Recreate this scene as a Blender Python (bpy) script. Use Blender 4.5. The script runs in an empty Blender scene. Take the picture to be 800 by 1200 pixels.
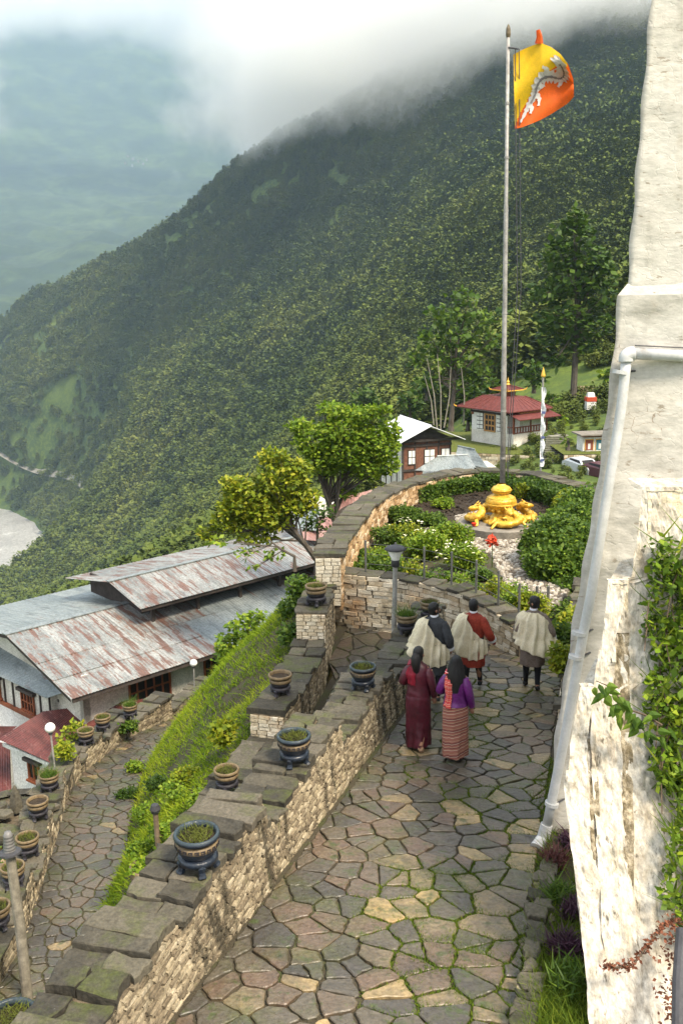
import bpy, math, random
import numpy as np
from mathutils import Vector, Matrix, noise
random.seed(7); rng = np.random.default_rng(7)
R = math.radians
sc = bpy.context.scene
col = sc.collection
# ------------------------------------------------------------------ camera
F_PX, PITCH, ROLL = 1100.0, 12.9, 1.0
cam_d = bpy.data.cameras.new('camera'); cam = bpy.data.objects.new('camera', cam_d); col.objects.link(cam)
cam_d.sensor_fit = 'VERTICAL'; cam_d.sensor_height = 36.0; cam_d.lens = 36.0 * F_PX / 1200.0
cam_d.clip_start = 0.1; cam_d.clip_end = 20000
CAMM = Matrix.Rotation(R(90 - PITCH), 4, 'X') @ Matrix.Rotation(R(-ROLL), 4, 'Z')
cam.matrix_world = CAMM
sc.camera = cam
# ------------------------------------------------------------------ light
SUN_EL, SUN_AZ = 54.0, 138.0     # azimuth measured from +Y towards +X
world = bpy.data.worlds.new('World'); sc.world = world; world.use_nodes = True
wn = world.node_tree.nodes; wl = world.node_tree.links; wn.clear()
w_out = wn.new('ShaderNodeOutputWorld'); w_bg = wn.new('ShaderNodeBackground')
w_sky = wn.new('ShaderNodeTexSky'); w_sky.sky_type = 'NISHITA'; w_sky.sun_disc = False
w_sky.sun_elevation = R(SUN_EL); w_sky.sun_rotation = R(SUN_AZ); w_sky.air_density = 1.0; w_sky.dust_density = 2.0
w_co = wn.new('ShaderNodeTexCoord'); w_map = wn.new('ShaderNodeMapping'); w_map.inputs['Scale'].default_value = (1.0, 1.0, 2.6)
w_n = wn.new('ShaderNodeTexNoise'); w_n.inputs['Scale'].default_value = 2.2; w_n.inputs['Detail'].default_value = 6; w_n.inputs['Distortion'].default_value = 0.4
w_r = wn.new('ShaderNodeValToRGB'); w_r.color_ramp.elements[0].position = 0.28; w_r.color_ramp.elements[1].position = 0.55
w_r.color_ramp.elements[0].color = (0.55, 0.55, 0.55, 1); w_r.color_ramp.elements[1].color = (0.97, 0.97, 0.97, 1)
w_mix = wn.new('ShaderNodeMix'); w_mix.data_type = 'RGBA'
w_mix.inputs[7].default_value = (9.0, 9.3, 9.9, 1)
wl.new(w_co.outputs['Generated'], w_map.inputs[0]); wl.new(w_map.outputs[0], w_n.inputs['Vector']); wl.new(w_n.outputs[0], w_r.inputs[0])
wl.new(w_r.outputs[0], w_mix.inputs[0]); wl.new(w_sky.outputs[0], w_mix.inputs[6]); wl.new(w_mix.outputs[2], w_bg.inputs[0])
w_bg.inputs[1].default_value = 0.10
wl.new(w_bg.outputs[0], w_out.inputs[0])
sun_d = bpy.data.lights.new('sun', 'SUN'); sun_d.energy = 4.0; sun_d.angle = R(16); sun_d.color = (1.0, 0.88, 0.70)
sun = bpy.data.objects.new('sun', sun_d); col.objects.link(sun)
_sd = Vector((math.sin(R(SUN_AZ)) * math.cos(R(SUN_EL)), math.cos(R(SUN_AZ)) * math.cos(R(SUN_EL)), math.sin(R(SUN_EL))))
sun.rotation_euler = _sd.to_track_quat('Z', 'Y').to_euler()
sc.view_settings.view_transform = 'Standard'; sc.view_settings.look = 'None'; sc.view_settings.exposure = 0.9; sc.view_settings.gamma = 1.0
sc.cycles.volume_bounces = 32; sc.cycles.max_bounces = 32; sc.cycles.diffuse_bounces = 4; sc.cycles.glossy_bounces = 3; sc.cycles.transmission_bounces = 4; sc.cycles.transparent_max_bounces = 12
sc.cycles.use_denoising = True
sc.cycles.caustics_reflective = False; sc.cycles.caustics_refractive = False
sc.cycles.sample_clamp_indirect = 4.0
# ------------------------------------------------------------------ rays of the photograph (800 x 1200)
M3 = CAMM.to_3x3()
def ray(px, py): return (M3 @ Vector((px - 400, -(py - 600), -F_PX))).normalized()
def atY(px, py, Y): d = ray(px, py); return d * (Y / d.y)
def atZ(px, py, z): d = ray(px, py); return d * (z / d.z)
def atF(px, py, f, t0=3, t1=80):
    d = ray(px, py); t = t0
    while t < t1:
        p = d * t
        if p.z < f(p.x, p.y): return p
        t += 0.03
    return d * t1
def to_px(p):
    q = M3.transposed() @ Vector(p)
    if q.z > -0.05: return (-9999, -9999, 0)
    return (400 + F_PX * q.x / -q.z, 600 - F_PX * q.y / -q.z, -q.z)
# ------------------------------------------------------------------ mesh builder
class MB:
    def __init__(s): s.v = []; s.f = []; s.t = []; s.tint = 0.5; s.m = []; s.mi = 0
    def add(s, vs, fs):
        o = len(s.v); s.v.extend([tuple(v) for v in vs]); s.f.extend([tuple(i + o for i in f) for f in fs])
        s.t.extend([s.tint] * len(fs)); s.m.extend([s.mi] * len(fs)); return s
    def box(s, c, size, rz=0.0, rx=0.0, ry=0.0, jit=0.0, taper=1.0, nobottom=False):
        hx, hy, hz = size[0] / 2, size[1] / 2, size[2] / 2
        m = Matrix.Rotation(rz, 3, 'Z') @ Matrix.Rotation(ry, 3, 'Y') @ Matrix.Rotation(rx, 3, 'X'); c = Vector(c); vs = []
        for z in (-hz, hz):
            k = taper if z > 0 else 1.0
            for x, y in ((-hx, -hy), (hx, -hy), (hx, hy), (-hx, hy)):
                vs.append(c + m @ Vector((x * k + random.uniform(-jit, jit), y * k + random.uniform(-jit, jit), z + random.uniform(-jit, jit))))
        fs = [(4, 5, 6, 7), (0, 1, 5, 4), (1, 2, 6, 5), (2, 3, 7, 6), (3, 0, 4, 7)]
        if not nobottom: fs.append((3, 2, 1, 0))
        return s.add(vs, fs)
    def frame(s, o, X, Y, Z, size, jit=0.0, tp=1.0):
        """box on arbitrary axes, o = centre of its base face, Z outward"""
        o = Vector(o); hx, hy = size[0] / 2, size[1] / 2; vs = []
        for z in (0, size[2]):
            k = tp if z else 1
            for x, y in ((-hx, -hy), (hx, -hy), (hx, hy), (-hx, hy)):
                vs.append(o + X * (x * k + random.uniform(-jit, jit)) + Y * (y * k + random.uniform(-jit, jit)) + Z * (z + (random.uniform(-jit, jit) * .5 if z else 0)))
        return s.add(vs, [(4, 5, 6, 7), (0, 1, 5, 4), (1, 2, 6, 5), (2, 3, 7, 6), (3, 0, 4, 7)])
    def tube(s, pts, rad, n=8, cap=True, squash=None):
        pts = [Vector(p) for p in pts]; rad = rad if hasattr(rad, '__len__') else [rad] * len(pts); vs = []; fs = []
        ref = None
        for i, p in enumerate(pts):
            a = pts[max(0, i - 1)]; b = pts[min(len(pts) - 1, i + 1)]; t = (b - a).normalized()
            if ref is None: ref = t.orthogonal().normalized() if abs(t.z) > .9 or squash is None else Vector((0, 0, 1)).cross(t).normalized()
            u = (ref - t * ref.dot(t)).normalized(); w = t.cross(u); ref = u
            for k in range(n):
                an = 2 * math.pi * k / n
                vs.append(p + (u * math.cos(an) + w * math.sin(an) * (squash or 1)) * rad[i])
        for i in range(len(pts) - 1):
            for k in range(n):
                k2 = (k + 1) % n; fs.append((i * n + k, i * n + k2, (i + 1) * n + k2, (i + 1) * n + k))
        if cap: fs.append(tuple(range(n))[::-1]); fs.append(tuple((len(pts) - 1) * n + k for k in range(n)))
        return s.add(vs, fs)
    def lathe(s, prof, c=(0, 0, 0), n=20, close=False):
        c = Vector(c); vs = []; fs = []
        for r, z in prof:
            for k in range(n):
                a = 2 * math.pi * k / n; vs.append(c + Vector((r * math.cos(a), r * math.sin(a), z)))
        for i in range(len(prof) - 1):
            for k in range(n):
                k2 = (k + 1) % n; fs.append((i * n + k, i * n + k2, (i + 1) * n + k2, (i + 1) * n + k))
        if close: fs.append(tuple(range(n))[::-1]); fs.append(tuple((len(prof) - 1) * n + k for k in range(n)))
        return s.add(vs, fs)
    def prism(s, poly, z0, z1, inset=0.0):
        """poly: list of (x,y); z0,z1 scalars or functions"""
        n = len(poly); g0 = z0 if callable(z0) else (lambda x, y: z0); g1 = z1 if callable(z1) else (lambda x, y: z1)
        cx = sum(p[0] for p in poly) / n; cy = sum(p[1] for p in poly) / n
        vs = [(x, y, g0(x, y)) for x, y in poly]; fs = []
        if inset:
            vs += [(x, y, g1(x, y) - inset * .7) for x, y in poly]
            q = []
            for x, y in poly:
                d = math.hypot(x - cx, y - cy) or 1; k = max(0, 1 - inset / d); q.append((cx + (x - cx) * k, cy + (y - cy) * k))
            vs += [(x, y, g1(x, y)) for x, y in q]; L = 3
        else: vs += [(x, y, g1(x, y)) for x, y in poly]; L = 2
        for l in range(L - 1):
            for i in range(n):
                j = (i + 1) % n; fs.append((l * n + i, l * n + j, (l + 1) * n + j, (l + 1) * n + i))
        fs.append(tuple((L - 1) * n + i for i in range(n))); return s.add(vs, fs)
    def grid(s, P, nu, nv, wrap=False):
        """P(i,j)->point"""
        vs = [P(i, j) for i in range(nu) for j in range(nv)]; fs = []
        for i in range(nu - 1):
            for j in range(nv - (0 if wrap else 1)):
                j2 = (j + 1) % nv; fs.append((i * nv + j, i * nv + j2, (i + 1) * nv + j2, (i + 1) * nv + j))
        return s.add(vs, fs)
    def build(s, name, mat, parent=None, smooth=False, **kw):
        me = bpy.data.meshes.new(name); me.from_pydata(s.v, [], s.f)
        if s.f:
            at = me.attributes.new('tint', 'FLOAT', 'FACE'); at.data.foreach_set('value', s.t)
        for m in (mat if isinstance(mat, (list, tuple)) else [mat]): me.materials.append(m)
        if isinstance(mat, (list, tuple)): me.polygons.foreach_set('material_index', s.m)
        if smooth: me.polygons.foreach_set('use_smooth', [True] * len(s.f))
        me.update()
        return link(name, me, parent, **kw)
def link(name, me, parent=None, label=None, cat=None, group=None, kind=None):
    o = bpy.data.objects.new(name, me); col.objects.link(o)
    if parent is not None:
        o.parent = parent
        if not parent.get('_local'): o.matrix_parent_inverse = Matrix.Translation(-parent_world(parent))
    return tag(o, label, cat, group, kind)
def parent_world(p):
    if p.type == 'EMPTY' or p.get('_origin') is None: return p.location if p.parent is None else Vector((0, 0, 0))
    return Vector((0, 0, 0))
def tag(o, label=None, cat=None, group=None, kind=None):
    if label: o['label'] = label
    if cat: o['category'] = cat
    if group: o['group'] = group
    if kind: o['kind'] = kind
    return o
def thing(name, label, cat, loc=(0, 0, 0), group=None, kind=None):
    o = bpy.data.objects.new(name, None); col.objects.link(o); o.location = loc; o.empty_display_size = .2
    return tag(o, label, cat, group, kind)
def local_thing(name, label, cat, loc=(0, 0, 0), rz=0.0, group=None):
    o = thing(name, label, cat, loc, group); o.rotation_euler = (0, 0, rz); o['_local'] = True; return o
def copy_tree(o, parent=None):
    c = o.copy(); col.objects.link(c)
    if parent is not None: c.parent = parent
    for ch in [x for x in KIDS.get(o.name, [])]:
        KIDS.setdefault(c.name, []).append(copy_tree(ch, c))
    return c
KIDS = {}
def index_kids():
    KIDS.clear()
    for o in col.objects:
        if o.parent: KIDS.setdefault(o.parent.name, []).append(o)
def np_mesh(name, V, Fq, mat, parent=None, tint=None, smooth=False, **kw):
    """fast mesh from numpy: V (n,3), Fq (m,k)"""
    me = bpy.data.meshes.new(name); k = Fq.shape[1]
    me.vertices.add(len(V)); me.vertices.foreach_set('co', np.asarray(V, dtype=np.float32).ravel())
    me.loops.add(Fq.size); me.loops.foreach_set('vertex_index', Fq.astype(np.int32).ravel())
    me.polygons.add(len(Fq)); me.polygons.foreach_set('loop_start', np.arange(0, Fq.size, k, dtype=np.int32))
    me.polygons.foreach_set('loop_total', np.full(len(Fq), k, dtype=np.int32))
    if smooth: me.polygons.foreach_set('use_smooth', np.ones(len(Fq), dtype=bool))
    me.materials.append(mat)
    if tint is not None:
        at = me.attributes.new('tint', 'FLOAT', 'FACE'); at.data.foreach_set('value', np.asarray(tint, dtype=np.float32))
    me.update(calc_edges=True)
    if name is None: return me
    return link(name, me, parent, **kw)
def leaf_quads(P, size, up=0.3, aspect=1.6, rs=0.4, droop=0):
    """random oriented leaf shaped quads at points P"""
    n = len(P); d = rng.normal(size=(n, 3)); d[:, 2] = d[:, 2] * .6 - droop; d /= np.linalg.norm(d, axis=1)[:, None]
    nn = rng.normal(size=(n, 3)); nn[:, 2] += up * 3; w = np.cross(d, nn); w /= (np.linalg.norm(w, axis=1)[:, None] + 1e-9)
    s = (size * (1 + rng.uniform(-rs, rs, n)))[:, None]
    V = np.stack([P, P + d * s * .5 * aspect + w * s * .5, P + d * s * aspect, P + d * s * .5 * aspect - w * s * .5], 1).reshape(-1, 3)
    return V, np.arange(n * 4).reshape(n, 4)
def blades(P, h, w, lean=0.4, rs=0.4):
    n = len(P); a = rng.uniform(0, 2 * np.pi, n); hh = h * (1 + rng.uniform(-rs, rs, n))
    side = np.stack([np.cos(a), np.sin(a), np.zeros(n)], 1) * w / 2
    tip = P + np.stack([rng.normal(size=n) * lean * hh, rng.normal(size=n) * lean * hh, hh], 1)
    V = np.stack([P - side, P + side, tip], 1).reshape(-1, 3)
    return V, np.arange(n * 3).reshape(n, 3)
# ------------------------------------------------------------------ materials
def mat(name, ramp, scale=3.0, detail=5, rough=0.85, bump=0.3, bscale=None, tintmix=0.0, spec=0.3, metal=0.0, stretch=(1, 1, 1), rot=(0, 0, 0), distort=0.0, over=None, transl=0.0, objrand=False, coord='Object', grain=.3):
    """ramp: list of (pos, rgb). tintmix: share of the 'tint' attribute in the ramp factor"""
    m = bpy.data.materials.new(name); m.use_nodes = True; N = m.node_tree.nodes; L = m.node_tree.links; N.clear()
    out = N.new('ShaderNodeOutputMaterial'); b = N.new('ShaderNodeBsdfPrincipled'); L.new(b.outputs[0], out.inputs[0])
    b.inputs['Roughness'].default_value = rough; b.inputs['Metallic'].default_value = metal; b.inputs['Specular IOR Level'].default_value = spec
    tc = N.new('ShaderNodeTexCoord'); mp = N.new('ShaderNodeMapping'); mp.inputs['Scale'].default_value = stretch; mp.inputs['Rotation'].default_value = rot
    if any(rot): mp.vector_type = 'TEXTURE'; mp.inputs['Scale'].default_value = tuple(1 / x for x in stretch)
    L.new(tc.outputs[coord], mp.inputs[0])
    n1 = N.new('ShaderNodeTexNoise'); n1.inputs['Scale'].default_value = scale; n1.inputs['Detail'].default_value = detail; n1.inputs['Distortion'].default_value = distort
    n1.inputs['Roughness'].default_value = .6
    L.new(mp.outputs[0], n1.inputs['Vector']); fac = n1.outputs[0]
    cr = N.new('ShaderNodeValToRGB')
    while len(cr.color_ramp.elements) < len(ramp): cr.color_ramp.elements.new(0.5)
    for e, (p, c) in zip(cr.color_ramp.elements, ramp): e.position = p; e.color = (c[0], c[1], c[2], 1)
    if tintmix > 0:
        if objrand:
            a = N.new('ShaderNodeObjectInfo'); src = a.outputs['Random']
        else:
            a = N.new('ShaderNodeAttribute'); a.attribute_name = 'tint'; src = a.outputs['Fac']
        mx = N.new('ShaderNodeMath'); mx.operation = 'MULTIPLY'; mx.inputs[1].default_value = tintmix; L.new(src, mx.inputs[0])
        m2 = N.new('ShaderNodeMath'); m2.operation = 'MULTIPLY_ADD'; m2.inputs[1].default_value = 1 - tintmix; L.new(fac, m2.inputs[0]); L.new(mx.outputs[0], m2.inputs[2]); fac = m2.outputs[0]
    L.new(fac, cr.inputs[0]); c = cr.outputs[0]
    for o in (over or []):      # (color, scale, lo, hi, stretch, strength[, upmask])
        n2 = N.new('ShaderNodeTexNoise'); n2.inputs['Scale'].default_value = o[1]; n2.inputs['Detail'].default_value = 6; n2.inputs['Roughness'].default_value = .65
        mp2 = N.new('ShaderNodeMapping'); mp2.inputs['Scale'].default_value = o[4]; mp2.inputs['Location'].default_value = (o[1], 3.3 + o[2], 7.1); mp2.inputs['Rotation'].default_value = rot
        if any(rot): mp2.vector_type = 'TEXTURE'; mp2.inputs['Scale'].default_value = tuple(1 / x for x in o[4])
        L.new(tc.outputs[coord], mp2.inputs[0]); L.new(mp2.outputs[0], n2.inputs['Vector'])
        r2 = N.new('ShaderNodeMapRange'); r2.inputs[1].default_value = o[2]; r2.inputs[2].default_value = o[3]; r2.inputs[3].default_value = 0; r2.inputs[4].default_value = o[5]; L.new(n2.outputs[0], r2.inputs[0])
        mf = r2.outputs[0]
        if len(o) > 6:
            g = N.new('ShaderNodeNewGeometry'); sx = N.new('ShaderNodeSeparateXYZ'); L.new(g.outputs['True Normal'], sx.inputs[0])
            r3 = N.new('ShaderNodeMapRange'); r3.inputs[1].default_value = o[6][0]; r3.inputs[2].default_value = o[6][1]; L.new(sx.outputs[2], r3.inputs[0])
            mm = N.new('ShaderNodeMath'); mm.operation = 'MULTIPLY'; L.new(mf, mm.inputs[0]); L.new(r3.outputs[0], mm.inputs[1]); mf = mm.outputs[0]
        mx3 = N.new('ShaderNodeMix'); mx3.data_type = 'RGBA'; mx3.inputs[7].default_value = (*o[0], 1); L.new(mf, mx3.inputs[0]); L.new(c, mx3.inputs[6]); c = mx3.outputs[2]
    if grain and bump:
        ng_ = N.new('ShaderNodeTexNoise'); ng_.inputs['Scale'].default_value = (bscale or scale * 4) * 1.7; ng_.inputs['Detail'].default_value = 8; ng_.inputs['Roughness'].default_value = .75; L.new(mp.outputs[0], ng_.inputs['Vector'])
        rg = N.new('ShaderNodeMapRange'); rg.inputs[1].default_value = .33; rg.inputs[2].default_value = .67; rg.inputs[3].default_value = 1 - grain * 1.5; rg.inputs[4].default_value = 1 + grain; L.new(ng_.outputs[0], rg.inputs[0])
        mg = N.new('ShaderNodeVectorMath'); mg.operation = 'SCALE'; L.new(c, mg.inputs[0]); L.new(rg.outputs[0], mg.inputs['Scale']); c = mg.outputs[0]
    L.new(c, b.inputs['Base Color'])
    if bump:
        bn = N.new('ShaderNodeTexNoise'); bn.inputs['Scale'].default_value = bscale or scale * 4; bn.inputs['Detail'].default_value = 6; L.new(mp.outputs[0], bn.inputs['Vector'])
        bp = N.new('ShaderNodeBump'); bp.inputs['Strength'].default_value = bump; bp.inputs['Distance'].default_value = 0.03; L.new(bn.outputs[0], bp.inputs['Height']); L.new(bp.outputs[0], b.inputs['Normal'])
    if transl > 0:
        t = N.new('ShaderNodeBsdfTranslucent'); L.new(c, t.inputs[0]); ms = N.new('ShaderNodeMixShader'); ms.inputs[0].default_value = transl
        L.new(b.outputs[0], ms.inputs[1]); L.new(t.outputs[0], ms.inputs[2]); L.new(ms.outputs[0], out.inputs[0])
    return m
def flat(name, c, rough=.6, v=.15, **k):
    k.setdefault('grain', .12); return mat(name, [(0.3, tuple(x * (1 - v) for x in c)), (0.7, tuple(min(1, x * (1 + v)) for x in c))], rough=rough, **k)
# ------------------------------------------------------------------ path levels
HD = R(15.4); HX, HY = math.sin(HD), math.cos(HD)
W0 = Vector((1.17, 12.94, -6.68))
def ramp_z(x, y): return -6.68 - 0.119 * ((x - 1.17) * HX + (y - 12.94) * HY)
def RP(u, v, dz=0.0):
    """point on the ramp: u along its run from W0, v to the right"""
    x = 1.17 + HX * u + HY * v; y = 12.94 + HY * u - HX * v; return Vector((x, y, ramp_z(x, y) + dz))
def interp(t, tab):
    if t <= tab[0][0]: return tab[0][1]
    for (a, va), (b, vb) in zip(tab, tab[1:]):
        if t <= b: return va + (vb - va) * (t - a) / (b - a)
    return tab[-1][1]
def low_z(x, y): return interp(y, [(4, -9.9), (10, -10.3), (14, -10.75), (18, -11.3), (22, -12.0), (26, -12.8), (30, -13.7), (36, -15.0)])
def mid_z(x, y): return interp(y, [(6, -9.9), (10, -9.3), (14, -8.75), (18, -8.3), (21.5, -7.95), (30, -7.8)])
# ------------------------------------------------------------------ terrain: scattered heights, thin-plate surface
ctrl = []
def cp(px, py, Y, dz=0): p = atY(px, py, Y); ctrl.append((p.x, p.y, p.z + dz))
def cw(*a): ctrl.extend(a)
# the spur across the side valley: crest, face, foot
cp(-250, 520, 1700); cp(-120, 450, 1620); cp(0, 383, 1500); cp(75, 338, 1440); cp(150, 300, 1380); cp(230, 255, 1320); cp(300, 195, 1250); cp(430, 120, 1160); cp(560, 70, 1080); cp(750, 20, 980); cp(900, -60, 900)
cp(0, 470, 1250); cp(150, 420, 1080); cp(300, 330, 980); cp(450, 240, 880); cp(600, 170, 800); cp(750, 130, 720); cp(900, 80, 660)
cp(0, 560, 1020); cp(120, 520, 900); cp(250, 450, 780); cp(380, 380, 690); cp(500, 300, 600); cp(740, 212, 440)
cp(60, 615, 900); cp(160, 590, 720); cp(300, 500, 620); cp(420, 440, 470); cp(520, 390, 380); cp(620, 350, 290); cp(740, 330, 240)
cp(70, 705, 640); cp(180, 640, 560); cp(300, 570, 430); cp(420, 500, 300); cp(480, 465, 230)
# valley floor under the river
for x, y in ((-500, 780), (-420, 900), (-440, 1050), (-560, 1250), (-700, 1450), (-620, 1000), (-380, 770), (-900, 1500), (-900, 1100)): cw((x, y, -252))
# far side of the main valley
for x, y, z in ((-1000, 1900, -230), (-1300, 1500, -150), (-1700, 1900, 60), (-420, 2100, -90), (0, 2000, 20), (400, 1900, 150), (900, 1600, 520), (600, 2600, 300), (-2600, 2600, 300), (0, 3000, 0), (1500, 5000, 900), (3000, 3500, 900), (-5000, 5000, 1200)): cw((x, y, z))
cp(0, 345, 2700); cp(110, 340, 2600); cp(0, 290, 3300); cp(100, 270, 3700); cp(200, 285, 3300); cp(240, 250, 4000); cp(0, 190, 4700); cp(130, 195, 4900); cp(230, 180, 5200); cp(60, 120, 5600); cp(0, 30, 6300); cp(170, 30, 6600); cp(300, 60, 6300); cp(450, 120, 5600); cp(600, 60, 6000); cp(100, -60, 7600); cp(500, -60, 7400)
for x_, pa, pb_ in ((450, 395, 225), (550, 300, 125), (650, 228, 82), (750, 205, 45), (850, 190, 5)):
    for k_ in range(6): cp(x_, pa + (pb_ - pa) * k_ / 5, 450 + 100 * k_)
# rear of the crest
for px, py, Y in ((0, 450, 1750), (230, 340, 1600), (430, 230, 1450)): cp(px, py, Y)
# the near hill: the shoulder with the houses
for a in ((0, -10, -9), (0, 0, -11), (-8, 5, -13), (8, 8, -7), (14, 20, -7.5), (14, 36, -8.2), (-3, 14, -12.6), (-8.5, 12, -17), (-9.5, 20, -20), (-12, 30, -22), (-2, 40, -19.5), (-15, 45, -24), (-25, 30, -22), (-25, 60, -34), (-10, 70, -30), (0, 55, -19), (-22, 10, -24), (-60, 40, -60), (-120, 20, -110), (-300, 300, -235), (-80, 150, -95), (-150, 350, -200), (-400, 500, -250), (-260, 100, -200), (-500, 200, -250), (0, -60, -6), (40, -40, 2), (60, 10, 6), (60, 40, 6)): cw(a)
for a in ((5, 30, -9.2), (5, 38, -10.6), (12, 44, -12), (6, 52, -14.6), (12, 60, -15), (20, 60, -14.8), (30, 64, -14.6), (3, 64, -15.6), (12, 78, -15.2), (20, 78, -14.8), (30, 80, -14.5), (26, 88, -13.8), (2, 95, -18), (-4, 80, -22), (40, 70, -12)): cw(a)
cp(672, 470, 112); cp(700, 470, 95); cp(640, 480, 100); cp(720, 440, 130); cp(600, 440, 150); cp(660, 400, 180); cp(690, 505, 100); cp(655, 505, 96); cp(560, 430, 190)
for p in ((0, 800, 150), (120, 735, 150), (240, 665, 150), (350, 625, 150), (450, 565, 150), (520, 505, 150), (0, 820, 90), (200, 735, 90), (350, 680, 90), (450, 610, 90), (520, 550, 100), (0, 770, 300), (0, 745, 450), (0, 735, 600), (-80, 760, 600), (-80, 790, 300), (100, 735, 300), (180, 680, 300), (300, 600, 270), (400, 545, 230)): cp(*p)
C = np.array(ctrl)
def tps_fit(C, lam=8.0):
    S = 100.0; P = C[:, :2] / S; n = len(P)
    d2 = ((P[:, None] - P[None]) ** 2).sum(-1); K = .5 * d2 * np.log(d2 + 1e-9); K[np.diag_indices(n)] = lam * 1e-3
    A = np.zeros((n + 3, n + 3)); A[:n, :n] = K; A[:n, n] = 1; A[:n, n + 1:] = P; A[n, :n] = 1; A[n + 1:, :n] = P.T
    w = np.linalg.solve(A, np.concatenate([C[:, 2], np.zeros(3)]))
    return (P, w, S)
TPS = tps_fit(C)
def tps(X, Y):
    P, w, S = TPS; q = np.stack([X, Y], -1).reshape(-1, 2) / S; out = np.zeros(len(q))
    for i in range(0, len(q), 20000):
        d2 = ((q[i:i + 20000, None] - P[None]) ** 2).sum(-1)
        out[i:i + 20000] = (.5 * d2 * np.log(d2 + 1e-9)) @ w[:-3] + w[-3] + q[i:i + 20000] @ w[-2:]
    return out.reshape(np.shape(X))
# value noise
_perm = rng.random((256, 256))
def vnoise(x, y):
    xi = np.floor(x).astype(int); yi = np.floor(y).astype(int); fx = x - xi; fy = y - yi; fx = fx * fx * (3 - 2 * fx); fy = fy * fy * (3 - 2 * fy)
    g = lambda a, b: _perm[a & 255, b & 255]
    return (g(xi, yi) * (1 - fx) + g(xi + 1, yi) * fx) * (1 - fy) + (g(xi, yi + 1) * (1 - fx) + g(xi + 1, yi + 1) * fx) * fy
def fbm(x, y, o=4):
    s = 0; a = .5
    for i in range(o): s = s + a * (vnoise(x + 17 * i, y + 31 * i) - .5); x = x * 2.03; y = y * 2.03; a *= .5
    return s
def ridged(x, y, o=3):
    s = 0; a = .5
    for i in range(o): s = s + a * (1 - np.abs(2 * vnoise(x + 7 * i, y + 3 * i) - 1)); x = x * 2.1; y = y * 2.1; a *= .5
    return s - .45
_bk = sorted([(atZ(px, py, -248.4).y, atZ(px, py, -248.4).x) for px, py in ((-40, 712), (0, 692), (20, 683), (40, 668), (49, 650), (45, 632), (30, 612), (0, 597), (-40, 590))])
BANK_Y = [b[0] for b in _bk]; BANK_X = [b[1] for b in _bk]
def height(X, Y):
    z = tps(X, Y); d = np.sqrt(X * X + Y * Y)
    k = np.clip((d - 160) / 500, 0, 1)
    # gullies that run down the spur (roughly towards the river, lower left)
    u = X * .80 + Y * .60; v = -X * .60 + Y * .80
    z = z + k * (ridged(u / 150 + .25 * vnoise(v / 170, u / 170), v / 520) * 16 * np.clip(d / 900, .4, 4) + fbm(X / 240, Y / 240) * 24 * np.clip(d / 900, .6, 3) + fbm(X / 60, Y / 60, 3) * 12)
    k2 = np.clip((d - 45) / 100, 0, 1) * (1 - k); z = z + k2 * fbm(X / 30, Y / 30, 3) * 2.2
    xb = np.interp(Y, BANK_Y, BANK_X); dr = np.maximum(0, X - xb) + np.maximum(0, 745 - Y) + np.maximum(0, Y - 1130); z = np.minimum(z, -253 + dr * .5 + (dr / 90.0) ** 3 * 60)
    return np.where((z < -249) , -252 + (z + 249) * .2, z)
fol_far = mat('forest_floor', [(0.3, (.03, .055, .012)), (0.5, (.055, .09, .018)), (0.68, (.12, .16, .028)), (0.8, (.17, .20, .045))], scale=.02, detail=9, rough=.95, bump=0, over=[((.17, .15, .12), .011, .66, .70, (1, 1, 1.0), .85), ((.11, .15, .02), .25, .45, .6, (1, 1, 1), .8), ((.05, .07, .015), 1.4, .5, .62, (1, 1, 1), .7), ((.15, .11, .06), .5, .66, .72, (1, 1, 1), .6)])
# fan of vertices, denser near the camera
na = 330; radii = np.concatenate([np.geomspace(2.5, 60, 90), np.geomspace(61, 8800, 430)[1:]])
ang = np.radians(np.linspace(-75, 62, na))
RR, AA = np.meshgrid(radii, ang, indexing='ij'); XX = RR * np.sin(AA); YY = RR * np.cos(AA) - 1.5; ZZ = height(XX, YY)
# keep the ground under the built paths and yard
def floor_under(X, Y, Z):
    m = (Y > -5) & (Y < 40) & (X > -16) & (X < 12)
    base = np.where(X < -2.4 + (Y - 13) * .2, -13.6 - np.clip(Y - 14, 0, 30) * .12, -10.3); base = np.where(X < -7.0, -20.5, base)
    return np.where(m, np.minimum(Z, base), Z)
ZZ = floor_under(XX, YY, ZZ)
idx = np.arange(RR.size).reshape(RR.shape)
Fq = np.stack([idx[:-1, :-1], idx[:-1, 1:], idx[1:, 1:], idx[1:, :-1]], -1).reshape(-1, 4)[:, ::-1]
V = np.stack([XX, YY, ZZ], -1).reshape(-1, 3)
far_land = mat('far_forest_floor', [(0.3, (.012, .026, .012)), (0.5, (.025, .045, .016)), (0.66, (.05, .075, .02)), (0.8, (.09, .115, .035))], scale=.006, detail=11, rough=.95, bump=0, over=[((.08, .115, .035), .0035, .50, .62, (1, 1, 2.2), .5), ((.01, .02, .01), .03, .48, .6, (1, 1, 1), .6)])
ho = np_mesh('hillside', V, Fq, fol_far, smooth=True, kind='structure'); ho.data.materials.append(far_land)
rr0 = np.repeat(radii[:-1], na - 1); ho.data.polygons.foreach_set('material_index', (rr0 > 1850).astype(np.int32))
# a broad floor all round, well below, so that the land goes on to the horizon
g = MB(); g.grid(lambda i, j: (-14000 + 28000 * i / 12, -14000 + 28000 * j / 12, -262 + 0 * j), 13, 13); g.build('ground', fol_far, kind='structure')
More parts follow.
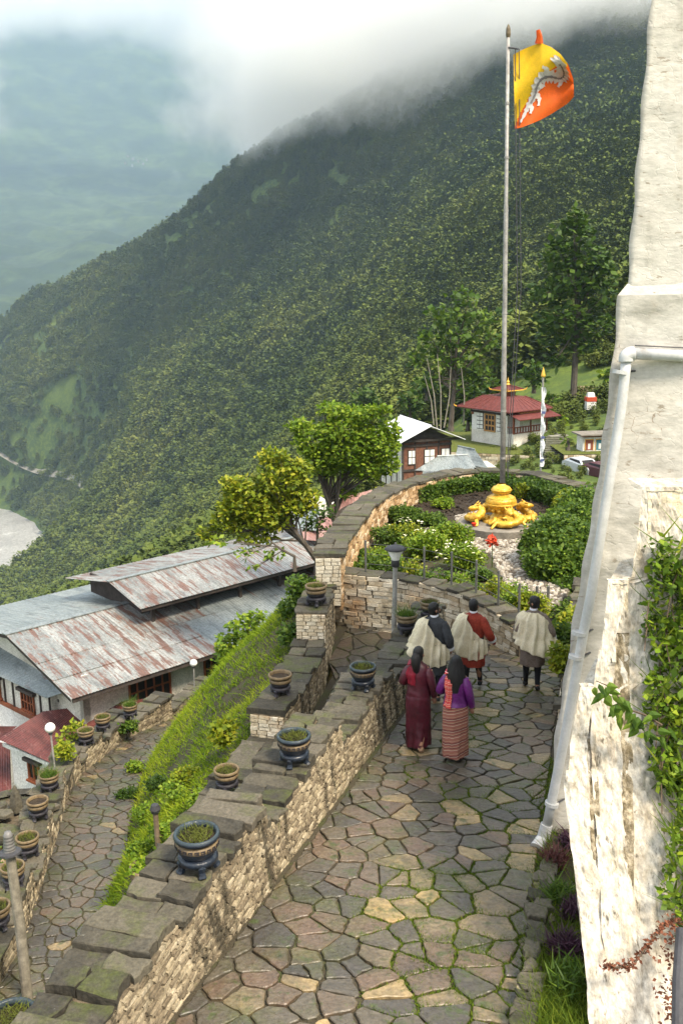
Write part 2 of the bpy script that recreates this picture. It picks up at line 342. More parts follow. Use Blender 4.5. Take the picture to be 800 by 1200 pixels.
# ------------------------------------------------------------------ river
water = mat('river_water', [(0.35, (.30, .29, .27)), (0.62, (.42, .41, .38)), (.75, (.75, .75, .72))], scale=.035, detail=9, rough=.35, bump=.6, bscale=.3, stretch=(1, .5, 1), distort=.6)
g = MB(); g.grid(lambda i, j: (-1900 + 1700 * i / 40, 690 + 520 * j / 30, -248.4), 41, 31); g.build('river', water, kind='structure')
# ------------------------------------------------------------------ forest: crowns instanced over the slopes as one mass
leafdark = mat('forest_leaf', [(0.25, (.034, .054, .014)), (0.42, (.070, .098, .022)), (0.56, (.115, .142, .030)), (0.75, (.18, .195, .045))], scale=.009, detail=7, rough=.9, bump=0, tintmix=.12, objrand=True, spec=.1)
_tc = [n for n in leafdark.node_tree.nodes if n.type == 'TEX_COORD'][0]; _mp = [n for n in leafdark.node_tree.nodes if n.type == 'MAPPING'][0]; _gp = leafdark.node_tree.nodes.new('ShaderNodeNewGeometry'); leafdark.node_tree.links.new(_gp.outputs['Position'], _mp.inputs[0])
bark = mat('bark', [(.3, (.05, .04, .03)), (.7, (.13, .11, .09))], scale=6, stretch=(1, 1, .25))
hidden = bpy.data.collections.new('tree_kinds')
def crown_mesh(kind, n=130):
    if kind == 0:    # broadleaf
        d = rng.normal(size=(n, 3)); d /= np.linalg.norm(d, axis=1)[:, None]; r = rng.uniform(.55, 1.0, n) * (1 + .25 * np.sin(d[:, 0] * 5 + 2 * d[:, 1]))
        P = d * r[:, None] * np.array([.5, .5, .48]) + np.array([0, 0, .55]); s = .25 * (130 / n) ** .55
    else:            # pine
        t = rng.uniform(0, 1, n) ** .8; a = rng.uniform(0, 6.28, n); rr = (1 - t) ** .7 * .30 * rng.uniform(.4, 1.1, n) + .03
        P = np.stack([np.cos(a) * rr, np.sin(a) * rr, .18 + t * .95], 1); s = .16 * (130 / n) ** .5
    V, Fq = leaf_quads(P, s, up=2.6, aspect=1.2)
    me = bpy.data.meshes.new('crown_shape'); me.from_pydata(V.tolist(), [], Fq.tolist()); me.materials.append(leafdark); me.update()
    o = bpy.data.objects.new('crown_shape', me); hidden.objects.link(o); return o
for k in (0, 0, 1, 1): crown_mesh(k, 480)
hidden2 = bpy.data.collections.new('bush_kinds'); [hidden2.objects.link(o) for o in list(hidden.objects)[:2]]; crown_mesh(0, 800); hidden2.objects.link(list(hidden.objects)[-1]); hidden.objects.unlink(list(hidden.objects)[-1])
def scatter_trees():
    N = 115000; a = np.radians(rng.uniform(-27, 26, N)); r = np.exp(rng.uniform(np.log(150), np.log(1900), N) * 1.0)
    keep = rng.random(N) < np.clip((r / 1500) ** .9, .12, 1); a = a[keep]; r = r[keep]
    X = r * np.sin(a); Y = r * np.cos(a); Z = height(X, Y)
    open_ = fbm(X / 80 + 5, Y / 80, 4) > .165
    m = (Z > -246) & ~(open_ & (rng.random(len(X)) < .75)) & (~((np.abs(X) < 60) & (Y < 135)))
    # keep off the valley road
    X, Y, Z, r = X[m], Y[m], Z[m], r[m]
    sc_ = rng.uniform(4.5, 11, len(X)) * (1 + .5 * fbm(X / 70, Y / 70, 2)) * np.clip(r / 500, .75, 1.35)
    return X, Y, Z, sc_
X, Y, Z, S_ = scatter_trees()
def instanced(name, X, Y, Z, S, coll, **kw):
    me = bpy.data.meshes.new(name); me.vertices.add(len(X)); me.vertices.foreach_set('co', np.stack([X, Y, Z - .05 * S], 1).astype(np.float32).ravel())
    at = me.attributes.new('size', 'FLOAT', 'POINT'); at.data.foreach_set('value', S.astype(np.float32)); me.update()
    o = link(name, me, kind='stuff', **kw)
    ng = bpy.data.node_groups.new(name, 'GeometryNodeTree'); ng.interface.new_socket('Geometry', in_out='INPUT', socket_type='NodeSocketGeometry'); ng.interface.new_socket('Geometry', in_out='OUTPUT', socket_type='NodeSocketGeometry')
    N = ng.nodes; L = ng.links; gi = N.new('NodeGroupInput'); go = N.new('NodeGroupOutput'); ip = N.new('GeometryNodeInstanceOnPoints'); ci = N.new('GeometryNodeCollectionInfo')
    ci.inputs['Collection'].default_value = coll; ci.inputs['Separate Children'].default_value = True; ci.inputs['Reset Children'].default_value = True
    ip.inputs['Pick Instance'].default_value = True
    na_ = N.new('GeometryNodeInputNamedAttribute'); na_.data_type = 'FLOAT'; na_.inputs['Name'].default_value = 'size'
    rv_ = N.new('FunctionNodeRandomValue'); rv_.data_type = 'FLOAT_VECTOR'; rv_.inputs['Max'].default_value = (0, 0, 6.28)
    L.new(gi.outputs[0], ip.inputs['Points']); L.new(ci.outputs[0], ip.inputs['Instance']); L.new(na_.outputs['Attribute'], ip.inputs['Scale']); L.new(rv_.outputs['Value'], ip.inputs['Rotation']); L.new(ip.outputs[0], go.inputs[0])
    mod = o.modifiers.new('trees', 'NODES'); mod.node_group = ng; return o
instanced('forest', X, Y, Z, S_, hidden, label='dense green forest covering the mountain slopes across the valley', cat='forest')
n_ = 16000; a_ = np.radians(rng.uniform(-32, 26, n_)); r2_ = np.exp(rng.uniform(np.log(36), np.log(230), n_)); X2 = r2_ * np.sin(a_); Y2 = r2_ * np.cos(a_)
op = fbm(X2 / 14 + 9, Y2 / 14, 3); yard = ((X2 > -1) & (X2 < 32) & (Y2 < 97)); right = (X2 > 9) & (Y2 < 150) & (Y2 >= 97); m_ = (~yard | ((Y2 > 56) & (rng.random(n_) < .5))) & (~((X2 > -18) & (Y2 < 56))) & (op > np.where(right, .10, -.16)) & (rng.random(n_) < .8); X2, Y2 = X2[m_], Y2[m_]; r2_ = r2_[m_]; Z2 = height(X2, Y2); right = right[m_]
instanced('undergrowth', X2, Y2, Z2, rng.uniform(.8, 2.2, len(X2)) * np.clip(r2_ / 70, .8, 2.2) * np.where(right, .6, 1) * np.where((X2 > -1) & (X2 < 32) & (Y2 < 97), .35, 1), hidden2, label='bushes and undergrowth covering the near slopes around the houses', cat='undergrowth')
print('forest trees', len(X), len(X2))
# ------------------------------------------------------------------ haze and low cloud
def volume_box(name, lo, hi, density, color, aniso=0.0, **kw):
    g = MB(); g.box([(a + b) / 2 for a, b in zip(lo, hi)], [b - a for a, b in zip(lo, hi)])
    m = bpy.data.materials.new(name); m.use_nodes = True; N = m.node_tree.nodes; L = m.node_tree.links; N.clear()
    out = N.new('ShaderNodeOutputMaterial'); pv = N.new('ShaderNodeVolumePrincipled'); L.new(pv.outputs[0], out.inputs['Volume'])
    pv.inputs['Color'].default_value = (*color, 1); pv.inputs['Density'].default_value = density; pv.inputs['Anisotropy'].default_value = aniso
    o = g.build(name, m, **kw); return o, m, pv
volume_box('haze', (-9000, -60, -263), (7500, 8900, 2400), 0.00010, (.58, .78, 1.0), kind='stuff')

def cloud(name, lo, hi, dens, zb0, zbx, soft, xl, xsoft, nscale, namp, label, xr=None):
    """bank of cloud: density by height over a slanting base, eaten by noise"""
    o, m, pv = volume_box(name, lo, hi, dens, (.998, .998, 1.0), 0.0, kind='stuff', label=label, cat='cloud')
    N = m.node_tree.nodes; L = m.node_tree.links
    tc = N.new('ShaderNodeTexCoord'); sx = N.new('ShaderNodeSeparateXYZ'); L.new(tc.outputs['Object'], sx.inputs[0])
    def mth(op, a, b=None, c=None):
        q = N.new('ShaderNodeMath'); q.operation = op
        for i, v in enumerate((a, b, c)):
            if v is None: continue
            if isinstance(v, (int, float)): q.inputs[i].default_value = v
            else: L.new(v, q.inputs[i])
        return q.outputs[0]
    nz = N.new('ShaderNodeTexNoise'); nz.inputs['Scale'].default_value = nscale; nz.inputs['Detail'].default_value = 5; nz.inputs['Roughness'].default_value = .62; L.new(tc.outputs['Object'], nz.inputs['Vector'])
    hz = mth('DIVIDE', mth('SUBTRACT', sx.outputs[2], mth('MULTIPLY_ADD', sx.outputs[0], zbx, zb0)), soft)
    hx = mth('DIVIDE', mth('SUBTRACT', sx.outputs[0], xl), xsoft)
    f = mth('MINIMUM', hz, hx)
    if xr is not None: f = mth('MINIMUM', f, mth('DIVIDE', mth('SUBTRACT', xr, sx.outputs[0]), xsoft))
    top = mth('DIVIDE', mth('SUBTRACT', hi[2], sx.outputs[2]), 80.0); f = mth('MINIMUM', f, top)
    fr = mth('DIVIDE', mth('SUBTRACT', sx.outputs[1], lo[1]), 150.0); f = mth('MINIMUM', f, fr)
    f = mth('MINIMUM', f, 1.0)
    f = mth('ADD', f, mth('MULTIPLY', mth('SUBTRACT', nz.outputs[0], .5), namp))
    win = None
    for ax in range(3):
        ww_ = (hi[ax] - lo[ax]) * .12
        for a_ in (mth('DIVIDE', mth('SUBTRACT', sx.outputs[ax], lo[ax]), ww_), mth('DIVIDE', mth('SUBTRACT', hi[ax], sx.outputs[ax]), ww_)): win = a_ if win is None else mth('MINIMUM', win, a_)
    win = mth('MAXIMUM', mth('MINIMUM', win, 1.0), 0.0)
    q = mth('MULTIPLY', mth('MULTIPLY', mth('MAXIMUM', mth('MINIMUM', f, 1.0), 0.0), dens), win)
    L.new(q, pv.inputs['Density']); return o
cloud('cloud', (-330, 780, 60), (800, 1500, 400), .022, 178, .22, 70, -120, 75, .0085, 3.0, 'white cloud bank lying over the crest of the forested ridge')
cloud('cloud', (-4200, 3900, 600), (4500, 4500, 1450), .0035, 1020, .0, 130, -4100, 300, .0016, 3.6, 'pale high cloud capping the far mountain across the valley')
cloud('cloud', (-1750, 2600, 250), (-850, 3000, 900), .006, 470, .0, 120, -1650, 100, .0045, 4.0, 'small ragged cloud drifting before the far mountain at the left', xr=-930)
# ------------------------------------------------------------------ materials of stone and ground
STONE = [(0.05, (.042, .038, .034)), (0.25, (.075, .066, .053)), (0.42, (.112, .094, .066)), (0.55, (.130, .088, .060)), (0.66, (.165, .130, .080)), (0.80, (.34, .245, .115)), (0.95, (.46, .24, .07))]
m_pave = mat('paving_stone', STONE, scale=5, tintmix=.72, rough=.40, bump=.6, bscale=14, spec=.5, over=[((.075, .085, .022), 1.3, .5, .66, (1, 1, 1), .6), ((.05, .075, .015), 5, .56, .66, (1, 1, 1), .75), ((.04, .035, .03), 1.1, .52, .66, (1, 1, 1), .6)])
m_slab = mat('slate_slab', [(0.1, (.025, .023, .018)), (0.4, (.065, .058, .043)), (0.6, (.105, .093, .066)), (0.75, (.115, .100, .075)), (0.92, (.20, .175, .13))], scale=6, tintmix=.5, rough=.8, bump=.6, bscale=16, over=[((.07, .085, .016), 2.2, .50, .66, (1, 1, 1), .7, (.2, .8)), ((.35, .36, .30), 9, .68, .74, (1, 1, 1), .6), ((.02, .018, .014), 4, .58, .7, (1, 1, 1), .6)])
m_joint = mat('mossy_soil', [(0.3, (.045, .038, .026)), (0.5, (.065, .054, .034)), (0.62, (.06, .068, .022)), (0.75, (.08, .11, .02))], scale=1.6, rough=.95, bump=.6, bscale=30)
m_rub = mat('rubble_plaster', [(0.15, (.10, .080, .052)), (0.4, (.22, .175, .115)), (0.6, (.35, .29, .19)), (0.85, (.50, .43, .31))], scale=8, detail=8, tintmix=.5, rough=.92, bump=.7, bscale=20, stretch=(1, 1, .6), over=[((.03, .026, .016), 3.4, .52, .62, (1, 1, .18), .85), ((.07, .08, .02), 5, .6, .72, (1, 1, .5), .5)])
m_white_st = mat('whitewashed_stone', [(0.1, (.13, .09, .05)), (0.35, (.40, .31, .19)), (0.55, (.60, .52, .38)), (0.8, (.74, .68, .55))], scale=7, tintmix=.5, rough=.9, bump=.6, bscale=22, over=[((.45, .22, .07), 1.1, .55, .7, (1, 1, 1), .6), ((.05, .045, .03), 3.5, .6, .7, (1, 1, .4), .7)])
m_orange_st = mat('ochre_stone', [(0.1, (.13, .08, .04)), (0.35, (.40, .25, .12)), (0.6, (.60, .42, .24)), (0.85, (.70, .58, .42))], scale=4, tintmix=.6, rough=.9, bump=.5, bscale=20)
m_mortar = mat('dark_mortar', [(0.3, (.06, .045, .028)), (0.6, (.15, .12, .08)), (.8, (.22, .18, .12))], scale=12, rough=.95, bump=.6)
m_grass = mat('grass', [(0.2, (.045, .085, .010)), (0.55, (.11, .17, .014)), (0.85, (.26, .30, .03))], scale=1.1, tintmix=.5, rough=.7, bump=0, transl=.35, spec=.15)
m_moss = mat('moss', [(0.3, (.05, .06, .012)), (0.6, (.11, .13, .018)), (.8, (.20, .22, .03))], scale=5, rough=.95, bump=.8, bscale=40)
# ------------------------------------------------------------------ paving
def clip(poly, a, b, c):
    """keep a*x+b*y<=c"""
    out = []; n = len(poly)
    for i in range(n):
        p, q = poly[i], poly[(i + 1) % n]; dp = a * p[0] + b * p[1] - c; dq = a * q[0] + b * q[1] - c
        if dp <= 0: out.append(p)
        if dp * dq < 0: t = dp / (dp - dq); out.append((p[0] + (q[0] - p[0]) * t, p[1] + (q[1] - p[1]) * t))
    return out
def cells(region, step, seed, stretch=1.0, drop=.15):
    """irregular flagstones: voronoi cells of jittered points; region(u0,u1,vfun0,vfun1)"""
    rnd = random.Random(seed); u0, u1, v0, v1 = region; pts = []
    nu = int((u1 - u0) / (step)); nv = int(6.0 / (step * stretch))
    vmin = min(v0(u0), v0(u1)) - .3; vmax = max(v1(u0), v1(u1)) + .3; nv = int((vmax - vmin) / (step * stretch)) + 1
    for i in range(nu + 1):
        for j in range(nv + 1):
            if rnd.random() < drop: continue
            pts.append((u0 + (i + .5 * (j % 2) + rnd.uniform(-.46, .46)) * step, vmin + (j + rnd.uniform(-.46, .46)) * step * stretch))
    out = []
    for k, p in enumerate(pts):
        near = sorted((q for q in pts if q is not p and abs(q[0] - p[0]) < 3 * step and abs(q[1] - p[1]) < 3 * step * stretch), key=lambda q: (q[0] - p[0]) ** 2 + ((q[1] - p[1])) ** 2)[:16]
        r = 2 * step; poly = [(p[0] - r, p[1] - r), (p[0] + r, p[1] - r), (p[0] + r, p[1] + r), (p[0] - r, p[1] + r)]
        for q in near:
            a, b = q[0] - p[0], q[1] - p[1]; c = (q[0] ** 2 + q[1] ** 2 - p[0] ** 2 - p[1] ** 2) / 2
            poly = clip(poly, a, b, c)
            if len(poly) < 3: break
        if len(poly) < 3: continue
        poly = [(u, min(max(v, v0(u)), v1(u))) for u, v in poly]; poly = [(min(max(u, u0), u1), v) for u, v in poly]
        A = abs(sum(x0 * y1 - x1 * y0 for (x0, y0), (x1, y1) in zip(poly, poly[1:] + poly[:1]))) / 2
        if A < step * step * .12: continue
        out.append((poly, p, A, rnd.random()))
    return out
def stone_shape(poly, gap, rnd):
    n = len(poly); cx = sum(p[0] for p in poly) / n; cy = sum(p[1] for p in poly) / n; q = []
    for i in range(n):
        (x0, y0), (x1, y1) = poly[i], poly[(i + 1) % n]
        d = math.hypot(x1 - x0, y1 - y0)
        if d < .03: continue
        for t in ((.07, .3, .5, .7, .93) if d > .2 else (.1, .5, .9) if d > .09 else (.5,)):
            x, y = x0 + (x1 - x0) * t, y0 + (y1 - y0) * t; dd = math.hypot(x - cx, y - cy) or 1
            k = 1 - (gap + rnd.uniform(-.4, .9) * gap + (rnd.uniform(-.004, .012) if .1 < t < .9 else 0)) / dd; q.append((cx + (x - cx) * k, cy + (y - cy) * k))
    return q
def pave(owner, region, step, tow, zf, seed, gap=.018, stretch=1.0, limit=300, tintf=None, drop=.15, vis=True):
    """tow(u,v)->(x,y). nearest / largest `limit` stones are objects, the rest one mesh"""
    cs = cells(region, step, seed, stretch, drop); rnd = random.Random(seed + 1); cand = []
    for poly, p, A, rv_ in cs:
        x, y = tow(*p); z = zf(x, y); px, py, d = to_px((x, y, z)); inside = d > 0 and -30 < px < 830 and -30 < py < 1260
        cand.append((-(A / d ** 2) if inside else 1, poly, p, rv_))
    cand.sort(key=lambda c: c[0]); rest = MB(); cnt = 0
    for k, (s_, poly, p, rv_) in enumerate(cand):
        sh = [tow(*q) for q in stone_shape(poly, gap, rnd)]
        if len(sh) < 3: continue
        x0, y0 = tow(*p); tx, ty = rnd.uniform(-.022, .022), rnd.uniform(-.022, .022); lift = rnd.uniform(.0, .016)
        t = tintf(p, rv_, rnd) if tintf else rv_
        top = lambda x, y: zf(x, y) + .022 + lift + (x - x0) * tx + (y - y0) * ty; bot = lambda x, y: zf(x, y) - .04
        mb = MB() if (k < limit and s_ < 0) else rest; mb.tint = t; mb.prism(sh, bot, top, inset=.012)
        if mb is not rest: mb.build('paving_stone', m_pave, owner); cnt += 1
    if rest.f: rest.build('paving', m_pave, owner, kind='stuff')
    return cs, cnt
def strip(name, tow, u0, u1, v0, v1, zf, m, nu=40, nv=10, **kw):
    g = MB(); g.grid(lambda i, j: (lambda u: (lambda v: (*tow(u, v), zf(*tow(u, v))))(v0(u) + (v1(u) - v0(u)) * j / (nv - 1)))(u0 + (u1 - u0) * i / (nu - 1)), nu, nv)
    return g.build(name, m, **kw)
uv2 = lambda u, v: (1.17 + HX * u + HY * v, 12.94 + HY * u - HX * v)
def inv(x, y): x -= 1.17; y -= 12.94; return x * HX + y * HY, x * HY - y * HX
tabL = [(-9.5, -.95), (-6.7, -.9), (-4, -.8), (-2, -.72), (2, -.62), (7, -.55)]
vL = lambda u: interp(u, tabL)
# main ramp: plus the widened foot where it turns
rampL = lambda u: vL(u) - .05 if u < 7.2 else interp(u, [(7.2, -1.0), (9.4, -1.2), (12.5, .2)])
rampR = lambda u: interp(u, [(-9.5, 1.9), (2, 1.9), (6, 1.9), (9, 2.0), (13, 3.4)])
ramp = strip('stone_path', uv2, -9.5, 13, rampL, rampR, ramp_z, m_joint, 120, 16, kind='structure')
def tint_ramp(p, r, rnd):
    k = (p[1] + .6) / 2.4; w = .03 + .62 * r
    if rnd.random() < .13 + .14 * k: w = .66 + .25 * rnd.random()
    if p[0] < -3 and p[1] < -.1: w = .5 + .15 * r if rnd.random() < .3 else w * .8
    return w
cs_ramp, c1 = pave(ramp, (-9.2, 9.6, lambda u: vL(u) + .02 if u < 7.2 else max(rampL(u), -1.6), lambda u: rampR(u) - .05), .205, uv2, ramp_z, 11, gap=.009, stretch=1.5, tintf=tint_ramp, limit=300, drop=.34)
# middle lane
mL, mR = (lambda u: -2.95 if u < 6 else -3.4), (lambda u: -1.6 if u < 2.8 else (-1.35 if u < 6.1 else -.8))
mid = strip('stone_lane', uv2, -7, 10.2, lambda u: -3.9 if u > 6.5 else -3.1, lambda u: -1.5 if u < 2.8 else (-1.2 if u < 6.1 else -.7), mid_z, m_joint, 60, 8, kind='structure')
pave(mid, (-6.5, 9.2, mL, mR), .34, uv2, mid_z, 12, stretch=1.4, tintf=lambda p, r, rnd: .03 + .5 * r, limit=90)
# lower path: follows its own curve
lowR = [(3, -2.5), (9, -2.9), (12, -3.7), (14.26, -4.43), (17.5, -4.6), (21, -5.16), (22.6, -5.3), (25.4, -5.4), (28, -4.7), (31, -3.4), (34, -1.6)]
lowL = [(3, -5.2), (9, -5.5), (13, -5.6), (14, -5.62), (15.5, -5.85), (17.6, -6.2), (20, -6.65), (21.4, -6.87), (22.7, -6.9), (25.5, -6.6), (27.5, -6.0), (31, -4.6), (34, -3.2)]
lw = lambda y, t: (interp(y, lowL) * (1 - t) + interp(y, lowR) * t, y)
low = strip('lower_path', lw, 5, 33, lambda y: 0, lambda y: 1.05, low_z, m_joint, 90, 8, kind='structure')
lowt = lambda y, v: lw(y, v / 1.6)
pave(low, (5.5, 32, lambda y: .0, lambda y: 1.6), .25, lowt, low_z, 13, gap=.012, stretch=1.15, tintf=lambda p, r, rnd: .05 + .5 * r if rnd.random() > .04 else .8, limit=300, drop=.3)
# grass and weeds in the joints
def joint_grass(cs, tow, zf, dens, h, thr, name, owner, seedv, vfun=None):
    P = []
    for poly, p, A, r_ in cs:
        n = len(poly)
        for i in range(n):
            (x0, y0), (x1, y1) = poly[i], poly[(i + 1) % n]; d = math.hypot(x1 - x0, y1 - y0)
            mxy = tow((x0 + x1) / 2, (y0 + y1) / 2); w = float(fbm(np.array(mxy[0] * .9 + seedv), np.array(mxy[1] * .9), 3)) + (vfun((x0 + x1) / 2, (y0 + y1) / 2) if vfun else 0)
            if w < thr: continue
            k = int(d * dens * min(1.6, .5 + (w - thr) * 5))
            for q in range(k):
                t = random.random(); u = x0 + (x1 - x0) * t + random.gauss(0, .018 + max(0, w - thr) * .13); v = y0 + (y1 - y0) * t + random.gauss(0, .018 + max(0, w - thr) * .13); x, y = tow(u, v); P.append((x, y, zf(x, y) + .005))
    P = np.array(P); V1, F1 = blades(P, h, .012, lean=.7)
    np_mesh(name, V1, F1, m_grass, owner, tint=rng.random(len(F1)), kind='stuff')
    return len(P)
print('joint', joint_grass(cs_ramp, uv2, ramp_z, 230, .032, .055, 'joint_grass', ramp, 3.3, lambda u, v: .07 * (v - .4) + (.05 if u < -1 else -.02) - (.12 if v < -.1 else 0)))
# ------------------------------------------------------------------ walls
def poly_s(pts):
    S = [0]
    for a, b in zip(pts, pts[1:]): S.append(S[-1] + math.hypot(b[0] - a[0], b[1] - a[1]))
    def f(s):
        s = min(max(s, 0), S[-1] - 1e-6)
        for i in range(len(pts) - 1):
            if s <= S[i + 1]:
                t = (s - S[i]) / (S[i + 1] - S[i]); a, b = pts[i], pts[i + 1]; tx, ty = (b[0] - a[0]) / (S[i + 1] - S[i]), (b[1] - a[1]) / (S[i + 1] - S[i])
                return Vector((a[0] + (b[0] - a[0]) * t, a[1] + (b[1] - a[1]) * t, 0)), Vector((tx, ty, 0))
    return f, S[-1]
UP = Vector((0, 0, 1))
def smooth_pts(pts, n=6):
    out = []
    for i in range(len(pts) - 1):
        p0, p1, p2, p3 = pts[max(0, i - 1)], pts[i], pts[i + 1], pts[min(len(pts) - 1, i + 2)]
        for k in range(n):
            t = k / n; out.append(tuple(.5 * ((2 * p1[c]) + (-p0[c] + p2[c]) * t + (2 * p0[c] - 5 * p1[c] + 4 * p2[c] - p3[c]) * t * t + (-p0[c] + 3 * p1[c] - 3 * p2[c] + p3[c]) * t ** 3) for c in range(len(p1))))
    out.append(pts[-1]); return out
def wall(root, pts, segs, thick, bz, faces=(1,), mstone=None, rowh=(.05, .09), len_=(.14, .38), proud=(.005, .04), singles=0, cap=True, capt=(.05, .09), capl=(.22, .42), over=.06, ends=True, deep=.0, cap_w=None, mcap=None, slabname='slab', core=None, mfun=None, stone_name='stone', batter=0.0):
    """segs: (s0, s1, top z or function of s). faces: +1 right of travel, -1 left"""
    f, L = poly_s(pts); core_mb = MB(); rest = MB(); placed = 0
    for (s0, s1, tz) in segs:
        s1 = min(s1, L); T = tz if callable(tz) else (lambda s, z=tz: z); n = max(1, int((s1 - s0) / .5))
        for k in range(n):
            a = s0 + (s1 - s0) * k / n; b = s0 + (s1 - s0) * (k + 1) / n; pa, ta = f(a); pb, tb = f(b); na_, nb_ = Vector((ta.y, -ta.x, 0)), Vector((tb.y, -tb.x, 0)); h = thick / 2 - .012
            vs = []
            for p, nn, s in ((pa, na_, a), (pb, nb_, b)):
                zb = bz(p.x, p.y) - .3 - deep
                hb_ = h + batter * (T(s) - zb); vs += [p - nn * (hb_ if -1 in faces else h) + UP * zb, p + nn * hb_ + UP * zb, p + nn * h + UP * (T(s) - .03), p - nn * h + UP * (T(s) - .03)]
            core_mb.add(vs, [(0, 1, 2, 3), (7, 6, 5, 4), (1, 5, 6, 2), (4, 0, 3, 7), (3, 2, 6, 7)])
        # face stones
        for side in faces:
            zlo = min(bz(f(s0)[0].x, f(s0)[0].y), bz(f(s1)[0].x, f(s1)[0].y)) - .05 - deep; z = T(s0) - .02; z = max(T(s0), T(s1)) - .02
            while z > zlo:
                rh = random.uniform(*rowh); s = s0 - random.random() * .1
                while s < s1:
                    ln = random.uniform(*len_); sm = s + ln / 2
                    if s0 <= sm <= s1:
                        p, t = f(sm); nn = Vector((t.y, -t.x, 0)) * side; zc = z - rh / 2 + random.uniform(-.008, .008)
                        if zc < T(sm) - rh * .4 and zc > bz(p.x, p.y) - .06 - deep:
                            l2 = min(ln, 2 * (sm - s0) + .02, 2 * (s1 - sm) + .02)
                            mb = rest
                            if placed < singles: mb = MB(); placed += 1
                            mb.tint = random.random() if mfun is None else mfun(sm, zc)
                            tt = (t + UP * random.uniform(-.06, .06)).normalized()
                            mb.frame(p + nn * (thick / 2 - .03 + batter * max(0, T(sm) - zc)) + UP * zc, tt, UP, nn, (max(.04, l2 - .010), rh - .008, .03 + random.uniform(*proud)), jit=.007, tp=.93)
                            if mb is not rest: mb.build(stone_name, mstone, root)
                    s += ln
                z -= rh
        if ends:
            for s_, sg in ((s0, -1), (s1, 1)):
                p, t = f(s_); nn = Vector((t.y, -t.x, 0)); z = T(s_) - .02; zlo = bz(p.x, p.y) - .05 - deep
                while z > zlo:
                    rh = random.uniform(*rowh); w = -thick / 2
                    while w < thick / 2 - .03:
                        ln = min(random.uniform(.12, .3), thick / 2 - w); rest.tint = random.random() if mfun is None else mfun(s_, z - rh / 2)
                        rest.frame(p + nn * (w + ln / 2) + t * sg * (-.015) + UP * (z - rh / 2), nn, UP, t * sg, (ln - .012, rh - .012, .03 + random.uniform(*proud)), jit=.006, tp=.93); w += ln
                    z -= rh
        if cap:
            s = s0 + random.uniform(-.05, .02); cw_ = (cap_w or thick) + over
            while s < s1 - .04:
                ln = min(random.uniform(*capl), s1 + .05 - s); 
                if s1 + .05 - (s + ln) < .12: ln = s1 + .05 - s
                th = random.uniform(*capt); pc, t = f(s + ln / 2); nn = Vector((t.y, -t.x, 0)); lo = -cw_ / 2 - random.uniform(-.03, .07); hi = cw_ / 2 + random.uniform(-.05, .05)
                cuts = [(lo, hi)] if random.random() < .6 or cw_ < .55 else [(lo, lo + (hi - lo) * random.uniform(.4, .6)), None]
                if len(cuts) == 2: cuts[1] = (cuts[0][1] + .012, hi)
                for (a, b) in cuts:
                    e = .012; q = []
                    for (ss, ww) in ((e, a), (e, (a + b) / 2), (e, b), (ln * .5, b), (ln - e, b), (ln - e, (a + b) / 2), (ln - e, a), (ln * .5, a)):
                        pp = pc + t * (ss - ln / 2 + random.uniform(-.02, .02)) + nn * (ww + random.uniform(-.03, .03)); q.append((pp.x, pp.y))
                    z_ = T(min(max(s + ln / 2, s0), s1)); tx, ty = random.uniform(-.06, .06), random.uniform(-.06, .06); dz = random.uniform(-.02, .035)
                    mb = MB(); mb.tint = random.random()
                    q = [(a_ + random.uniform(-.012, .012), b_ + random.uniform(-.012, .012)) for k_ in range(len(q)) for (a_, b_) in (q[k_], ((q[k_][0] + q[(k_ + 1) % len(q)][0]) / 2, (q[k_][1] + q[(k_ + 1) % len(q)][1]) / 2))]
                    mb.prism(q, (lambda x, y: z_ - .035), (lambda x, y, c=pc: z_ + th - .03 + dz + (x - c.x) * tx + (y - c.y) * ty), inset=.014)
                    mb.build(slabname, mcap or m_slab, root)
                s += ln
    core_mb.build('core', core or m_mortar, root)
    if rest.f: rest.build('masonry', mstone, root, kind='stuff')
    return f, L
def uvpts(l): return [uv2(u, v) for u, v in l]
# main parapet between ramp and lane; centre line in ramp coordinates
mw = thing('parapet_wall', 'long stepped stone parapet with mossy slate slabs, lit rough face towards the main ramp', 'wall', (*uv2(-9.5, -1.3), -5.6))
cpts = [(-9.5, -1.36), (-7, -1.34), (-5, -1.28), (-3, -1.22), (-1, -1.17), (1, -1.14), (3, -1.04), (5, -1.0), (7, -.98)]
fw, Lw = poly_s(uvpts(cpts))
def s_of(px, py, z): p = atZ(px, py, z); return inv(p.x, p.y)[0] + 9.5
b1, b2, b3 = s_of(302, 939, -5.24), s_of(396, 845, -5.6), s_of(474, 781, -6.0)
TOPW = [-5.24, -5.60, -6.02, -6.44]
print('bounds', b1 - 9.5, b2 - 9.5, b3 - 9.5)
wall(mw, uvpts(cpts), [(0, b1 - 3.9, -4.95), (b1 - 3.9, b1, TOPW[0]), (b1, b2, TOPW[1]), (b2, b3, TOPW[2]), (b3, 15.6, TOPW[3])], .62, lambda x, y: ramp_z(x, y), faces=(1,), mstone=m_rub, rowh=(.03, .05), len_=(.06, .19), proud=(-.004, .02), capt=(.045, .10), capl=(.17, .36), over=.03, batter=.13)
g = MB()   # its lane-side face runs deeper
g.grid(lambda i, j: (lambda u: (*uv2(u, -1.56 + (0.22 if u > 2.6 else 0)), mid_z(*uv2(u, -1.6)) - .3 + (TOPW[1] - .1 - mid_z(*uv2(u, -1.6)) + .3 if u < b2 - 9.5 else TOPW[3] - .1 - mid_z(*uv2(u, -1.6)) + .3) * j / 7))(-9.4 + 15.8 * i / 60), 61, 8)
g.build('lane_face', m_rub, mw)
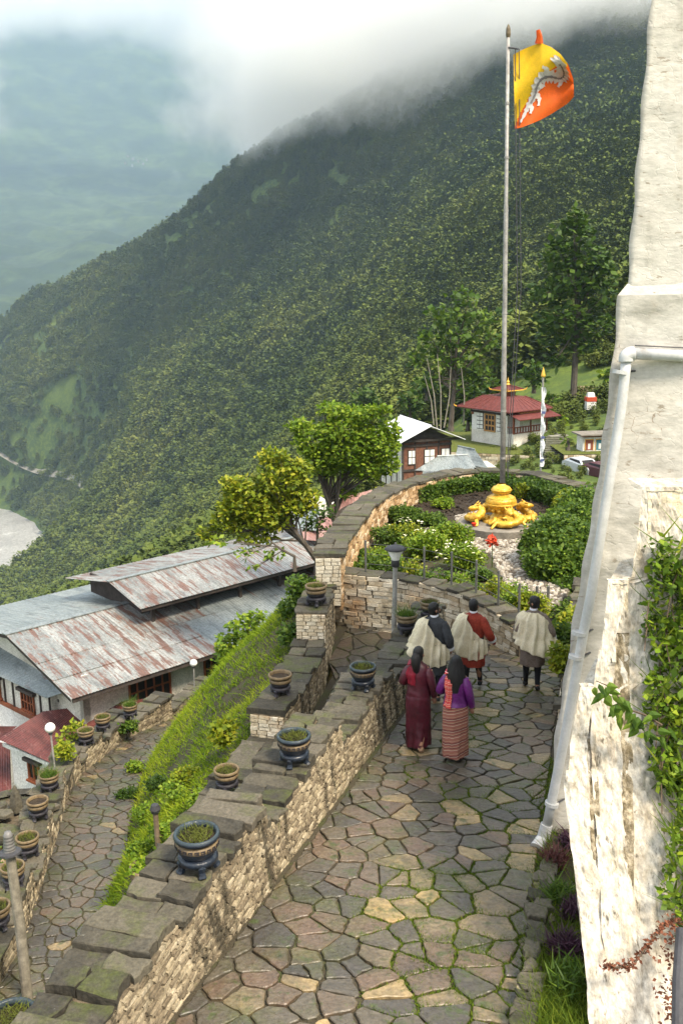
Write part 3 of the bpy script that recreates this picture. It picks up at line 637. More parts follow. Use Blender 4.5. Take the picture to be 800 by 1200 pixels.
# outer wall of the lane: stepped down towards the camera with piers under the pots
ow = thing('parapet_wall', 'low stepped slate-capped wall above the grassy bank, white piers under its pots', 'wall', (-1.2, 16.6, -8))
opts = [(-3.5, 8.0), (-2.75, 11.0), (-2.0, 13.85), (-1.22, 16.6), (-.75, 19.2), (-.55, 21.2), (-.5, 22.2)]
fo, Lo = poly_s(opts)
def so_y(y):
    a, b = 0, Lo
    for _ in range(40):
        m = (a + b) / 2
        if fo(m)[0].y < y: a = m
        else: b = m
    return a
so = {y: so_y(y) for y in (11.0, 12.9, 13.3, 14.2, 15.9, 16.9, 19.55, 20.5, 22.2)}
wall(ow, opts, [(0, so[11.0], -8.9), (so[11.0], so[13.3], -8.35), (so[13.3], so[15.9], -7.86), (so[15.9], so[19.55], -7.38), (so[19.55], Lo, -6.72)], .62, mid_z, faces=(1,), mstone=m_rub, rowh=(.04, .07), len_=(.1, .25), proud=(0, .025), capl=(.28, .55), over=.1, deep=.15)
for y, zt, zb in ((15.9, -7.42, -7.9), (19.55, -6.76, -7.5)):    # white-washed pier fronts
    p, t = fo(so_y(y)); nn = Vector((t.y, -t.x, 0)); z = zt
    while z > zb - .25:
        rh = random.uniform(.07, .10); w = -.32
        while w < .3:
            ln = min(random.uniform(.12, .24), .33 - w); mb = MB(); mb.tint = .4 + .6 * random.random(); mb.frame(p + nn * (w + ln / 2) - t * .03 + UP * (z - rh / 2), nn, UP, -t, (ln - .01, rh - .012, .035 + random.random() * .02), jit=.006, tp=.92); mb.build('stone', m_white_st, ow); w += ln
        z -= rh
# lower path parapet
lwall = thing('parapet_wall', 'curving low wall with slate coping along the left edge of the lower path', 'wall', (-6.4, 18, -11.3))
lpts = smooth_pts([(a[1] - .25, a[0]) for a in lowL if a[0] >= 9], 4)
fl, Ll = poly_s(lpts)
def sl_y(y):
    a, b = 0, Ll
    for _ in range(40):
        m = (a + b) / 2
        if fl(m)[0].y < y: a = m
        else: b = m
    return a
ys = [9, 12.5, 15.5, 18.2, 20.6, 22.4, 24.2, 26.2, 28.5, 31]
segs = [(sl_y(a), sl_y(b), low_z(0, (a + b) / 2) + .60) for a, b in zip(ys, ys[1:])]
wall(lwall, lpts, segs, .5, low_z, faces=(1, -1), mstone=m_rub, rowh=(.045, .08), len_=(.12, .3), capl=(.25, .5), over=.12, capt=(.05, .08))
low_top = lambda y: next((t for (a, b, t), (y0, y1) in zip(segs, zip(ys, ys[1:])) if y0 <= y <= y1), -11)
# garden retaining wall, curved
rt = [atZ(px, py, -6.55) for px, py in ((398, 671), (430, 675), (465, 678), (500, 684), (535, 692), (570, 704), (600, 718), (622, 730))]
rpts = smooth_pts([(p.x, p.y + .25) for p in rt], 4)
gw = thing('retaining_wall', 'curved whitewashed stone retaining wall below the garden fence', 'wall', (rt[2].x, rt[2].y, -7.8))
fr_, Lr = poly_s(rpts)
ztop_r = lambda s: -6.55 - .62 * max(0, s / Lr - .55) ** 1.3
wall(gw, rpts, [(0, Lr, ztop_r)], .45, lambda x, y: min(ramp_z(x, y), -7.75) - (.3 if x < 2.2 else 0), faces=(1,), mstone=m_white_st, rowh=(.07, .12), len_=(.16, .42), proud=(0, .05), singles=290, capl=(.35, .6), capt=(.03, .05), over=.06, ends=False, mfun=lambda s, z: min(1, max(0, .75 * random.random() + .35 - .35 * s / Lr)))
# garden perimeter wall
ot = [atZ(px, py, z) for px, py, z in ((384, 651, -6.0), (405, 615, -6.05), (438, 580, -6.15), (470, 565, -6.3), (520, 555, -6.5), (570, 552, -6.6), (620, 556, -6.65), (665, 566, -6.7), (700, 577, -6.75), (740, 596, -6.8))]
ppts = smooth_pts([(p.x, p.y, p.z) for p in ot], 5)
fp, Lp = poly_s([(p[0], p[1]) for p in ppts])
def ztop_p(s, L=Lp): return interp(s / L, [(0, -6.0), (.25, -6.15), (.5, -6.45), (1, -6.8)])
pw = thing('garden_wall', 'long curving ochre stone wall with grey slab coping around the flagpole garden', 'wall', (ot[4].x, ot[4].y, -7.3))
steps_p = [(Lp * k / 9, Lp * (k + 1) / 9, (lambda s, k=k: ztop_p(s))) for k in range(9)]
wall(pw, [(p[0], p[1]) for p in ppts], steps_p, .6, lambda x, y: -7.3, faces=(1,), mstone=m_orange_st, rowh=(.08, .14), len_=(.2, .42), proud=(0, .05), singles=260, capl=(.45, .8), capt=(.05, .08), over=.14, ends=False)
g = MB(); g.grid(lambda i, j: tuple(fp(Lp * i / 40)[0] + Vector((-fp(Lp * i / 40)[1].y, fp(Lp * i / 40)[1].x, 0)) * .3 + UP * (-6.9 - 4.5 * j)), 41, 2); g.build('outer_face', m_orange_st, pw)
p0 = Vector((ot[0].x, ot[0].y, 0)); z = -6.06      # end pier, white blocks
while z > -7.2:
    rh = random.uniform(.08, .12); w = -.3
    while w < .28:
        ln = min(random.uniform(.14, .26), .31 - w); mb = MB(); mb.tint = .5 + .5 * random.random(); mb.frame(p0 + Vector((w + ln / 2, -.01, z - rh / 2)), Vector((1, 0, 0)), UP, Vector((0, -1, 0)), (ln - .01, rh - .012, .04 + random.random() * .02), jit=.006, tp=.92); mb.build('stone', m_white_st, pw); w += ln
    z -= rh
# stone wall on the right of the ramp beyond the tower
rw = thing('retaining_wall', 'stone wall with trailing plants beside the ramp beyond the white tower', 'wall', (*uv2(7, 2.1), -7.5))
wall(rw, uvpts([(1.5, 2.12), (4, 2.12), (7, 2.12), (9.4, 2.2)]), [(0, 20, lambda s: -6.45 - .03 * s)], .4, ramp_z, faces=(-1,), mstone=m_white_st, rowh=(.06, .1), len_=(.12, .3), capl=(.3, .5))
# ------------------------------------------------------------------ kerb and planting strip under the tower
kb = thing('kerb', 'rough stone kerb edging the planting strip at the lower right', 'kerb', (*uv2(-5, 1.95), -6.1))
wall(kb, uvpts([(-9.5, 1.98), (-6, 1.96), (-3.6, 1.98), (-2.3, 2.2)]), [(0, 20, lambda s: ramp_z(*uv2(-9.5 + s, 1.9)) + .17)], .16, ramp_z, faces=(-1,), mstone=m_rub, rowh=(.05, .08), len_=(.1, .3), cap=True, capl=(.12, .3), capt=(.03, .06), over=.0, cap_w=.14)
strip_z = lambda x, y: ramp_z(x, y) + .1 + .10 * max(0, inv(x, y)[1] - 2)
strip('planting_soil', uv2, -9.5, -2.0, lambda u: 2.0, lambda u: 4.2, strip_z, m_joint, 30, 10, kind='structure')
# ------------------------------------------------------------------ the garden terrace
GZ = -7.18
def poly_fill(name, pts, z, m, seed=0, **kw):
    """fan-triangulated sheet from a centre"""
    cx = sum(p[0] for p in pts) / len(pts); cy = sum(p[1] for p in pts) / len(pts); g = MB(); K = 8
    zf = z if callable(z) else (lambda x, y: z)
    g.grid(lambda i, j: (lambda x, y: (x, y, zf(x, y)))(cx + (pts[j][0] - cx) * (i + .001) / K, cy + (pts[j][1] - cy) * (i + .001) / K), K + 1, len(pts), wrap=True)
    return g.build(name, m, **kw)
gpts = [(p[0], p[1]) for p in ppts] + [(11.0, 27.0), (8.6, 23.2)] + [(p[0], p[1]) for p in rpts][::-1]
poly_fill('garden_ground', gpts, GZ, m_joint, kind='structure')
fp_base = atZ(588, 592, GZ)            # foot of the flagpole
st = atZ(586, 622, GZ)                 # middle of the statue plinth
m_soil = mat('dark_soil', [(0.3, (.018, .012, .008)), (0.6, (.045, .032, .02)), (.8, (.09, .07, .05))], scale=6, rough=.95, bump=1, bscale=20)
gb = [(st.x + 4.9 * math.cos(a) * (1.05), st.y + 2.3 + 4.4 * math.sin(a)) for a in np.linspace(-.15, math.pi + .25, 26)]
poly_fill('flower_bed', gb, GZ + .006, m_soil, kind='structure')
# clods
P = []
for _ in range(2600):
    a = random.uniform(-.1, math.pi + .2); r = random.random() ** .5; P.append((st.x + 4.7 * math.cos(a) * r, st.y + 2.3 + 4.1 * math.sin(a) * r, GZ + .02))
V1, F1 = leaf_quads(np.array(P), .07, up=.5); np_mesh('soil_clods', V1, F1, m_soil, kind='stuff', label='loose dark soil clods in the curved bed behind the golden statue', cat='soil')
# white pebbles
m_peb = mat('white_pebble', [(0.2, (.16, .13, .10)), (0.5, (.36, .32, .26)), (.8, (.56, .51, .44))], scale=3, tintmix=.8, rough=.7, bump=.2)
def inpoly(x, y, poly):
    c = False; n = len(poly)
    for i in range(n):
        (x0, y0), (x1, y1) = poly[i], poly[i - 1]
        if (y0 > y) != (y1 > y) and x < (x1 - x0) * (y - y0) / (y1 - y0) + x0: c = not c
    return c
pb = [(p.x, p.y) for p in (atZ(px, py, GZ) for px, py in ((532, 606), (560, 600), (620, 602), (660, 640), (668, 690), (650, 715), (628, 712), (602, 700), (590, 682), (575, 650), (560, 645), (540, 628)))]
poly_fill('pebble_bed', pb, GZ + .012, m_mortar, kind='structure')
g = MB(); bx0, bx1, by0, by1 = min(p[0] for p in pb), max(p[0] for p in pb), min(p[1] for p in pb), max(p[1] for p in pb)
for _ in range(5200):
    x, y = random.uniform(bx0, bx1), random.uniform(by0, by1)
    if not inpoly(x, y, pb) : continue
    r = random.uniform(.04, .09); n = 5; a0 = random.random() * 6; g.tint = random.random()
    ring = [(x + r * math.cos(a0 + 6.283 * k / n) * random.uniform(.7, 1.1), y + r * .8 * math.sin(a0 + 6.283 * k / n) * random.uniform(.8, 1.1)) for k in range(n)]
    vs = [(a, b, GZ + .01) for a, b in ring] + [(x + (a - x) * .6, y + (b - y) * .6, GZ + .02 + r * .7) for a, b in ring]
    g.add(vs, [(k, (k + 1) % n, n + (k + 1) % n, n + k) for k in range(n)] + [tuple(range(n, 2 * n))])
g.build('pebbles', m_peb, kind='stuff', label='white pebbles spread between the golden statue and the garden gate', cat='pebbles')
# ------------------------------------------------------------------ foliage helpers
def leafmat(name, a, b, c, tr=.35, sc_=2.0):
    return mat(name, [(0.15, a), (0.5, b), (0.9, c)], scale=sc_, tintmix=.5, rough=.55, bump=0, transl=tr, spec=.3)
lf_bright = leafmat('bright_leaf', (.05, .11, .008), (.16, .26, .016), (.38, .44, .035))
lf_mid = leafmat('garden_leaf', (.025, .06, .008), (.075, .14, .014), (.19, .27, .03))
lf_dark = leafmat('hedge_leaf', (.018, .045, .006), (.05, .10, .010), (.12, .19, .02))
lf_yel = leafmat('yellow_green_leaf', (.05, .10, .008), (.22, .28, .014), (.46, .40, .03))
lf_red = flat('red_vine_leaf', (.10, .035, .03), .7, .4); lf_purple = flat('purple_leaf', (.05, .018, .035), .6, .5)
m_twig = flat('twig', (.10, .07, .045), .8, .3, scale=20)
def blob_points(c, r, n, shell=.6, lumps=6):
    d = rng.normal(size=(n, 3)); d /= np.linalg.norm(d, axis=1)[:, None]
    L = rng.normal(size=(lumps, 3)); L /= np.linalg.norm(L, axis=1)[:, None]
    k = 1 + .28 * np.max(np.clip(d @ L.T - .5, 0, 1), axis=1) - .12
    rr = (shell + (1 - shell) * rng.random(n) ** .5) * k
    return np.array(c) + d * rr[:, None] * np.array(r)
def bush(name, label, cat, c, r, n, size, m, group=None, stems=5, parts=('foliage', 'stem'), zmin=None, flowers=None, up=.4):
    root = thing(name, label, cat, (c[0], c[1], c[2]), group)
    subs = [(0, 0, .9, .8)] + [(random.uniform(-.6, .6), random.uniform(-.6, .6), random.uniform(.5, 1.25), random.uniform(.3, .6)) for _ in range(6)]
    P = np.concatenate([blob_points((c[0] + a_ * r[0], c[1] + b_ * r[1], c[2] + r[2] * z_), (r[0] * k_, r[1] * k_, r[2] * k_ * random.uniform(.8, 1.5)), max(30, int(n * k_ * k_ / 1.9)), shell=.35) for a_, b_, z_, k_ in subs])
    P = P + rng.normal(size=P.shape) * r[0] * .05
    P = P[P[:, 2] > c[2] + .02]
    V1, F1 = leaf_quads(P, size, up=up); np_mesh(parts[0], V1, F1, m, root, tint=rng.random(len(F1)))
    g = MB()
    for k in range(stems):
        a = random.random() * 6.28; e = (c[0] + math.cos(a) * r[0] * .6, c[1] + math.sin(a) * r[1] * .6, c[2] + r[2] * 1.3)
        g.tube([c, ((c[0] + e[0]) / 2 + .05, (c[1] + e[1]) / 2, c[2] + r[2] * .6), e], [max(.012, r[0] * .04), max(.01, r[0] * .03), .006], 5)
    if stems: g.build(parts[1], m_twig, root)
    if flowers:
        P = blob_points((c[0], c[1], c[2] + r[2]), [x * 1.05 for x in r], flowers[1], shell=.95); P = P[P[:, 2] > c[2] + r[2] * .8]
        V1, F1 = leaf_quads(P, flowers[2], up=2); np_mesh('flowers', V1, F1, flowers[0], root)
    return root
def tree(name, label, base, h, crowns, m, leaf, nper, group=None, trunk_r=.2, lean=(0, 0), mt=None, limbs=True, cat='tree'):
    """crowns: (dx,dy,z,rx,ry,rz) relative to the base"""
    root = thing(name, label, cat, base, group); b = Vector(base); g = MB()
    top = b + Vector((lean[0], lean[1], h * .62))
    mid_ = b + (top - b) * .5 + Vector((random.uniform(-.1, .1) * h * .2, 0, 0))
    g.tube([b - UP * .5, b + UP * .1, mid_, top], [trunk_r * 1.35, trunk_r, trunk_r * .75, trunk_r * .4], 8)
    if limbs:
        for (dx, dy, z, rx, ry, rz) in crowns:
            e = b + Vector((dx, dy, z)); t = random.uniform(.35, .9); s0 = b + (top - b) * t
            for q in range(3):
                e2 = e + Vector((random.uniform(-.6, .6) * rx, random.uniform(-.6, .6) * ry, random.uniform(-.2, .5) * rz)); g.tube([s0, s0 + (e2 - s0) * .5 + UP * -.08 * rz, e2], [trunk_r * .35, trunk_r * .2, trunk_r * .07], 5)
    g.build('trunk', mt or bark, root)
    Ps = []
    for (dx, dy, z, rx, ry, rz) in crowns: Ps.append(blob_points((b.x + dx, b.y + dy, b.z + z), (rx, ry, rz), int(nper * rx * rz), shell=.35))
    P = np.concatenate(Ps); V1, F1 = leaf_quads(P, leaf, up=.7); np_mesh('crown', V1, F1, m, root, tint=rng.random(len(F1)))
    return root
# ------------------------------------------------------------------ grassy bank between the lane wall and the lower path
def bank_pt(i, j, ni=46, nj=26):
    y = 9.0 + (33.5 - 9.0) * i / (ni - 1); t = j / (nj - 1)
    top = Vector((fo(so_y(min(y, 22)))[0].x - .25 - (max(0, y - 22) * .02), y, interp(y, [(9, -9.4), (11, -9.1), (13, -8.6), (16, -8.2), (19.5, -7.75), (22, -7.1), (25, -7.8), (29, -9.6), (33.5, -12)])))
    bot = Vector((interp(y, lowR) - .02, y, low_z(0, y) - .02)); p = top.lerp(bot, t); bulge = math.sin(math.pi * t) * .5
    p.z += bulge + float(fbm(np.array(p.x * 1.3), np.array(p.y * 1.3), 3)) * .5 * math.sin(math.pi * t); return p
g = MB(); g.grid(lambda i, j: tuple(bank_pt(i, j)), 46, 26); g.build('grassy_bank', m_joint, smooth=True, kind='structure')
P = []; T_ = []
for _ in range(85000):
    i, j = random.random() * 45, random.random() * 25
    i0, j0 = int(i), int(j); p = bank_pt(i, j); P.append((p.x, p.y, p.z - .02)); T_.append(.5 + .9 * float(0))
P = np.array(P); nz = fbm(P[:, 0] * .8 + 4, P[:, 1] * .8, 3); keep = nz + rng.normal(size=len(P)) * .06 > -.15; P = P[keep]; nz = nz[keep]
V1, F1 = blades(P, .13, .03, lean=.7); V1 = V1.reshape(-1, 3, 3); V1[:, 2, 2] -= .05; V1 = V1.reshape(-1, 3)
m_bankg = mat('bank_grass', [(0.15, (.05, .10, .010)), (0.5, (.17, .26, .014)), (0.85, (.40, .44, .03))], scale=.8, tintmix=.5, rough=.7, bump=0, transl=.4, spec=.1)
np_mesh('long_grass', V1, F1, m_bankg, tint=np.clip(.5 + nz * 1.5 + rng.normal(size=len(P)) * .22, 0, 1), kind='stuff', label='bright yellow green grass covering the steep bank above the lower path', cat='grass')
def bank_z(x, y):
    q = max(0, min(45, (y - 9.0) / 24.5 * 45)); a_, b_ = bank_pt(q, 0), bank_pt(q, 25)
    if x < b_.x: return low_z(x, y)
    t = max(0, min(1, (x - a_.x) / (b_.x - a_.x) if abs(b_.x - a_.x) > .01 else 0)); return bank_pt(q, 25 * t).z
# weeds and flowers at the foot of the bank
wd = [(158, 905, .35, .42, lf_mid), (172, 960, .4, .45, lf_mid), (205, 940, .45, .5, lf_mid), (150, 935, .3, .35, lf_dark), (195, 985, .35, .4, lf_mid), (222, 915, .35, .4, lf_yel), (168, 1000, .3, .3, lf_mid), (238, 945, .35, .4, lf_mid), (186, 925, .35, .4, lf_dark), (205, 1010, .3, .35, lf_mid)]
for k, (px, py, r, h, m) in enumerate(wd):
    p = atF(px, py, bank_z, 8)
    bush('wild_plant', ['leafy green weed clump at the foot of the bank, furthest along the lower path', 'leafy weed clump left of the short lamp post', 'tall weed clump right of the short lamp post', 'dark leafy weed clump overhanging the lower path edge', 'weed clump just below the short lamp post', 'yellowish weed clump on the lower bank', 'small weed clump above the little cream planter', 'weed clump against the lane wall under its third pot', 'dark weed clump halfway up the lower bank', 'weed clump nearest the wide slate slabs'][k], 'weeds', (p.x, p.y, p.z), (r, r * .8, h * .4), 800, .045, lf_bright if m is lf_mid else m, group='weeds at the foot of the grassy bank')
# ------------------------------------------------------------------ pots
m_blue = mat('blue_glaze', [(0.3, (.008, .010, .016)), (0.6, (.014, .022, .036)), (.85, (.05, .055, .055))], scale=9, rough=.35, bump=.2, spec=.5)
m_black = flat('dark_glaze', (.03, .028, .035), .5, .4, scale=8)
m_rim = mat('cream_glaze', [(0.3, (.09, .06, .032)), (0.6, (.21, .155, .085)), (.85, (.38, .30, .18))], scale=10, rough=.5, bump=.2, tintmix=.2)
m_rimb = flat('blue_rim', (.035, .05, .06), .35, .3, scale=10)
m_pink = mat('fired_clay', [(0.3, (.14, .09, .06)), (0.7, (.34, .25, .16))], scale=8, rough=.6, bump=.2)
def make_pot(name, label, cat, group, style='blue', plant=0):
    t = local_thing(name, label, cat, (0, 0, 0), 0, group)
    rimm = m_rimb if style == 'blue' else m_rim; bowl = {'blue': m_blue, 'dark': m_black, 'clay': m_pink}[style]
    g = MB(); g.lathe([(.02, .155), (.12, .15), (.165, .185), (.195, .23), (.204, .27), (.196, .305), (.182, .325)], n=28); g.build('bowl', bowl, t, smooth=True)
    g = MB(); g.lathe([(.204, .262), (.212, .275), (.214, .312), (.20, .325), (.188, .33)], n=28); g.build('band', m_rim, t, smooth=True)
    g = MB(); g.lathe([(.186, .335), (.196, .345), (.226, .36), (.230, .385), (.215, .402), (.196, .398), (.186, .37), (.18, .33)], n=28); g.build('rim', m_rim if style != 'blue' else m_blue, t, smooth=True)
    g = MB(); g.lathe([(.226, .388), (.222, .405), (.205, .41), (.192, .400), (.186, .37)], n=28); g.build('lip', rimm, t, smooth=True)
    if style == 'blue':
        g = MB()
        for k in range(22):       # raised square key pattern
            a = 6.283 * k / 22; X_ = Vector((-math.sin(a), math.cos(a), 0)); Zv = Vector((math.cos(a), math.sin(a), 0)); o = Zv * .2135 + UP * .295
            for dx, dz, w, h in ((0, .014, .042, .006), (-.018, 0, .006, .03), (.004, -.013, .036, .006), (.016, -.004, .006, .018), (.006, .003, .018, .005)):
                g.frame(o + X_ * dx + UP * dz, X_, UP, Zv, (w, h, .0055))
        g.build('meander', m_black, t)
    g = MB(); g.lathe([(.0, .372 - .02), (.08, .368 - .015), (.15, .352), (.187, .345)], n=18); g.build('soil', m_soil, t)
    # stand: ring, four scrolled feet, base plate
    g = MB(); g.lathe([(.10, .175), (.185, .17), (.20, .15), (.19, .10), (.12, .10)], n=20)
    g.build('stand', m_blue if style == 'blue' else m_black, t, smooth=True)
    for k in range(4):
        a = .785 + 1.5708 * k; c, s = math.cos(a), math.sin(a); g = MB()
        g.tube([(c * r, s * r, z) for r, z in ((.14, .135), (.165, .10), (.162, .06), (.17, .025), (.185, .0))], [.05, .045, .036, .04, .045], 7); g.build('foot', m_blue if style == 'blue' else m_black, t)
    if plant:
        P = np.stack([rng.uniform(-.15, .15, 260), rng.uniform(-.15, .15, 260), np.full(260, .35)], 1); P = P[np.hypot(P[:, 0], P[:, 1]) < .17]
        V1, F1 = blades(P, .07 if plant == 1 else .2, .012, lean=.9); np_mesh('dry_plants' if plant == 1 else 'plants', V1, F1, m_moss if plant == 1 else lf_mid, t, tint=rng.random(len(F1)))
    return t
GP = 'glazed pots standing on the walls'
pot_blue = make_pot('flower_pot', '', 'flower pot', GP, 'blue', 1); pot_dark = make_pot('flower_pot', '', 'flower pot', GP, 'dark', 1); pot_clay = make_pot('flower_pot', '', 'flower pot', GP, 'dark', 0); pot_tall = make_pot('flower_pot', '', 'flower pot', GP, 'dark', 2)
index_kids(); used_pots = set()
m_plate = m_slab
def put_pot(src, p, dia, label, rz=None):
    if src.name in used_pots: o = copy_tree(src)
    else: o = src; used_pots.add(src.name)
    o.location = p; s = dia * .88 / .44; o.scale = (s, s, s); o.rotation_euler.z = random.random() * 6 if rz is None else rz; o['label'] = label; return o
def pot_on(px, py, zt, dia, src, label):
    """rim centre at the pixel, foot on the level zt"""
    p = atZ(px, py, zt + dia * .9); return put_pot(src, (p.x, p.y, zt), dia, label)
pot_on(230, 970, TOPW[0] + .07, .47, pot_blue, 'blue glazed pot with key pattern, nearest on the main parapet beside the ramp')
pot_on(344, 857, TOPW[1] + .07, .46, pot_blue, 'blue glazed pot on the main parapet, second one up the ramp')
pot_on(425, 777, TOPW[2] + .07, .46, pot_blue, 'blue glazed pot on the main parapet just left of the walking group')
pot_on(476, 717, TOPW[3] + .07, .47, pot_tall, 'dark pot with a green sprig, at the foot of the tall street lamp')
pot_on(503, 702, TOPW[3] + .03, .45, pot_dark, 'dark pot at the far end of the main parapet, behind the man in grey')
pot_on(265, 898, -7.78, .46, pot_dark, 'pot with trailing dry weeds on the lane wall beside the grassy bank')
pot_on(328, 787, -7.32, .50, pot_clay, 'dark pot on the middle white pier of the lane wall')
pot_on(370, 683, -6.66, .55, pot_dark, 'pot on the tallest white pier, below the garden wall corner')
for (px, py, d, src, lb) in ((52, 935, .5, pot_clay, 'empty round pot on the low wall, beside the stone cairn'), (39, 978, .5, pot_dark, 'dark pot on the low wall between the cairn and the lamp post top'), (26, 1012, .48, pot_dark, 'pot half hidden behind the head of the leaning lamp post'), (4, 1058, .5, pot_dark, 'pot cut by the left edge, low on the left parapet'), (64, 905, .5, pot_tall, 'pot with a shoot at the foot of the left globe lamp'),
                         (118, 853, .5, pot_dark, 'pot at the bend of the low wall, in front of the yellow green shrub'), (160, 837, .5, pot_dark, 'pot on the low wall in front of the wooden house window'), (209, 823, .5, pot_tall, 'farthest pot on the low wall, under the right globe lamp')):
    f_ = lambda x, y: low_top(min(max(y, 9.1), 30.9)) + .05 + d * .9
    p = atF(px, py, f_, 8); s_ = sl_y(p.y); c = fl(s_)[0]
    put_pot(src, (c.x * .75 + p.x * .25, p.y, low_top(min(max(p.y, 9.1), 30.9)) + .05), d, lb)
p = atF(12, 1186, lambda x, y: -9.75, 6); put_pot(pot_blue, (p.x, p.y, low_z(p.x, p.y) - .02), .82, 'large blue rimmed pot cut off by the lower left corner')
# small cream planter on the ground
pl = local_thing('planter', 'small round cream planter with green herbs beside the short lamp post', 'planter', (0, 0, 0)); p = atF(172, 1034, lambda x, y: bank_z(x, y) + .1, 8); pl.location = (p.x, p.y, p.z - .12)
g = MB(); g.lathe([(.0, .02), (.17, .0), (.22, .12), (.24, .28), (.25, .40), (.23, .42), (.2, .36)], n=22); g.build('bowl', m_rim, pl, smooth=True)
g = MB(); g.lathe([(.0, .36), (.22, .35)], n=16); g.build('soil', m_soil, pl)
P = np.stack([rng.uniform(-.2, .2, 300), rng.uniform(-.2, .2, 300), np.full(300, .36)], 1); V1, F1 = leaf_quads(P + np.array([0, 0, .08]) * rng.random((300, 1)), .05); np_mesh('herbs', V1, F1, lf_bright, pl, tint=rng.random(len(F1)))
# ------------------------------------------------------------------ lamps and poles
m_pole = flat('galvanised_pole', (.30, .29, .27), .5, .3, scale=6, metal=.2); m_globe = flat('opal_glass', (.85, .84, .80), .25, .03); m_dkmetal = flat('dark_metal', (.05, .05, .055), .5, .3)
lp = thing('street_lamp', 'tall grey street lamp with inverted cone glass and black cap, before the garden wall', 'street lamp', (0, 0, 0)); b_ = atZ(461, 742, TOPW[3] - .35)
lp.location = b_; t_ = atY(463, 648, b_.y); g = MB(); g.tube([b_ - UP * .3, t_ - UP * .12], .05, 10); g.build('pole', m_pole, lp)
g = MB(); g.lathe([(.05, -.22), (.07, -.2), (.09, -.1), (.17, .06), (.175, .07)], t_, 20, close=True); g.build('lamp_glass', m_globe, lp, smooth=True)
g = MB(); g.lathe([(.04, -.3), (.085, -.28), (.085, -.15), (.07, -.1)], t_, 16, close=True); g.build('collar', m_dkmetal, lp, smooth=True)
g = MB(); g.lathe([(.21, .07), (.23, .085), (.18, .13), (.08, .16), (.0, .165)], t_, 20); g.lathe([(.0, .065), (.225, .08)], t_, 20); g.build('cap', m_dkmetal, lp, smooth=True)
for k, (px, py, bx, by, Y, lb) in enumerate(((59, 853, 65, 900, 20.3, 'thin globe lamp rising behind the pot by the red roof'), (227, 777, 228, 815, 28.8, 'globe lamp before the large metal-roofed house'), (176, 749, 180, 800, 0, ''))):
    if not lb: continue
    b = atY(bx, by, Y); t = atY(px, py, Y); L_ = thing('globe_lamp', lb, 'lamp', b, 'white globe lamps along the low wall'); g = MB(); g.tube([b - UP * .4, t], .022, 8); g.build('pole', m_pole, L_)
    g = MB(); g.lathe([(.0, -.12), (.07, -.10), (.11, -.05), (.125, 0), (.11, .06), (.07, .105), (0, .125)], t, 16); g.build('globe', m_globe, L_, smooth=True); g = MB(); g.lathe([(.05, -.16), (.055, -.09)], t, 10, close=True); g.build('collar', m_dkmetal, L_)
b = atF(33, 1174, low_z, 8); t = atY(12, 1000, b.y + .25); L_ = thing('lamp_post', 'weathered lamp post with ribbed insulator head leaning at the lower left', 'lamp post', b); ax = (t - b).normalized()
g = MB(); g.tube([b - UP * .2, b.lerp(t, .5) + Vector((.02, 0, 0)), t], [.085, .08, .072], 12); g.build('pole', flat('weathered_post', (.20, .18, .14), .8, .4, scale=8), L_)
g = MB(); g.tube([t, t + ax * .03], [.175, .17], 18); g.tube([t + ax * .03, t + ax * .05], [.17, .1], 18); g.build('disc', m_dkmetal, L_)
g = MB(); prof = []
for k in range(6): prof += [(.085 - .004 * k, .05 + .05 * k), (.095 - .004 * k, .075 + .05 * k), (.078 - .004 * k, .098 + .05 * k)]
g.lathe([(r, z - .02) for r, z in prof] + [(.05, .36), (0, .37)], t, 16); g.build('insulator', flat('grey_porcelain', (.20, .195, .19), .4, .2), L_, smooth=True)
b = atF(186, 1000, bank_z, 8); t = atY(182, 948, b.y); L_ = thing('lamp_post', 'short thin post with small black cap among the weeds of the bank', 'lamp post', b); g = MB(); g.tube([b - UP * .3, t], .045, 8); g.build('pole', flat('rusty_post', (.16, .12, .08), .8, .3), L_); g = MB(); g.lathe([(.07, -.06), (.09, 0), (.06, .08), (0, .09)], t, 12, close=True); g.build('cap', m_dkmetal, L_)
# flagpole
tp = atY(595, 44, fp_base.y); fpz = thing('flagpole', 'very tall galvanised flagpole rising from the golden statue', 'flagpole', fp_base)
g = MB(); g.tube([fp_base, fp_base.lerp(tp, .33), fp_base.lerp(tp, .34), fp_base.lerp(tp, .66), fp_base.lerp(tp, .67), tp], [.095, .09, .08, .074, .062, .055], 12); g.build('pole', m_pole, fpz, smooth=True)
for k in range(1, 9):
    q = fp_base.lerp(tp, k / 9.2); g = MB(); g.tube([q, q + UP * .07], [.108 - .0045 * k] * 2, 12); g.build('joint_ring', m_pole, fpz)
g = MB(); g.lathe([(.06, 0), (.08, .1), (.07, .25), (.03, .36), (0, .4)], tp, 10, close=True); g.build('finial', flat('bronze', (.12, .09, .05), .4, .3), fpz)
rope_t = tp + Vector((.22, -.05, -.35)); g = MB(); g.tube([tp + Vector((0, -.05, -.3)), rope_t + Vector((.1, 0, 0))], .025, 6); g.tube([rope_t, rope_t.lerp(fp_base, .5) + Vector((.3, 0, 0)), fp_base + Vector((.12, -.1, 1.2))], .018, 4); g.tube([rope_t + Vector((.12, 0, 0)), rope_t.lerp(fp_base, .5) + Vector((.42, 0, 0)), fp_base + Vector((.16, -.1, 1.0))], .018, 4); g.build('halyard', m_dkmetal, fpz)
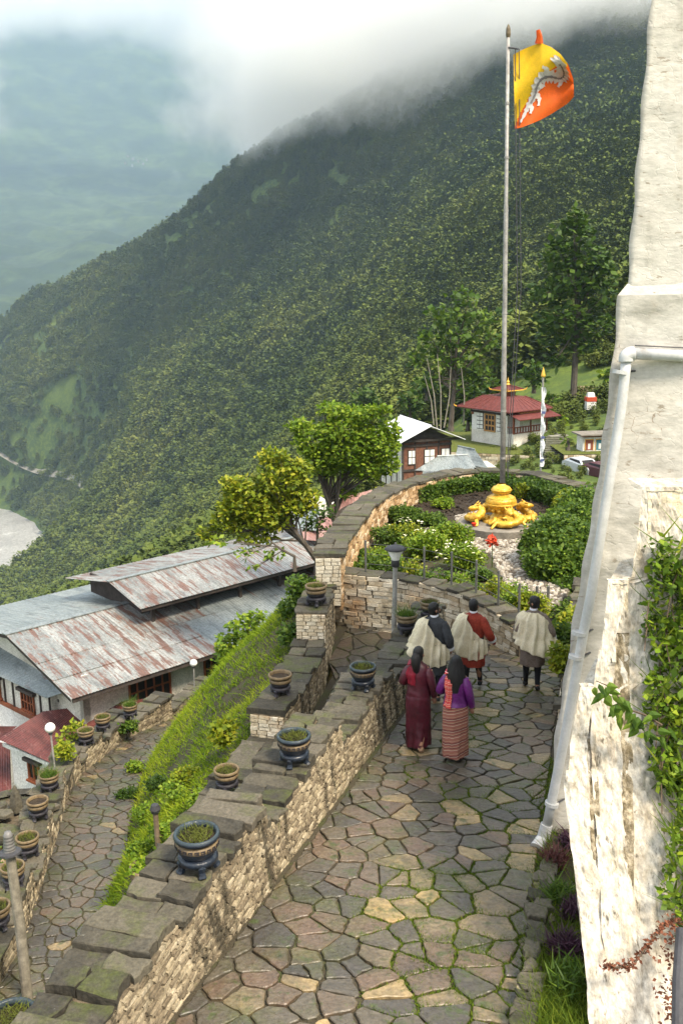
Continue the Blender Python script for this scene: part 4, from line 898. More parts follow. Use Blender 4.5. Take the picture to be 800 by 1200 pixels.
# flag: hoist at the pole, cloth blown back and up, drawn as a sheet with folds
m_yel = flat('yellow_cloth', (.78, .48, .015), .7, .08, scale=4, transl=.3, bump=.1); m_org = flat('orange_cloth', (.72, .12, .012), .7, .1, scale=4, transl=.3, bump=.1); m_wht = flat('white_dragon_print', (.62, .60, .58), .8, .12, scale=8, transl=.2, bump=0); m_gry = flat('grey_dragon_print', (.22, .21, .22), .8, .2, transl=.2, bump=0)
fy = tp.y - .05
TOPE = [(601, 64), (612, 58), (624, 53), (633, 50), (645, 55), (656, 63), (665, 75), (671, 92)]
BOTE = [(603, 151), (612, 149), (622, 145), (632, 141), (645, 134), (656, 127), (665, 121), (672, 113)]
def flagpt(u, v, lift=0.0):
    k = u * 7; i = min(int(k), 6); f = k - i; ax_, ay_ = [TOPE[i][c] * (1 - f) + TOPE[i + 1][c] * f for c in (0, 1)]; bx_, by_ = [BOTE[i][c] * (1 - f) + BOTE[i + 1][c] * f for c in (0, 1)]
    px = ax_ + (bx_ - ax_) * v + 1.6 * math.sin(v * math.pi) * math.sin(u * 3); py = ay_ + (by_ - ay_) * v
    Y = fy + .28 * math.sin(u * 8 + v * 3.5) * u ** .6 + .12 * math.sin(v * 9 + u * 5) + .5 * u * (v - .5) - lift
    return atY(px, py, Y)
fg = thing('flag', 'yellow and orange flag with white dragon, flying from the tall pole', 'flag', flagpt(0, .5)); g = MB(); nu, nv = 44, 44
base = []
for i in range(nu + 1):
    for j in range(nv + 1): base.append(flagpt(i / nu, j / nv))
g.v = [tuple(p) for p in base]
for i in range(nu):
    for j in range(nv):
        u, v = (i + .5) / nu, (j + .5) / nv; q = (i * (nv + 1) + j, i * (nv + 1) + j + 1, (i + 1) * (nv + 1) + j + 1, (i + 1) * (nv + 1) + j)
        g.f.append(q); g.t.append(.5); g.m.append(0 if v < .985 - .98 * u ** .75 * 1.02 and u < .83 else 1)
g.build('cloth', [m_yel, m_org], fg, smooth=True)
# the dragon's body: sinuous ribbon along the fly diagonal with head, legs, crest
spine = [(.10, .93), (.17, .84), (.22, .76), (.28, .68), (.33, .60), (.34, .54), (.40, .47), (.50, .43), (.60, .44), (.68, .45), (.74, .40), (.76, .32), (.73, .24), (.68, .20), (.62, .24)]
sp = smooth_pts(spine, 4); wd_ = lambda t: interp(t, [(0, .008), (.2, .03), (.4, .045), (.55, .05), (.75, .06), (.9, .085), (1, .03)])
def ribbon(pts, w, m, name, lift=.03):
    g = MB(); n = len(pts)
    for side_ in (1, -1):
        def PT(i, j):
            a = pts[max(0, i - 1)]; b = pts[min(n - 1, i + 1)]; dx, dy = b[0] - a[0], b[1] - a[1]; L0 = math.hypot(dx, dy) or 1; t = i / (n - 1); ww = w(t) * (1 + .35 * math.sin(i * 2.3)); k = (j / 2 - .5) * 2
            return tuple(flagpt(min(.985, max(0, pts[i][0] - dy / L0 * ww * k)), min(.985, max(0.01, pts[i][1] + dx / L0 * ww * k)), lift * side_))
        g.grid(PT, n, 3)
    return g.build(name, m, fg)
ribbon(sp, lambda t: wd_(t) * 1.7, m_wht, 'dragon')
ribbon([(sp[i][0] + .01, sp[i][1] + .012) for i in range(10, len(sp) - 4)], lambda t: .018, m_gry, 'dragon_scales', .05)
for leg in ([(.30, .66), (.37, .67), (.40, .72), (.39, .80)], [(.24, .74), (.28, .80), (.26, .86)], [(.52, .43), (.50, .34), (.44, .31)], [(.66, .45), (.70, .54), (.66, .60)], [(.36, .50), (.42, .56), (.47, .55)]): ribbon(smooth_pts(leg, 3), lambda t: .04 * (1 - t * .5), m_wht, 'dragon_leg', .04)
ribbon(smooth_pts([(.60, .22), (.66, .14), (.74, .16), (.80, .24), (.82, .34)], 3), lambda t: .055, m_wht, 'dragon_crest', .045)
g = MB(); a = atY(631, 51, fy); b = atY(630, 35, fy - .1); g.tube([a, a.lerp(b, .5) + Vector((.03, 0, 0)), b], [.13, .09, .06], 6); g.build('tie_tab', m_org, fg)
# white prayer pole
b = atY(633, 552, 66); t = atY(636, 440, 66); pp = thing('prayer_pole', 'white prayer flag pole with a gold tip beside the red-roofed house', 'flagpole', b)
g = MB(); g.tube([b, t], .07, 8); g.build('pole', m_pole, pp)
g = MB(); n = 26
for sd in (0,): g.grid(lambda i, j: tuple(b.lerp(t, .05 + .83 * i / n) + Vector(((j / 3) * (.27 + .08 * math.sin(i * 1.1)) - .10, -.1 - .06 * math.sin(i * .9 + j), 0))), n + 1, 4)
g.build('banner', flat('white_cloth', (.66, .67, .70), .8, .15, scale=1.5), pp)
for k in (.12, .36, .62): 
    q = b.lerp(t, k); g = MB(); g.box(q + Vector((.05, -.2, 0)), (.26, .04, .18)); g.build('print_patch', flat('blue_print', (.08, .10, .22), .8, .3), pp)
g = MB(); g.lathe([(.12, -.1), (.16, 0), (.10, .25), (.03, .5), (0, .6)], t, 10, close=True); g.build('finial', flat('gilt', (.75, .42, .06), .4, .2), pp)
# ------------------------------------------------------------------ golden statue: vase carried by coiled beasts, on a round plinth
m_gold = mat('gold_paint', [(0.25, (.45, .22, .02)), (0.5, (.72, .42, .04)), (.8, (.85, .56, .10))], scale=3, rough=.36, bump=.8, bscale=9, spec=.5, metal=.35)
m_con = flat('plinth_concrete', (.20, .18, .15), .85, .3, scale=3, bump=.5)
gs = thing('golden_statue', 'golden painted statue of a vase borne by coiled beasts, on a round stone plinth', 'statue', (st.x, st.y, GZ)); so3 = Vector((st.x, st.y, GZ))
g = MB(); g.lathe([(1.42, -.05), (1.44, .36), (1.38, .40), (0, .41)], so3, 48); g.build('plinth', m_con, gs)
so4 = so3 + UP * .41
g = MB(); g.lathe([(.25, .38), (.30, .48), (.42, .58), (.50, .74), (.52, .86), (.46, 1.00), (.36, 1.08), (.25, 1.12), (.22, 1.17), (.30, 1.2), (.33, 1.25), (.33, 1.36), (.27, 1.44), (.16, 1.50), (.12, 1.56)], so4, 28); g.build('vase', m_gold, gs, smooth=True)
g = MB(); g.lathe([(.50, .70), (.545, .74), (.50, .79)], so4, 28); g.lathe([(.44, .96), (.475, 1.0), (.42, 1.03)], so4, 28); g.lathe([(.33, 1.28), (.36, 1.31), (.33, 1.34)], so4, 28)
for k in range(10): a = .628 * k; g.lathe([(.0, -.08), (.07, -.05), (.085, 0), (.06, .06), (0, .09)], so4 + Vector((math.cos(a) * .36, math.sin(a) * .36, .5)), 8)
g.build('vase_moulding', m_gold, gs, smooth=True)
g = MB(); g.lathe([(.62, -.02), (.60, .07), (.45, .14), (.30, .25), (.24, .40)], so4, 24); g.build('pedestal', m_gold, gs, smooth=True)
for k in range(4):
    a0 = R(-90 + 90 * k) + R(8); 
    def loc(r, da, z): return so4 + Vector((math.cos(a0 + da) * r, math.sin(a0 + da) * r, z))
    body = smooth_pts([tuple(loc(*q)) for q in ((.42, .05, .12), (.62, -.3, .16), (.92, -.42, .15), (1.10, -.12, .18), (1.02, .28, .26), (.84, .35, .42), (.72, .18, .55), (.80, .02, .64), (.93, -.02, .58))], 5)
    br = [interp(i / (len(body) - 1), [(0, .10), (.2, .14), (.5, .15), (.75, .13), (.88, .12), (.95, .13), (1, .06)]) * (1 + .08 * math.sin(i * 2.1)) for i in range(len(body))]
    bt = MB(); bt.tube(body, br, 10); beast = bt.build('beast', m_gold, gs, smooth=True)
    g = MB(); h_ = loc(.9, -.01, .60); dirv = (loc(1, -.02, 0) - loc(0, 0, 0)).normalized(); sdv = Vector((-dirv.y, dirv.x, 0))
    g.tube([h_ - dirv * .1, h_, h_ + dirv * .14, h_ + dirv * .22 - UP * .03], [.10, .125, .085, .05], 8); g.tube([h_ - UP * .05 - dirv * .02, h_ + dirv * .15 - UP * .11], [.05, .03], 6)
    for sg in (1, -1): g.tube([h_ + sdv * sg * .07 + UP * .08, h_ + sdv * sg * .12 - dirv * .1 + UP * .17, h_ + sdv * sg * .1 - dirv * .16 + UP * .26], [.035, .025, .01], 5)
    g.build('head', m_gold, beast, smooth=True)
    for (r1, d1, r2, d2) in ((.70, -.42, .62, -.68), (.98, .30, 1.12, .50), (.98, -.35, 1.15, -.55)):
        g = MB(); g.tube([loc(r1, d1, .2), loc((r1 + r2) / 2, (d1 + d2) / 2 , .22), loc(r2, d2, .04), loc(r2 + .08, d2, .02)], [.09, .075, .05, .045], 7); g.build('leg', m_gold, beast, smooth=True)
    g = MB(); g.tube(smooth_pts([tuple(loc(*q)) for q in ((.45, .6, .08), (.68, .7, .12), (.85, .85, .1), (.78, 1.0, .2), (.62, .95, .3))], 4), .065, 7); g.build('tail', m_gold, beast, smooth=True)
    for q in range(9):
        i = 6 + q * 3
        if i < len(body) - 4: pass
    g = MB()
    for i in range(4, len(body) - 6, 2): g.tube([Vector(body[i]) + UP * br[i] * .8, Vector(body[i]) + UP * (br[i] + .07)], [.035, .004], 5)
    g.build('spine', m_gold, beast)
gs.scale = (.92, .92, .76)
# offerings: a small red cup on the plinth edge
rc = thing('offering_cup', 'tiny red offering cup on the left rim of the statue plinth', 'cup', so3 + Vector((-.92, -.64, .32))); g = MB(); g.lathe([(0, 0), (.05, .01), (.08, .10), (.07, .1), (.0, .05)], so3 + Vector((-.92, -.64, .32)), 10); g.build('bowl', flat('red_lacquer', (.5, .03, .01), .4), rc)
# ------------------------------------------------------------------ garden fence and gate
m_fence = flat('fence_metal', (.14, .14, .13), .5, .3, metal=.3)
fe = thing('garden_fence', 'thin metal fence of round posts and wires along the retaining wall', 'fence', rt[2])
n_post = 9; prev = None
for k, (px, py) in enumerate(((434, 672), (471, 675), (493, 679), (521, 685), (547, 692), (571, 700), (594, 707))):
    a = (k + .5) / 7.2; q, t = fr_(Lr * min(.97, .12 + .80 * k / 6)); q = q + Vector((-t.y, t.x, 0)) * .05; q.z = ztop_r(Lr * (.12 + .80 * k / 6)) + .02
    g = MB(); g.tube([q, q + UP * .78], .026, 8); g.build('post', m_fence, fe)
    if prev is not None:
        for hh in (.2, .45, .7): g = MB(); g.tube([prev + UP * hh, q + UP * hh], .006, 4); g.build('wire', m_fence, fe)
    prev = q
gt = thing('garden_gate', 'low dark metal gate leading from the ramp into the pebble garden', 'gate', (0, 0, 0)); ga = atF(606, 712, ramp_z, 10); gt.location = ga
gpos = [atY(px, 722, 21.2 + k * .0) for k, px in enumerate((604, 616, 628, 641))]
for q in gpos:
    q.z = ramp_z(q.x, q.y); g = MB(); g.tube([q - UP * .1, q + UP * 1.0], .035, 8); g.build('post', m_fence, gt)
a, b = gpos[0], gpos[-1]
for hh in (.15, .85): g = MB(); g.tube([a + UP * hh, b + UP * hh], .018, 6); g.build('rail', m_fence, gt)
for k in range(13): q = a.lerp(b, k / 12); g = MB(); g.tube([q + UP * .12, q + UP * .87], .011, 5); g.build('bar', m_fence, gt)
# ------------------------------------------------------------------ plants of the garden
def hedge(px0, py0, px1, py1, w, h, label, n, m=None):
    a, b = atZ(px0, py0, GZ), atZ(px1, py1, GZ); root = thing('hedge', label, 'hedge', (a + b) / 2, 'clipped hedges round the garden'); d = b - a; L0 = d.length; nn = Vector((-d.y, d.x, 0)).normalized()
    q = rng.random((n, 3)); face = rng.integers(0, 4, n); U = q[:, 0]; Wd = np.where(face == 0, 0, np.where(face == 1, 1, q[:, 1])); H = np.where(face >= 2, 1 - .12 * q[:, 2], q[:, 2])
    P = np.array(a)[None] + U[:, None] * np.array(d)[None] + ((Wd - .5) * w)[:, None] * np.array(nn)[None]; P[:, 2] += H * h; P += rng.normal(size=P.shape) * .045
    V1, F1 = leaf_quads(P, .075, up=.3); np_mesh('foliage', V1, F1, m or lf_dark, root, tint=rng.random(n)); g = MB(); g.box((a + b) / 2 + UP * h * .45, (L0 * .96, w * .7, h * .82), rz=math.atan2(d.y, d.x)); g.build('branches', lf_dark, root); return root
hedge(556, 573, 596, 570, 1.0, .5, 'clipped hedge block left of the flagpole under the far wall', 4200); hedge(606, 577, 655, 590, 1.0, .5, 'clipped hedge right of the flagpole under the far wall', 4200); hedge(655, 592, 705, 606, 1.0, .5, 'clipped hedge running behind the pale downpipe', 3500)
hedge(478, 588, 520, 578, 1.0, .5, 'clipped hedge curving at the left rear of the garden', 3600, lf_mid); hedge(522, 577, 554, 574, 1.0, .45, 'short clipped hedge between the two left blocks', 2600, lf_mid)
GB = 'bushes and flowers in the garden'
for k, (px, py, r, h, n, m, lb) in enumerate(((472, 612, .75, .62, 3200, lf_mid, 'round clipped bush nearest the left garden wall'), (456, 640, .85, .6, 3200, lf_mid, 'round bush in front of the left clipped bush'), (452, 592, .7, .55, 2500, lf_yel, 'bush against the inner side of the left garden wall'), (446, 668, .75, .6, 2600, lf_bright, 'bright shrub behind the street lamp head'),
        (500, 655, .95, .7, 3600, lf_bright, 'pale leafy flowering shrub right of the street lamp'), (478, 640, .8, .55, 2600, lf_yel, 'shrub between the street lamp and the clipped bush'), (528, 640, .85, .6, 3000, lf_bright, 'leafy plant left of the statue plinth'), (505, 615, .8, .45, 2400, lf_mid, 'low plant at the edge of the soil bed'),
        (540, 668, .75, .55, 2800, lf_bright, 'bushy plant behind the middle fence posts'), (560, 680, .5, .35, 1500, lf_mid, 'small plant at the pebble edge by the fence'), (590, 700, .4, .28, 1200, lf_bright, 'small leafy sprig beside the gate'), (424, 660, .45, .4, 1300, lf_mid, 'small shrub in the left corner of the garden'), (415, 672, .4, .3, 900, lf_bright, 'little shrub at the garden corner above the pier'),
        (610, 585, .45, .6, 900, lf_yel, 'flowering plant right of the flagpole by the wall'), (665, 600, .8, .7, 2500, lf_yel, 'yellowish shrub before the right hedge'), (520, 595, .6, .35, 1200, lf_bright, 'low row of herbs before the left hedge'))):
    p = atZ(px, py, GZ); r *= .8; bush('garden_bush', lb, 'bush', (p.x, p.y, GZ), (r, r * random.uniform(.7, 1), h * random.uniform(.45, .8)), int(n * 1.1), .052, m, GB, stems=4, flowers=(flat('pale_flower', (.75, .72, .5), .7), 60, .06) if k in (4, 5, 8) else None)
for k in range(9):
    q, t = fr_(Lr * (.10 + .088 * k)); q = q + Vector((-t.y, t.x, 0)) * random.uniform(.75, 1.15); r = random.uniform(.38, .6)
    bush('garden_bush', ['leafy plant just inside the garden fence, nearest the wall corner', 'flowering plant inside the fence, second from the wall corner', 'leafy plant inside the fence behind the street lamp', 'loose yellow green plant inside the fence right of the lamp', 'leafy plant inside the middle of the fence', 'trailing plant inside the fence above the man in grey', 'loose shrub inside the fence left of the red flower', 'low plant inside the fence above the man in red', 'small plant inside the fence close to the gate'][k], 'bush', (q.x, q.y, GZ), (r, r * .8, random.uniform(.3, .5)), 1500, .05, random.choice((lf_bright, lf_yel, lf_mid)), GB, stems=5)
p = atZ(576, 665, GZ); rf_ = thing('red_flower', 'single tall red flower standing by the pebbles behind the fence', 'flower', p); g = MB(); g.tube([p, p + UP * .7], .012, 5); g.build('stem', lf_dark, rf_); V1, F1 = leaf_quads(blob_points(p + UP * .75, (.1, .1, .16), 90), .07); np_mesh('petals', V1, F1, flat('red_petal', (.6, .06, .02), .6), rf_)
# the big shrub at the right of the garden
p = atZ(668, 700, -7.4); bs = thing('large_shrub', 'large dense green shrub filling the garden side by the white tower', 'shrub', p); Ps = []
for px, py, Y, r, n in ((650, 640, 24.5, 1.05, 5200), (672, 622, 26, 1.0, 4200), (665, 670, 23.5, .95, 4600), (690, 650, 24.5, 1.1, 4200), (640, 662, 23.2, .6, 2200), (676, 700, 22.5, .75, 3400), (688, 600, 27, .9, 2600)):
    c = atY(px, py, Y); Ps.append(blob_points(c, (r, r, r * .85), n, shell=.7))
for _ in range(26):
    c = Vector(Ps[random.randrange(7)][random.randrange(1500)]); r = random.uniform(.18, .42); Ps.append(blob_points(c, (r, r, r), 520, shell=.2))
P = np.concatenate(Ps); P = P + rng.normal(size=P.shape) * .06; V1, F1 = leaf_quads(P, .07, up=.4, rs=.6); np_mesh('foliage', V1, F1, lf_mid, bs, tint=rng.random(len(P)))
Q = P[rng.integers(0, len(P), 3500)] + rng.normal(size=(3500, 3)) * .08; V1, F1 = leaf_quads(Q, .06, up=.4); np_mesh('young_leaves', V1, F1, lf_bright, bs, tint=rng.random(len(Q)))
g = MB()
for k in range(9): e = P[rng.integers(len(P))]; g.tube([p - UP * .5, (Vector(e) + p) / 2, Vector(e)], [.06, .04, .012], 5)
g.build('stem', m_twig, bs)
# trailing plants on the right hand wall
for k, (u, v, dz, r, n, lb) in enumerate(((3.2, 1.9, .6, .35, 900, 'ivy clump trailing over the right wall nearest the man with his back turned'), (4.6, 1.95, .7, .4, 1100, 'ivy clump spilling over the middle of the right wall'), (6.3, 1.95, .6, .45, 1300, 'ivy clump at the far end of the right wall by the gate'), (7.9, 2.0, .5, .5, 1300, 'ivy clump merging with the large shrub'))):
    x, y = uv2(u, v); bush('ivy', lb, 'plant', (x, y, ramp_z(x, y) + dz - .2), (r, r, .4), n, .06, lf_mid if k % 2 else lf_yel, 'ivy clumps on the wall beyond the tower', stems=3)
# ------------------------------------------------------------------ frames for buildings
class FR:
    def __init__(s, o, ex, ey): s.o = Vector(o); s.x = Vector(ex).normalized(); s.y = Vector(ey).normalized()
    def __call__(s, a, b, h): return s.o + s.x * a + s.y * b + UP * h
    def box(s, mb, a0, a1, b0, b1, h0, h1):
        v = [s(a, b, h) for h in (h0, h1) for a, b in ((a0, b0), (a1, b0), (a1, b1), (a0, b1))]
        return mb.add(v, [(4, 5, 6, 7), (0, 1, 5, 4), (1, 2, 6, 5), (2, 3, 7, 6), (3, 0, 4, 7), (3, 2, 1, 0)])
    def part(s, name, m, parent, *boxes, **kw):
        g = MB()
        for b in boxes: s.box(g, *b)
        return g.build(name, m, parent, **kw)
def sheet_roof(fr, parent, a0, a1, e, r, he, hr, m, la=.8, rows=3, name='roof_sheet', ribs=5, lap=.05, tf=None, limit=400):
    """corrugated sheets from eave (b=e, h=he) to ridge (b=r, h=hr)"""
    na_ = max(1, int(round((a1 - a0) / la))); 
    for i in range(na_):
        for j in range(rows):
            x0, x1 = a0 + (a1 - a0) * i / na_, a0 + (a1 - a0) * (i + 1) / na_; t0, t1 = j / rows, (j + 1) / rows + (.02 if j < rows - 1 else 0)
            g = MB(); g.tint = random.random() if tf is None else tf(i / na_, j); nr = ribs * 2; dz = .012 * (rows - 1 - j) * -1 + .02 * (j == 0) * 0 + random.uniform(0, .008)
            vs = []
            for q, t in enumerate((t0, t1)):
                for k in range(nr + 1): vs.append(fr(x0 + (x1 - x0 + .03) * k / nr, e + (r - e) * t, he + (hr - he) * t + (.018 if k % 2 else 0) + (.015 if q == 0 and j else 0) + dz))
            fs = [(k, k + 1, nr + 2 + k, nr + 1 + k) for k in range(nr)]; n = len(vs)
            vs += [v - UP * .012 for v in vs]; fs += [(n + k + 1, n + k, n + nr + 1 + k, n + nr + 2 + k) for k in range(nr)] + [(k + 1, k, n + k, n + k + 1) for k in range(nr)]
            fs += [(0, nr + 1, n + nr + 1, n), (nr, n + nr, n + 2 * nr + 1, 2 * nr + 1)]
            g.add(vs, fs); g.build(name, m, parent)
def rust_mat(name, base, rust, ang, lo=.52, hi=.6, amt=1.0):
    # sheets weathered in streaks that run down the slope
    return mat(name, base, scale=1.2, tintmix=.35, rough=.45, bump=.15, bscale=6, spec=.5, metal=.25, rot=(0, 0, ang), stretch=(1, 1, 1), over=[(tuple(x * .62 for x in base[0][1]), 1.6, .5, .66, (2.4, .3, .3), .7), (rust[0], 1.7, lo, hi, (2.3, .27, .27), amt * .9), (rust[1], 5.5, lo + .03, hi + .05, (1.8, .35, .35), amt * .75)])
# ------------------------------------------------------------------ the long house with the rusty sheet roof
O = atY(88, 818, 33); E = atZ(247, 767, O.z); ea = Vector((E.x - O.x, E.y - O.y, 0)).normalized(); eb = Vector((-ea.y, ea.x, 0)); B = FR(O, ea, eb); ang_a = math.atan2(ea.y, ea.x)
m_rust = rust_mat('rusty_sheet', [(0.2, (.18, .19, .185)), (0.5, (.29, .30, .285)), (.8, (.41, .41, .385))], ((.155, .075, .052), (.22, .12, .085)), ang_a, .515, .575)
m_sheet = rust_mat('grey_sheet', [(0.2, (.17, .20, .205)), (0.5, (.24, .27, .27)), (.8, (.32, .345, .335))], ((.20, .10, .07), (.25, .14, .10)), ang_a, .62, .70, .8)
m_fas = flat('dark_timber', (.05, .04, .035), .8, .4); m_cream = mat('limewash', [(0.3, (.40, .37, .31)), (0.5, (.60, .57, .50)), (.75, (.74, .72, .66))], scale=.8, rough=.9, bump=.4, bscale=9, over=[((.22, .19, .14), 1.4, .58, .74, (1, 1, .4), .6)])
m_wood = flat('red_brown_wood', (.22, .065, .028), .6, .35, scale=3); m_dark = flat('dark_opening', (.012, .010, .010), .6, .3); m_wht_w = mat('white_wall', [(0.3, (.62, .61, .57)), (0.7, (.80, .79, .76))], scale=.7, rough=.9, bump=.3, bscale=8, over=[((.38, .35, .30), 1.1, .6, .75, (1, 1, .5), .5)])
H1 = thing('long_house', 'long low house with a two tier roof of rusty and grey metal sheets', 'house', B(6, 4, -3))
main_a1 = 20.5
for (a0, a1, mm) in ((-.15, 6.8, 'r'), (6.8, 20.5, 'g')):
    sheet_roof(B, H1, a0, a1, 0, 2.9, 0, .57, m_rust if mm == 'r' or 0 else m_sheet, rows=2 if mm == 'r' else 1, la=.72)
sheet_roof(B, H1, -.15, 8.0, 2.85, 5.6, .58, 1.12, m_rust, rows=1, la=.72); sheet_roof(B, H1, 8.0, 13.0, 2.85, 5.6, .58, 1.12, m_sheet, rows=1, la=.72); sheet_roof(B, H1, 13.0, 20.5, 2.85, 5.6, .58, 1.12, m_rust, rows=1, la=.72)
sheet_roof(B, H1, -.15, 20.5, 13.0, 5.65, -.05, 1.10, m_sheet, rows=2, la=1.1)
B.part('ridge_cap', m_sheet, H1, (-.2, 20.6, 5.45, 5.8, 1.13, 1.17)); B.part('fascia', m_fas, H1, (-.05, 20.4, .06, .14, -.22, -.02))
g = MB(); g.add([B(-.1, .15, -.2), B(-.1, 5.6, .92), B(-.1, 5.6, 1.08), B(-.1, .15, -.02)], [(0, 1, 2, 3)]); g.add([B(-.1, 13, -.25), B(-.1, 5.6, .92), B(-.1, 5.6, 1.08), B(-.1, 13, -.08)], [(3, 2, 1, 0)]); g.build('barge_board', m_fas, H1)
sheet_roof(B, H1, 4.8, 18.8, 3.05, 5.7, 1.62, 2.28, m_rust, rows=1, la=.7, name='upper_roof_sheet'); sheet_roof(B, H1, 4.8, 18.8, 10.0, 5.75, 1.55, 2.26, m_rust, rows=1, la=.9, name='upper_roof_sheet')
B.part('upper_ridge_cap', m_sheet, H1, (4.75, 18.85, 5.6, 5.85, 2.30, 2.34)); B.part('upper_fascia', m_fas, H1, (4.9, 18.7, 3.12, 3.2, 1.44, 1.62))
B.part('clerestory', m_fas, H1, (5.6, 18.0, 4.4, 4.5, .9, 1.85), (5.6, 5.7, 4.4, 9.0, .9, 1.85))
for k in range(6): B.part('post', m_fas, H1, (5.6 + 2.4 * k, 5.75 + 2.4 * k, 3.5, 3.65, .7, 1.7))
# walls, windows
B.part('wall', m_cream, H1, (.9, 20, 1.2, 1.5, -4.5, .2), (.9, 1.2, 1.2, 12.2, -4.5, .25), (19.7, 20, 1.2, 12.2, -4.5, .25), (.9, 20, 12, 12.3, -4.5, 0))
def window(fr, parent, a0, a1, b, h0, h1, nx=3, ny=2, out=-1, m=None, axis='a', arch=False):
    """wooden window on the face b=const (axis a) or a=const (axis b)"""
    m = m or m_wood; e = .07
    def bx(x0, x1, d0, d1, z0, z1): return (x0, x1, b + out * max(d0, d1), b + out * min(d0, d1), z0, z1) if axis == 'a' else (b + out * max(d0, d1), b + out * min(d0, d1), x0, x1, z0, z1)
    w = fr.part('window', m, parent, bx(a0, a1, .02, .10, h0, h0 + e), bx(a0, a1, .02, .10, h1 - e, h1), bx(a0, a0 + e, .02, .10, h0 + e, h1 - e), bx(a1 - e, a1, .02, .10, h0 + e, h1 - e))
    fr.part('pane', m_dark, w, bx(a0 + .02, a1 - .02, .005, .02, h0 + .02, h1 - .02))
    W, Hh = (a1 - a0), (h1 - h0)
    for i in range(1, nx): x = a0 + W * i / nx; fr.part('mullion', m, w, bx(x - .03, x + .03, .022, .085, h0 + e, h1 - e))
    for j in range(1, ny): z = h0 + Hh * j / ny; fr.part('transom', m, w, bx(a0 + e, a1 - e, .022, .08, z - .03, z + .03))
    fr.part('sill', m, w, bx(a0 - .08, a1 + .08, .0, .16, h0 - .08, h0 - .003)); fr.part('lintel', m_fas, w, bx(a0 - .15, a1 + .15, .0, .2, h1 + .003, h1 + .14))
    return w
for a in (2.9, 6.6, 10.2, 13.8): window(B, H1, a, a + 2.0, 1.2, -1.75, -.55, 5, 2)
B.part('eave_beam', m_fas, H1, (.8, 20, .9, 1.05, -.28, -.12))
for k in range(14): B.part('rafter', m_fas, H1, (1 + 1.45 * k, 1.1 + 1.45 * k, .15, 1.2, -.18, -.04))
# lean-to at the gable end
A_ = thing('gable_annex', 'timber framed annex with grey metal roof at the near gable of the long house', 'house', B(-.5, 4, -3))
ze, zt = O.z - 1.15, O.z - .45
def quad_roof(owner, P00, P10, P11, P01, n, m, name='roof_sheet'):
    """P00-P10 eave, P01-P11 ridge; n sheets"""
    for k in range(n):
        g = MB(); g.tint = random.random(); t0, t1 = k / n, (k + 1) / n; vs = []
        for (A0, A1) in ((P00, P10), (P01, P11)):
            for q in range(9): t = t0 + (t1 - t0) * q / 8; vs.append(A0.lerp(A1, t) + UP * (.02 if q % 2 else 0))
        fs = [(q, q + 1, 10 + q, 9 + q) for q in range(8)]; m_ = 18; vs += [v - UP * .02 for v in vs]; fs += [(m_ + q + 1, m_ + q, m_ + 9 + q, m_ + 10 + q) for q in range(8)]; fs += [(q + 1, q, m_ + q, m_ + q + 1) for q in range(8)]
        g.add(vs, fs); g.build(name, m, owner)
e0, e1 = atZ(-90, 750, ze), atZ(54, 818, ze); quad_roof(A_, e0, e1, atZ(92, 806, zt), atZ(-40, 715, zt), 12, m_sheet)
dv = (e1 - e0); dv.z = 0; LA_ = dv.length; dv.normalize(); nv = Vector((-dv.y, dv.x, 0)); FA = FR(e0 + nv * .22 , dv, nv)
FA.part('upper_wall', m_cream, A_, (0, LA_ - .1, .05, .3, -1.32, -.08)); FA.part('wall', m_wht_w, A_, (0, LA_ - .1, .15, .4, -6, -1.5)); FA.part('floor_beam', m_wood, A_, (0, LA_, -.06, .3, -1.5, -1.33))
FA.part('end_wall', m_cream, A_, (LA_ - .35, LA_ - .1, .3, 3.5, -4, .1))
k_ = 0
while k_ * .72 < LA_: FA.part('timber_post', m_fas, A_, (LA_ - .2 - k_ * .72, LA_ - .12 - k_ * .72, -.01, .05, -1.33, -.1)); k_ += 1
window(FA, A_, LA_ - 2.35, LA_ - 1.35, .05, -1.22, -.35, 4, 2); window(FA, A_, LA_ - 5.0, LA_ - 4.1, .05, -1.22, -.35, 4, 2)
window(FA, A_, .5, 1.3, LA_ - .1, -1.15, -.4, 3, 1, out=1, axis='b'); window(FA, A_, 1.8, 2.5, LA_ - .1, -1.15, -.4, 3, 1, out=1, axis='b')
# lower red-roofed houses at the left edge
m_red = rust_mat('red_sheet', [(0.2, (.09, .026, .022)), (0.5, (.145, .042, .036)), (.8, (.20, .075, .062))], ((.12, .04, .035), (.36, .22, .19)), ang_a, .55, .62, .7)
H2 = thing('red_roofed_house', 'white house with dark red metal roof below the long house, behind the round pots', 'house', B(-4, 0, -7))
rz_, ez_ = O.z - 1.75, O.z - 2.75
c = [atZ(-25, 872, ez_), atZ(64, 899, ez_), atZ(150, 935, ez_)]; r_ = [atZ(50, 833, rz_), atZ(205, 803, rz_)]
ra = (c[1] - c[0]).normalized(); 
tip = atZ(-60, 880, ez_); 
quad_roof(H2, atZ(-2, 866, O.z - 2.4), atZ(150, 935, O.z - 2.5), atZ(225, 812, O.z - 1.05), atZ(50, 834, O.z - 1.7), 13, m_red)
quad_roof(H2, atZ(20, 851, rz_ - .35), atZ(-20, 885, ez_ - .6), atZ(-60, 870, ez_ - .8), atZ(-10, 851, rz_ - .5), 4, m_red)
e0, e1 = atZ(4, 871, O.z - 2.55), atZ(150, 937, O.z - 2.65); dv = (e1 - e0); dv.z = 0; dv.normalize(); nv = Vector((-dv.y, dv.x, 0)); F2 = FR(e0 + nv * .25, dv, nv)
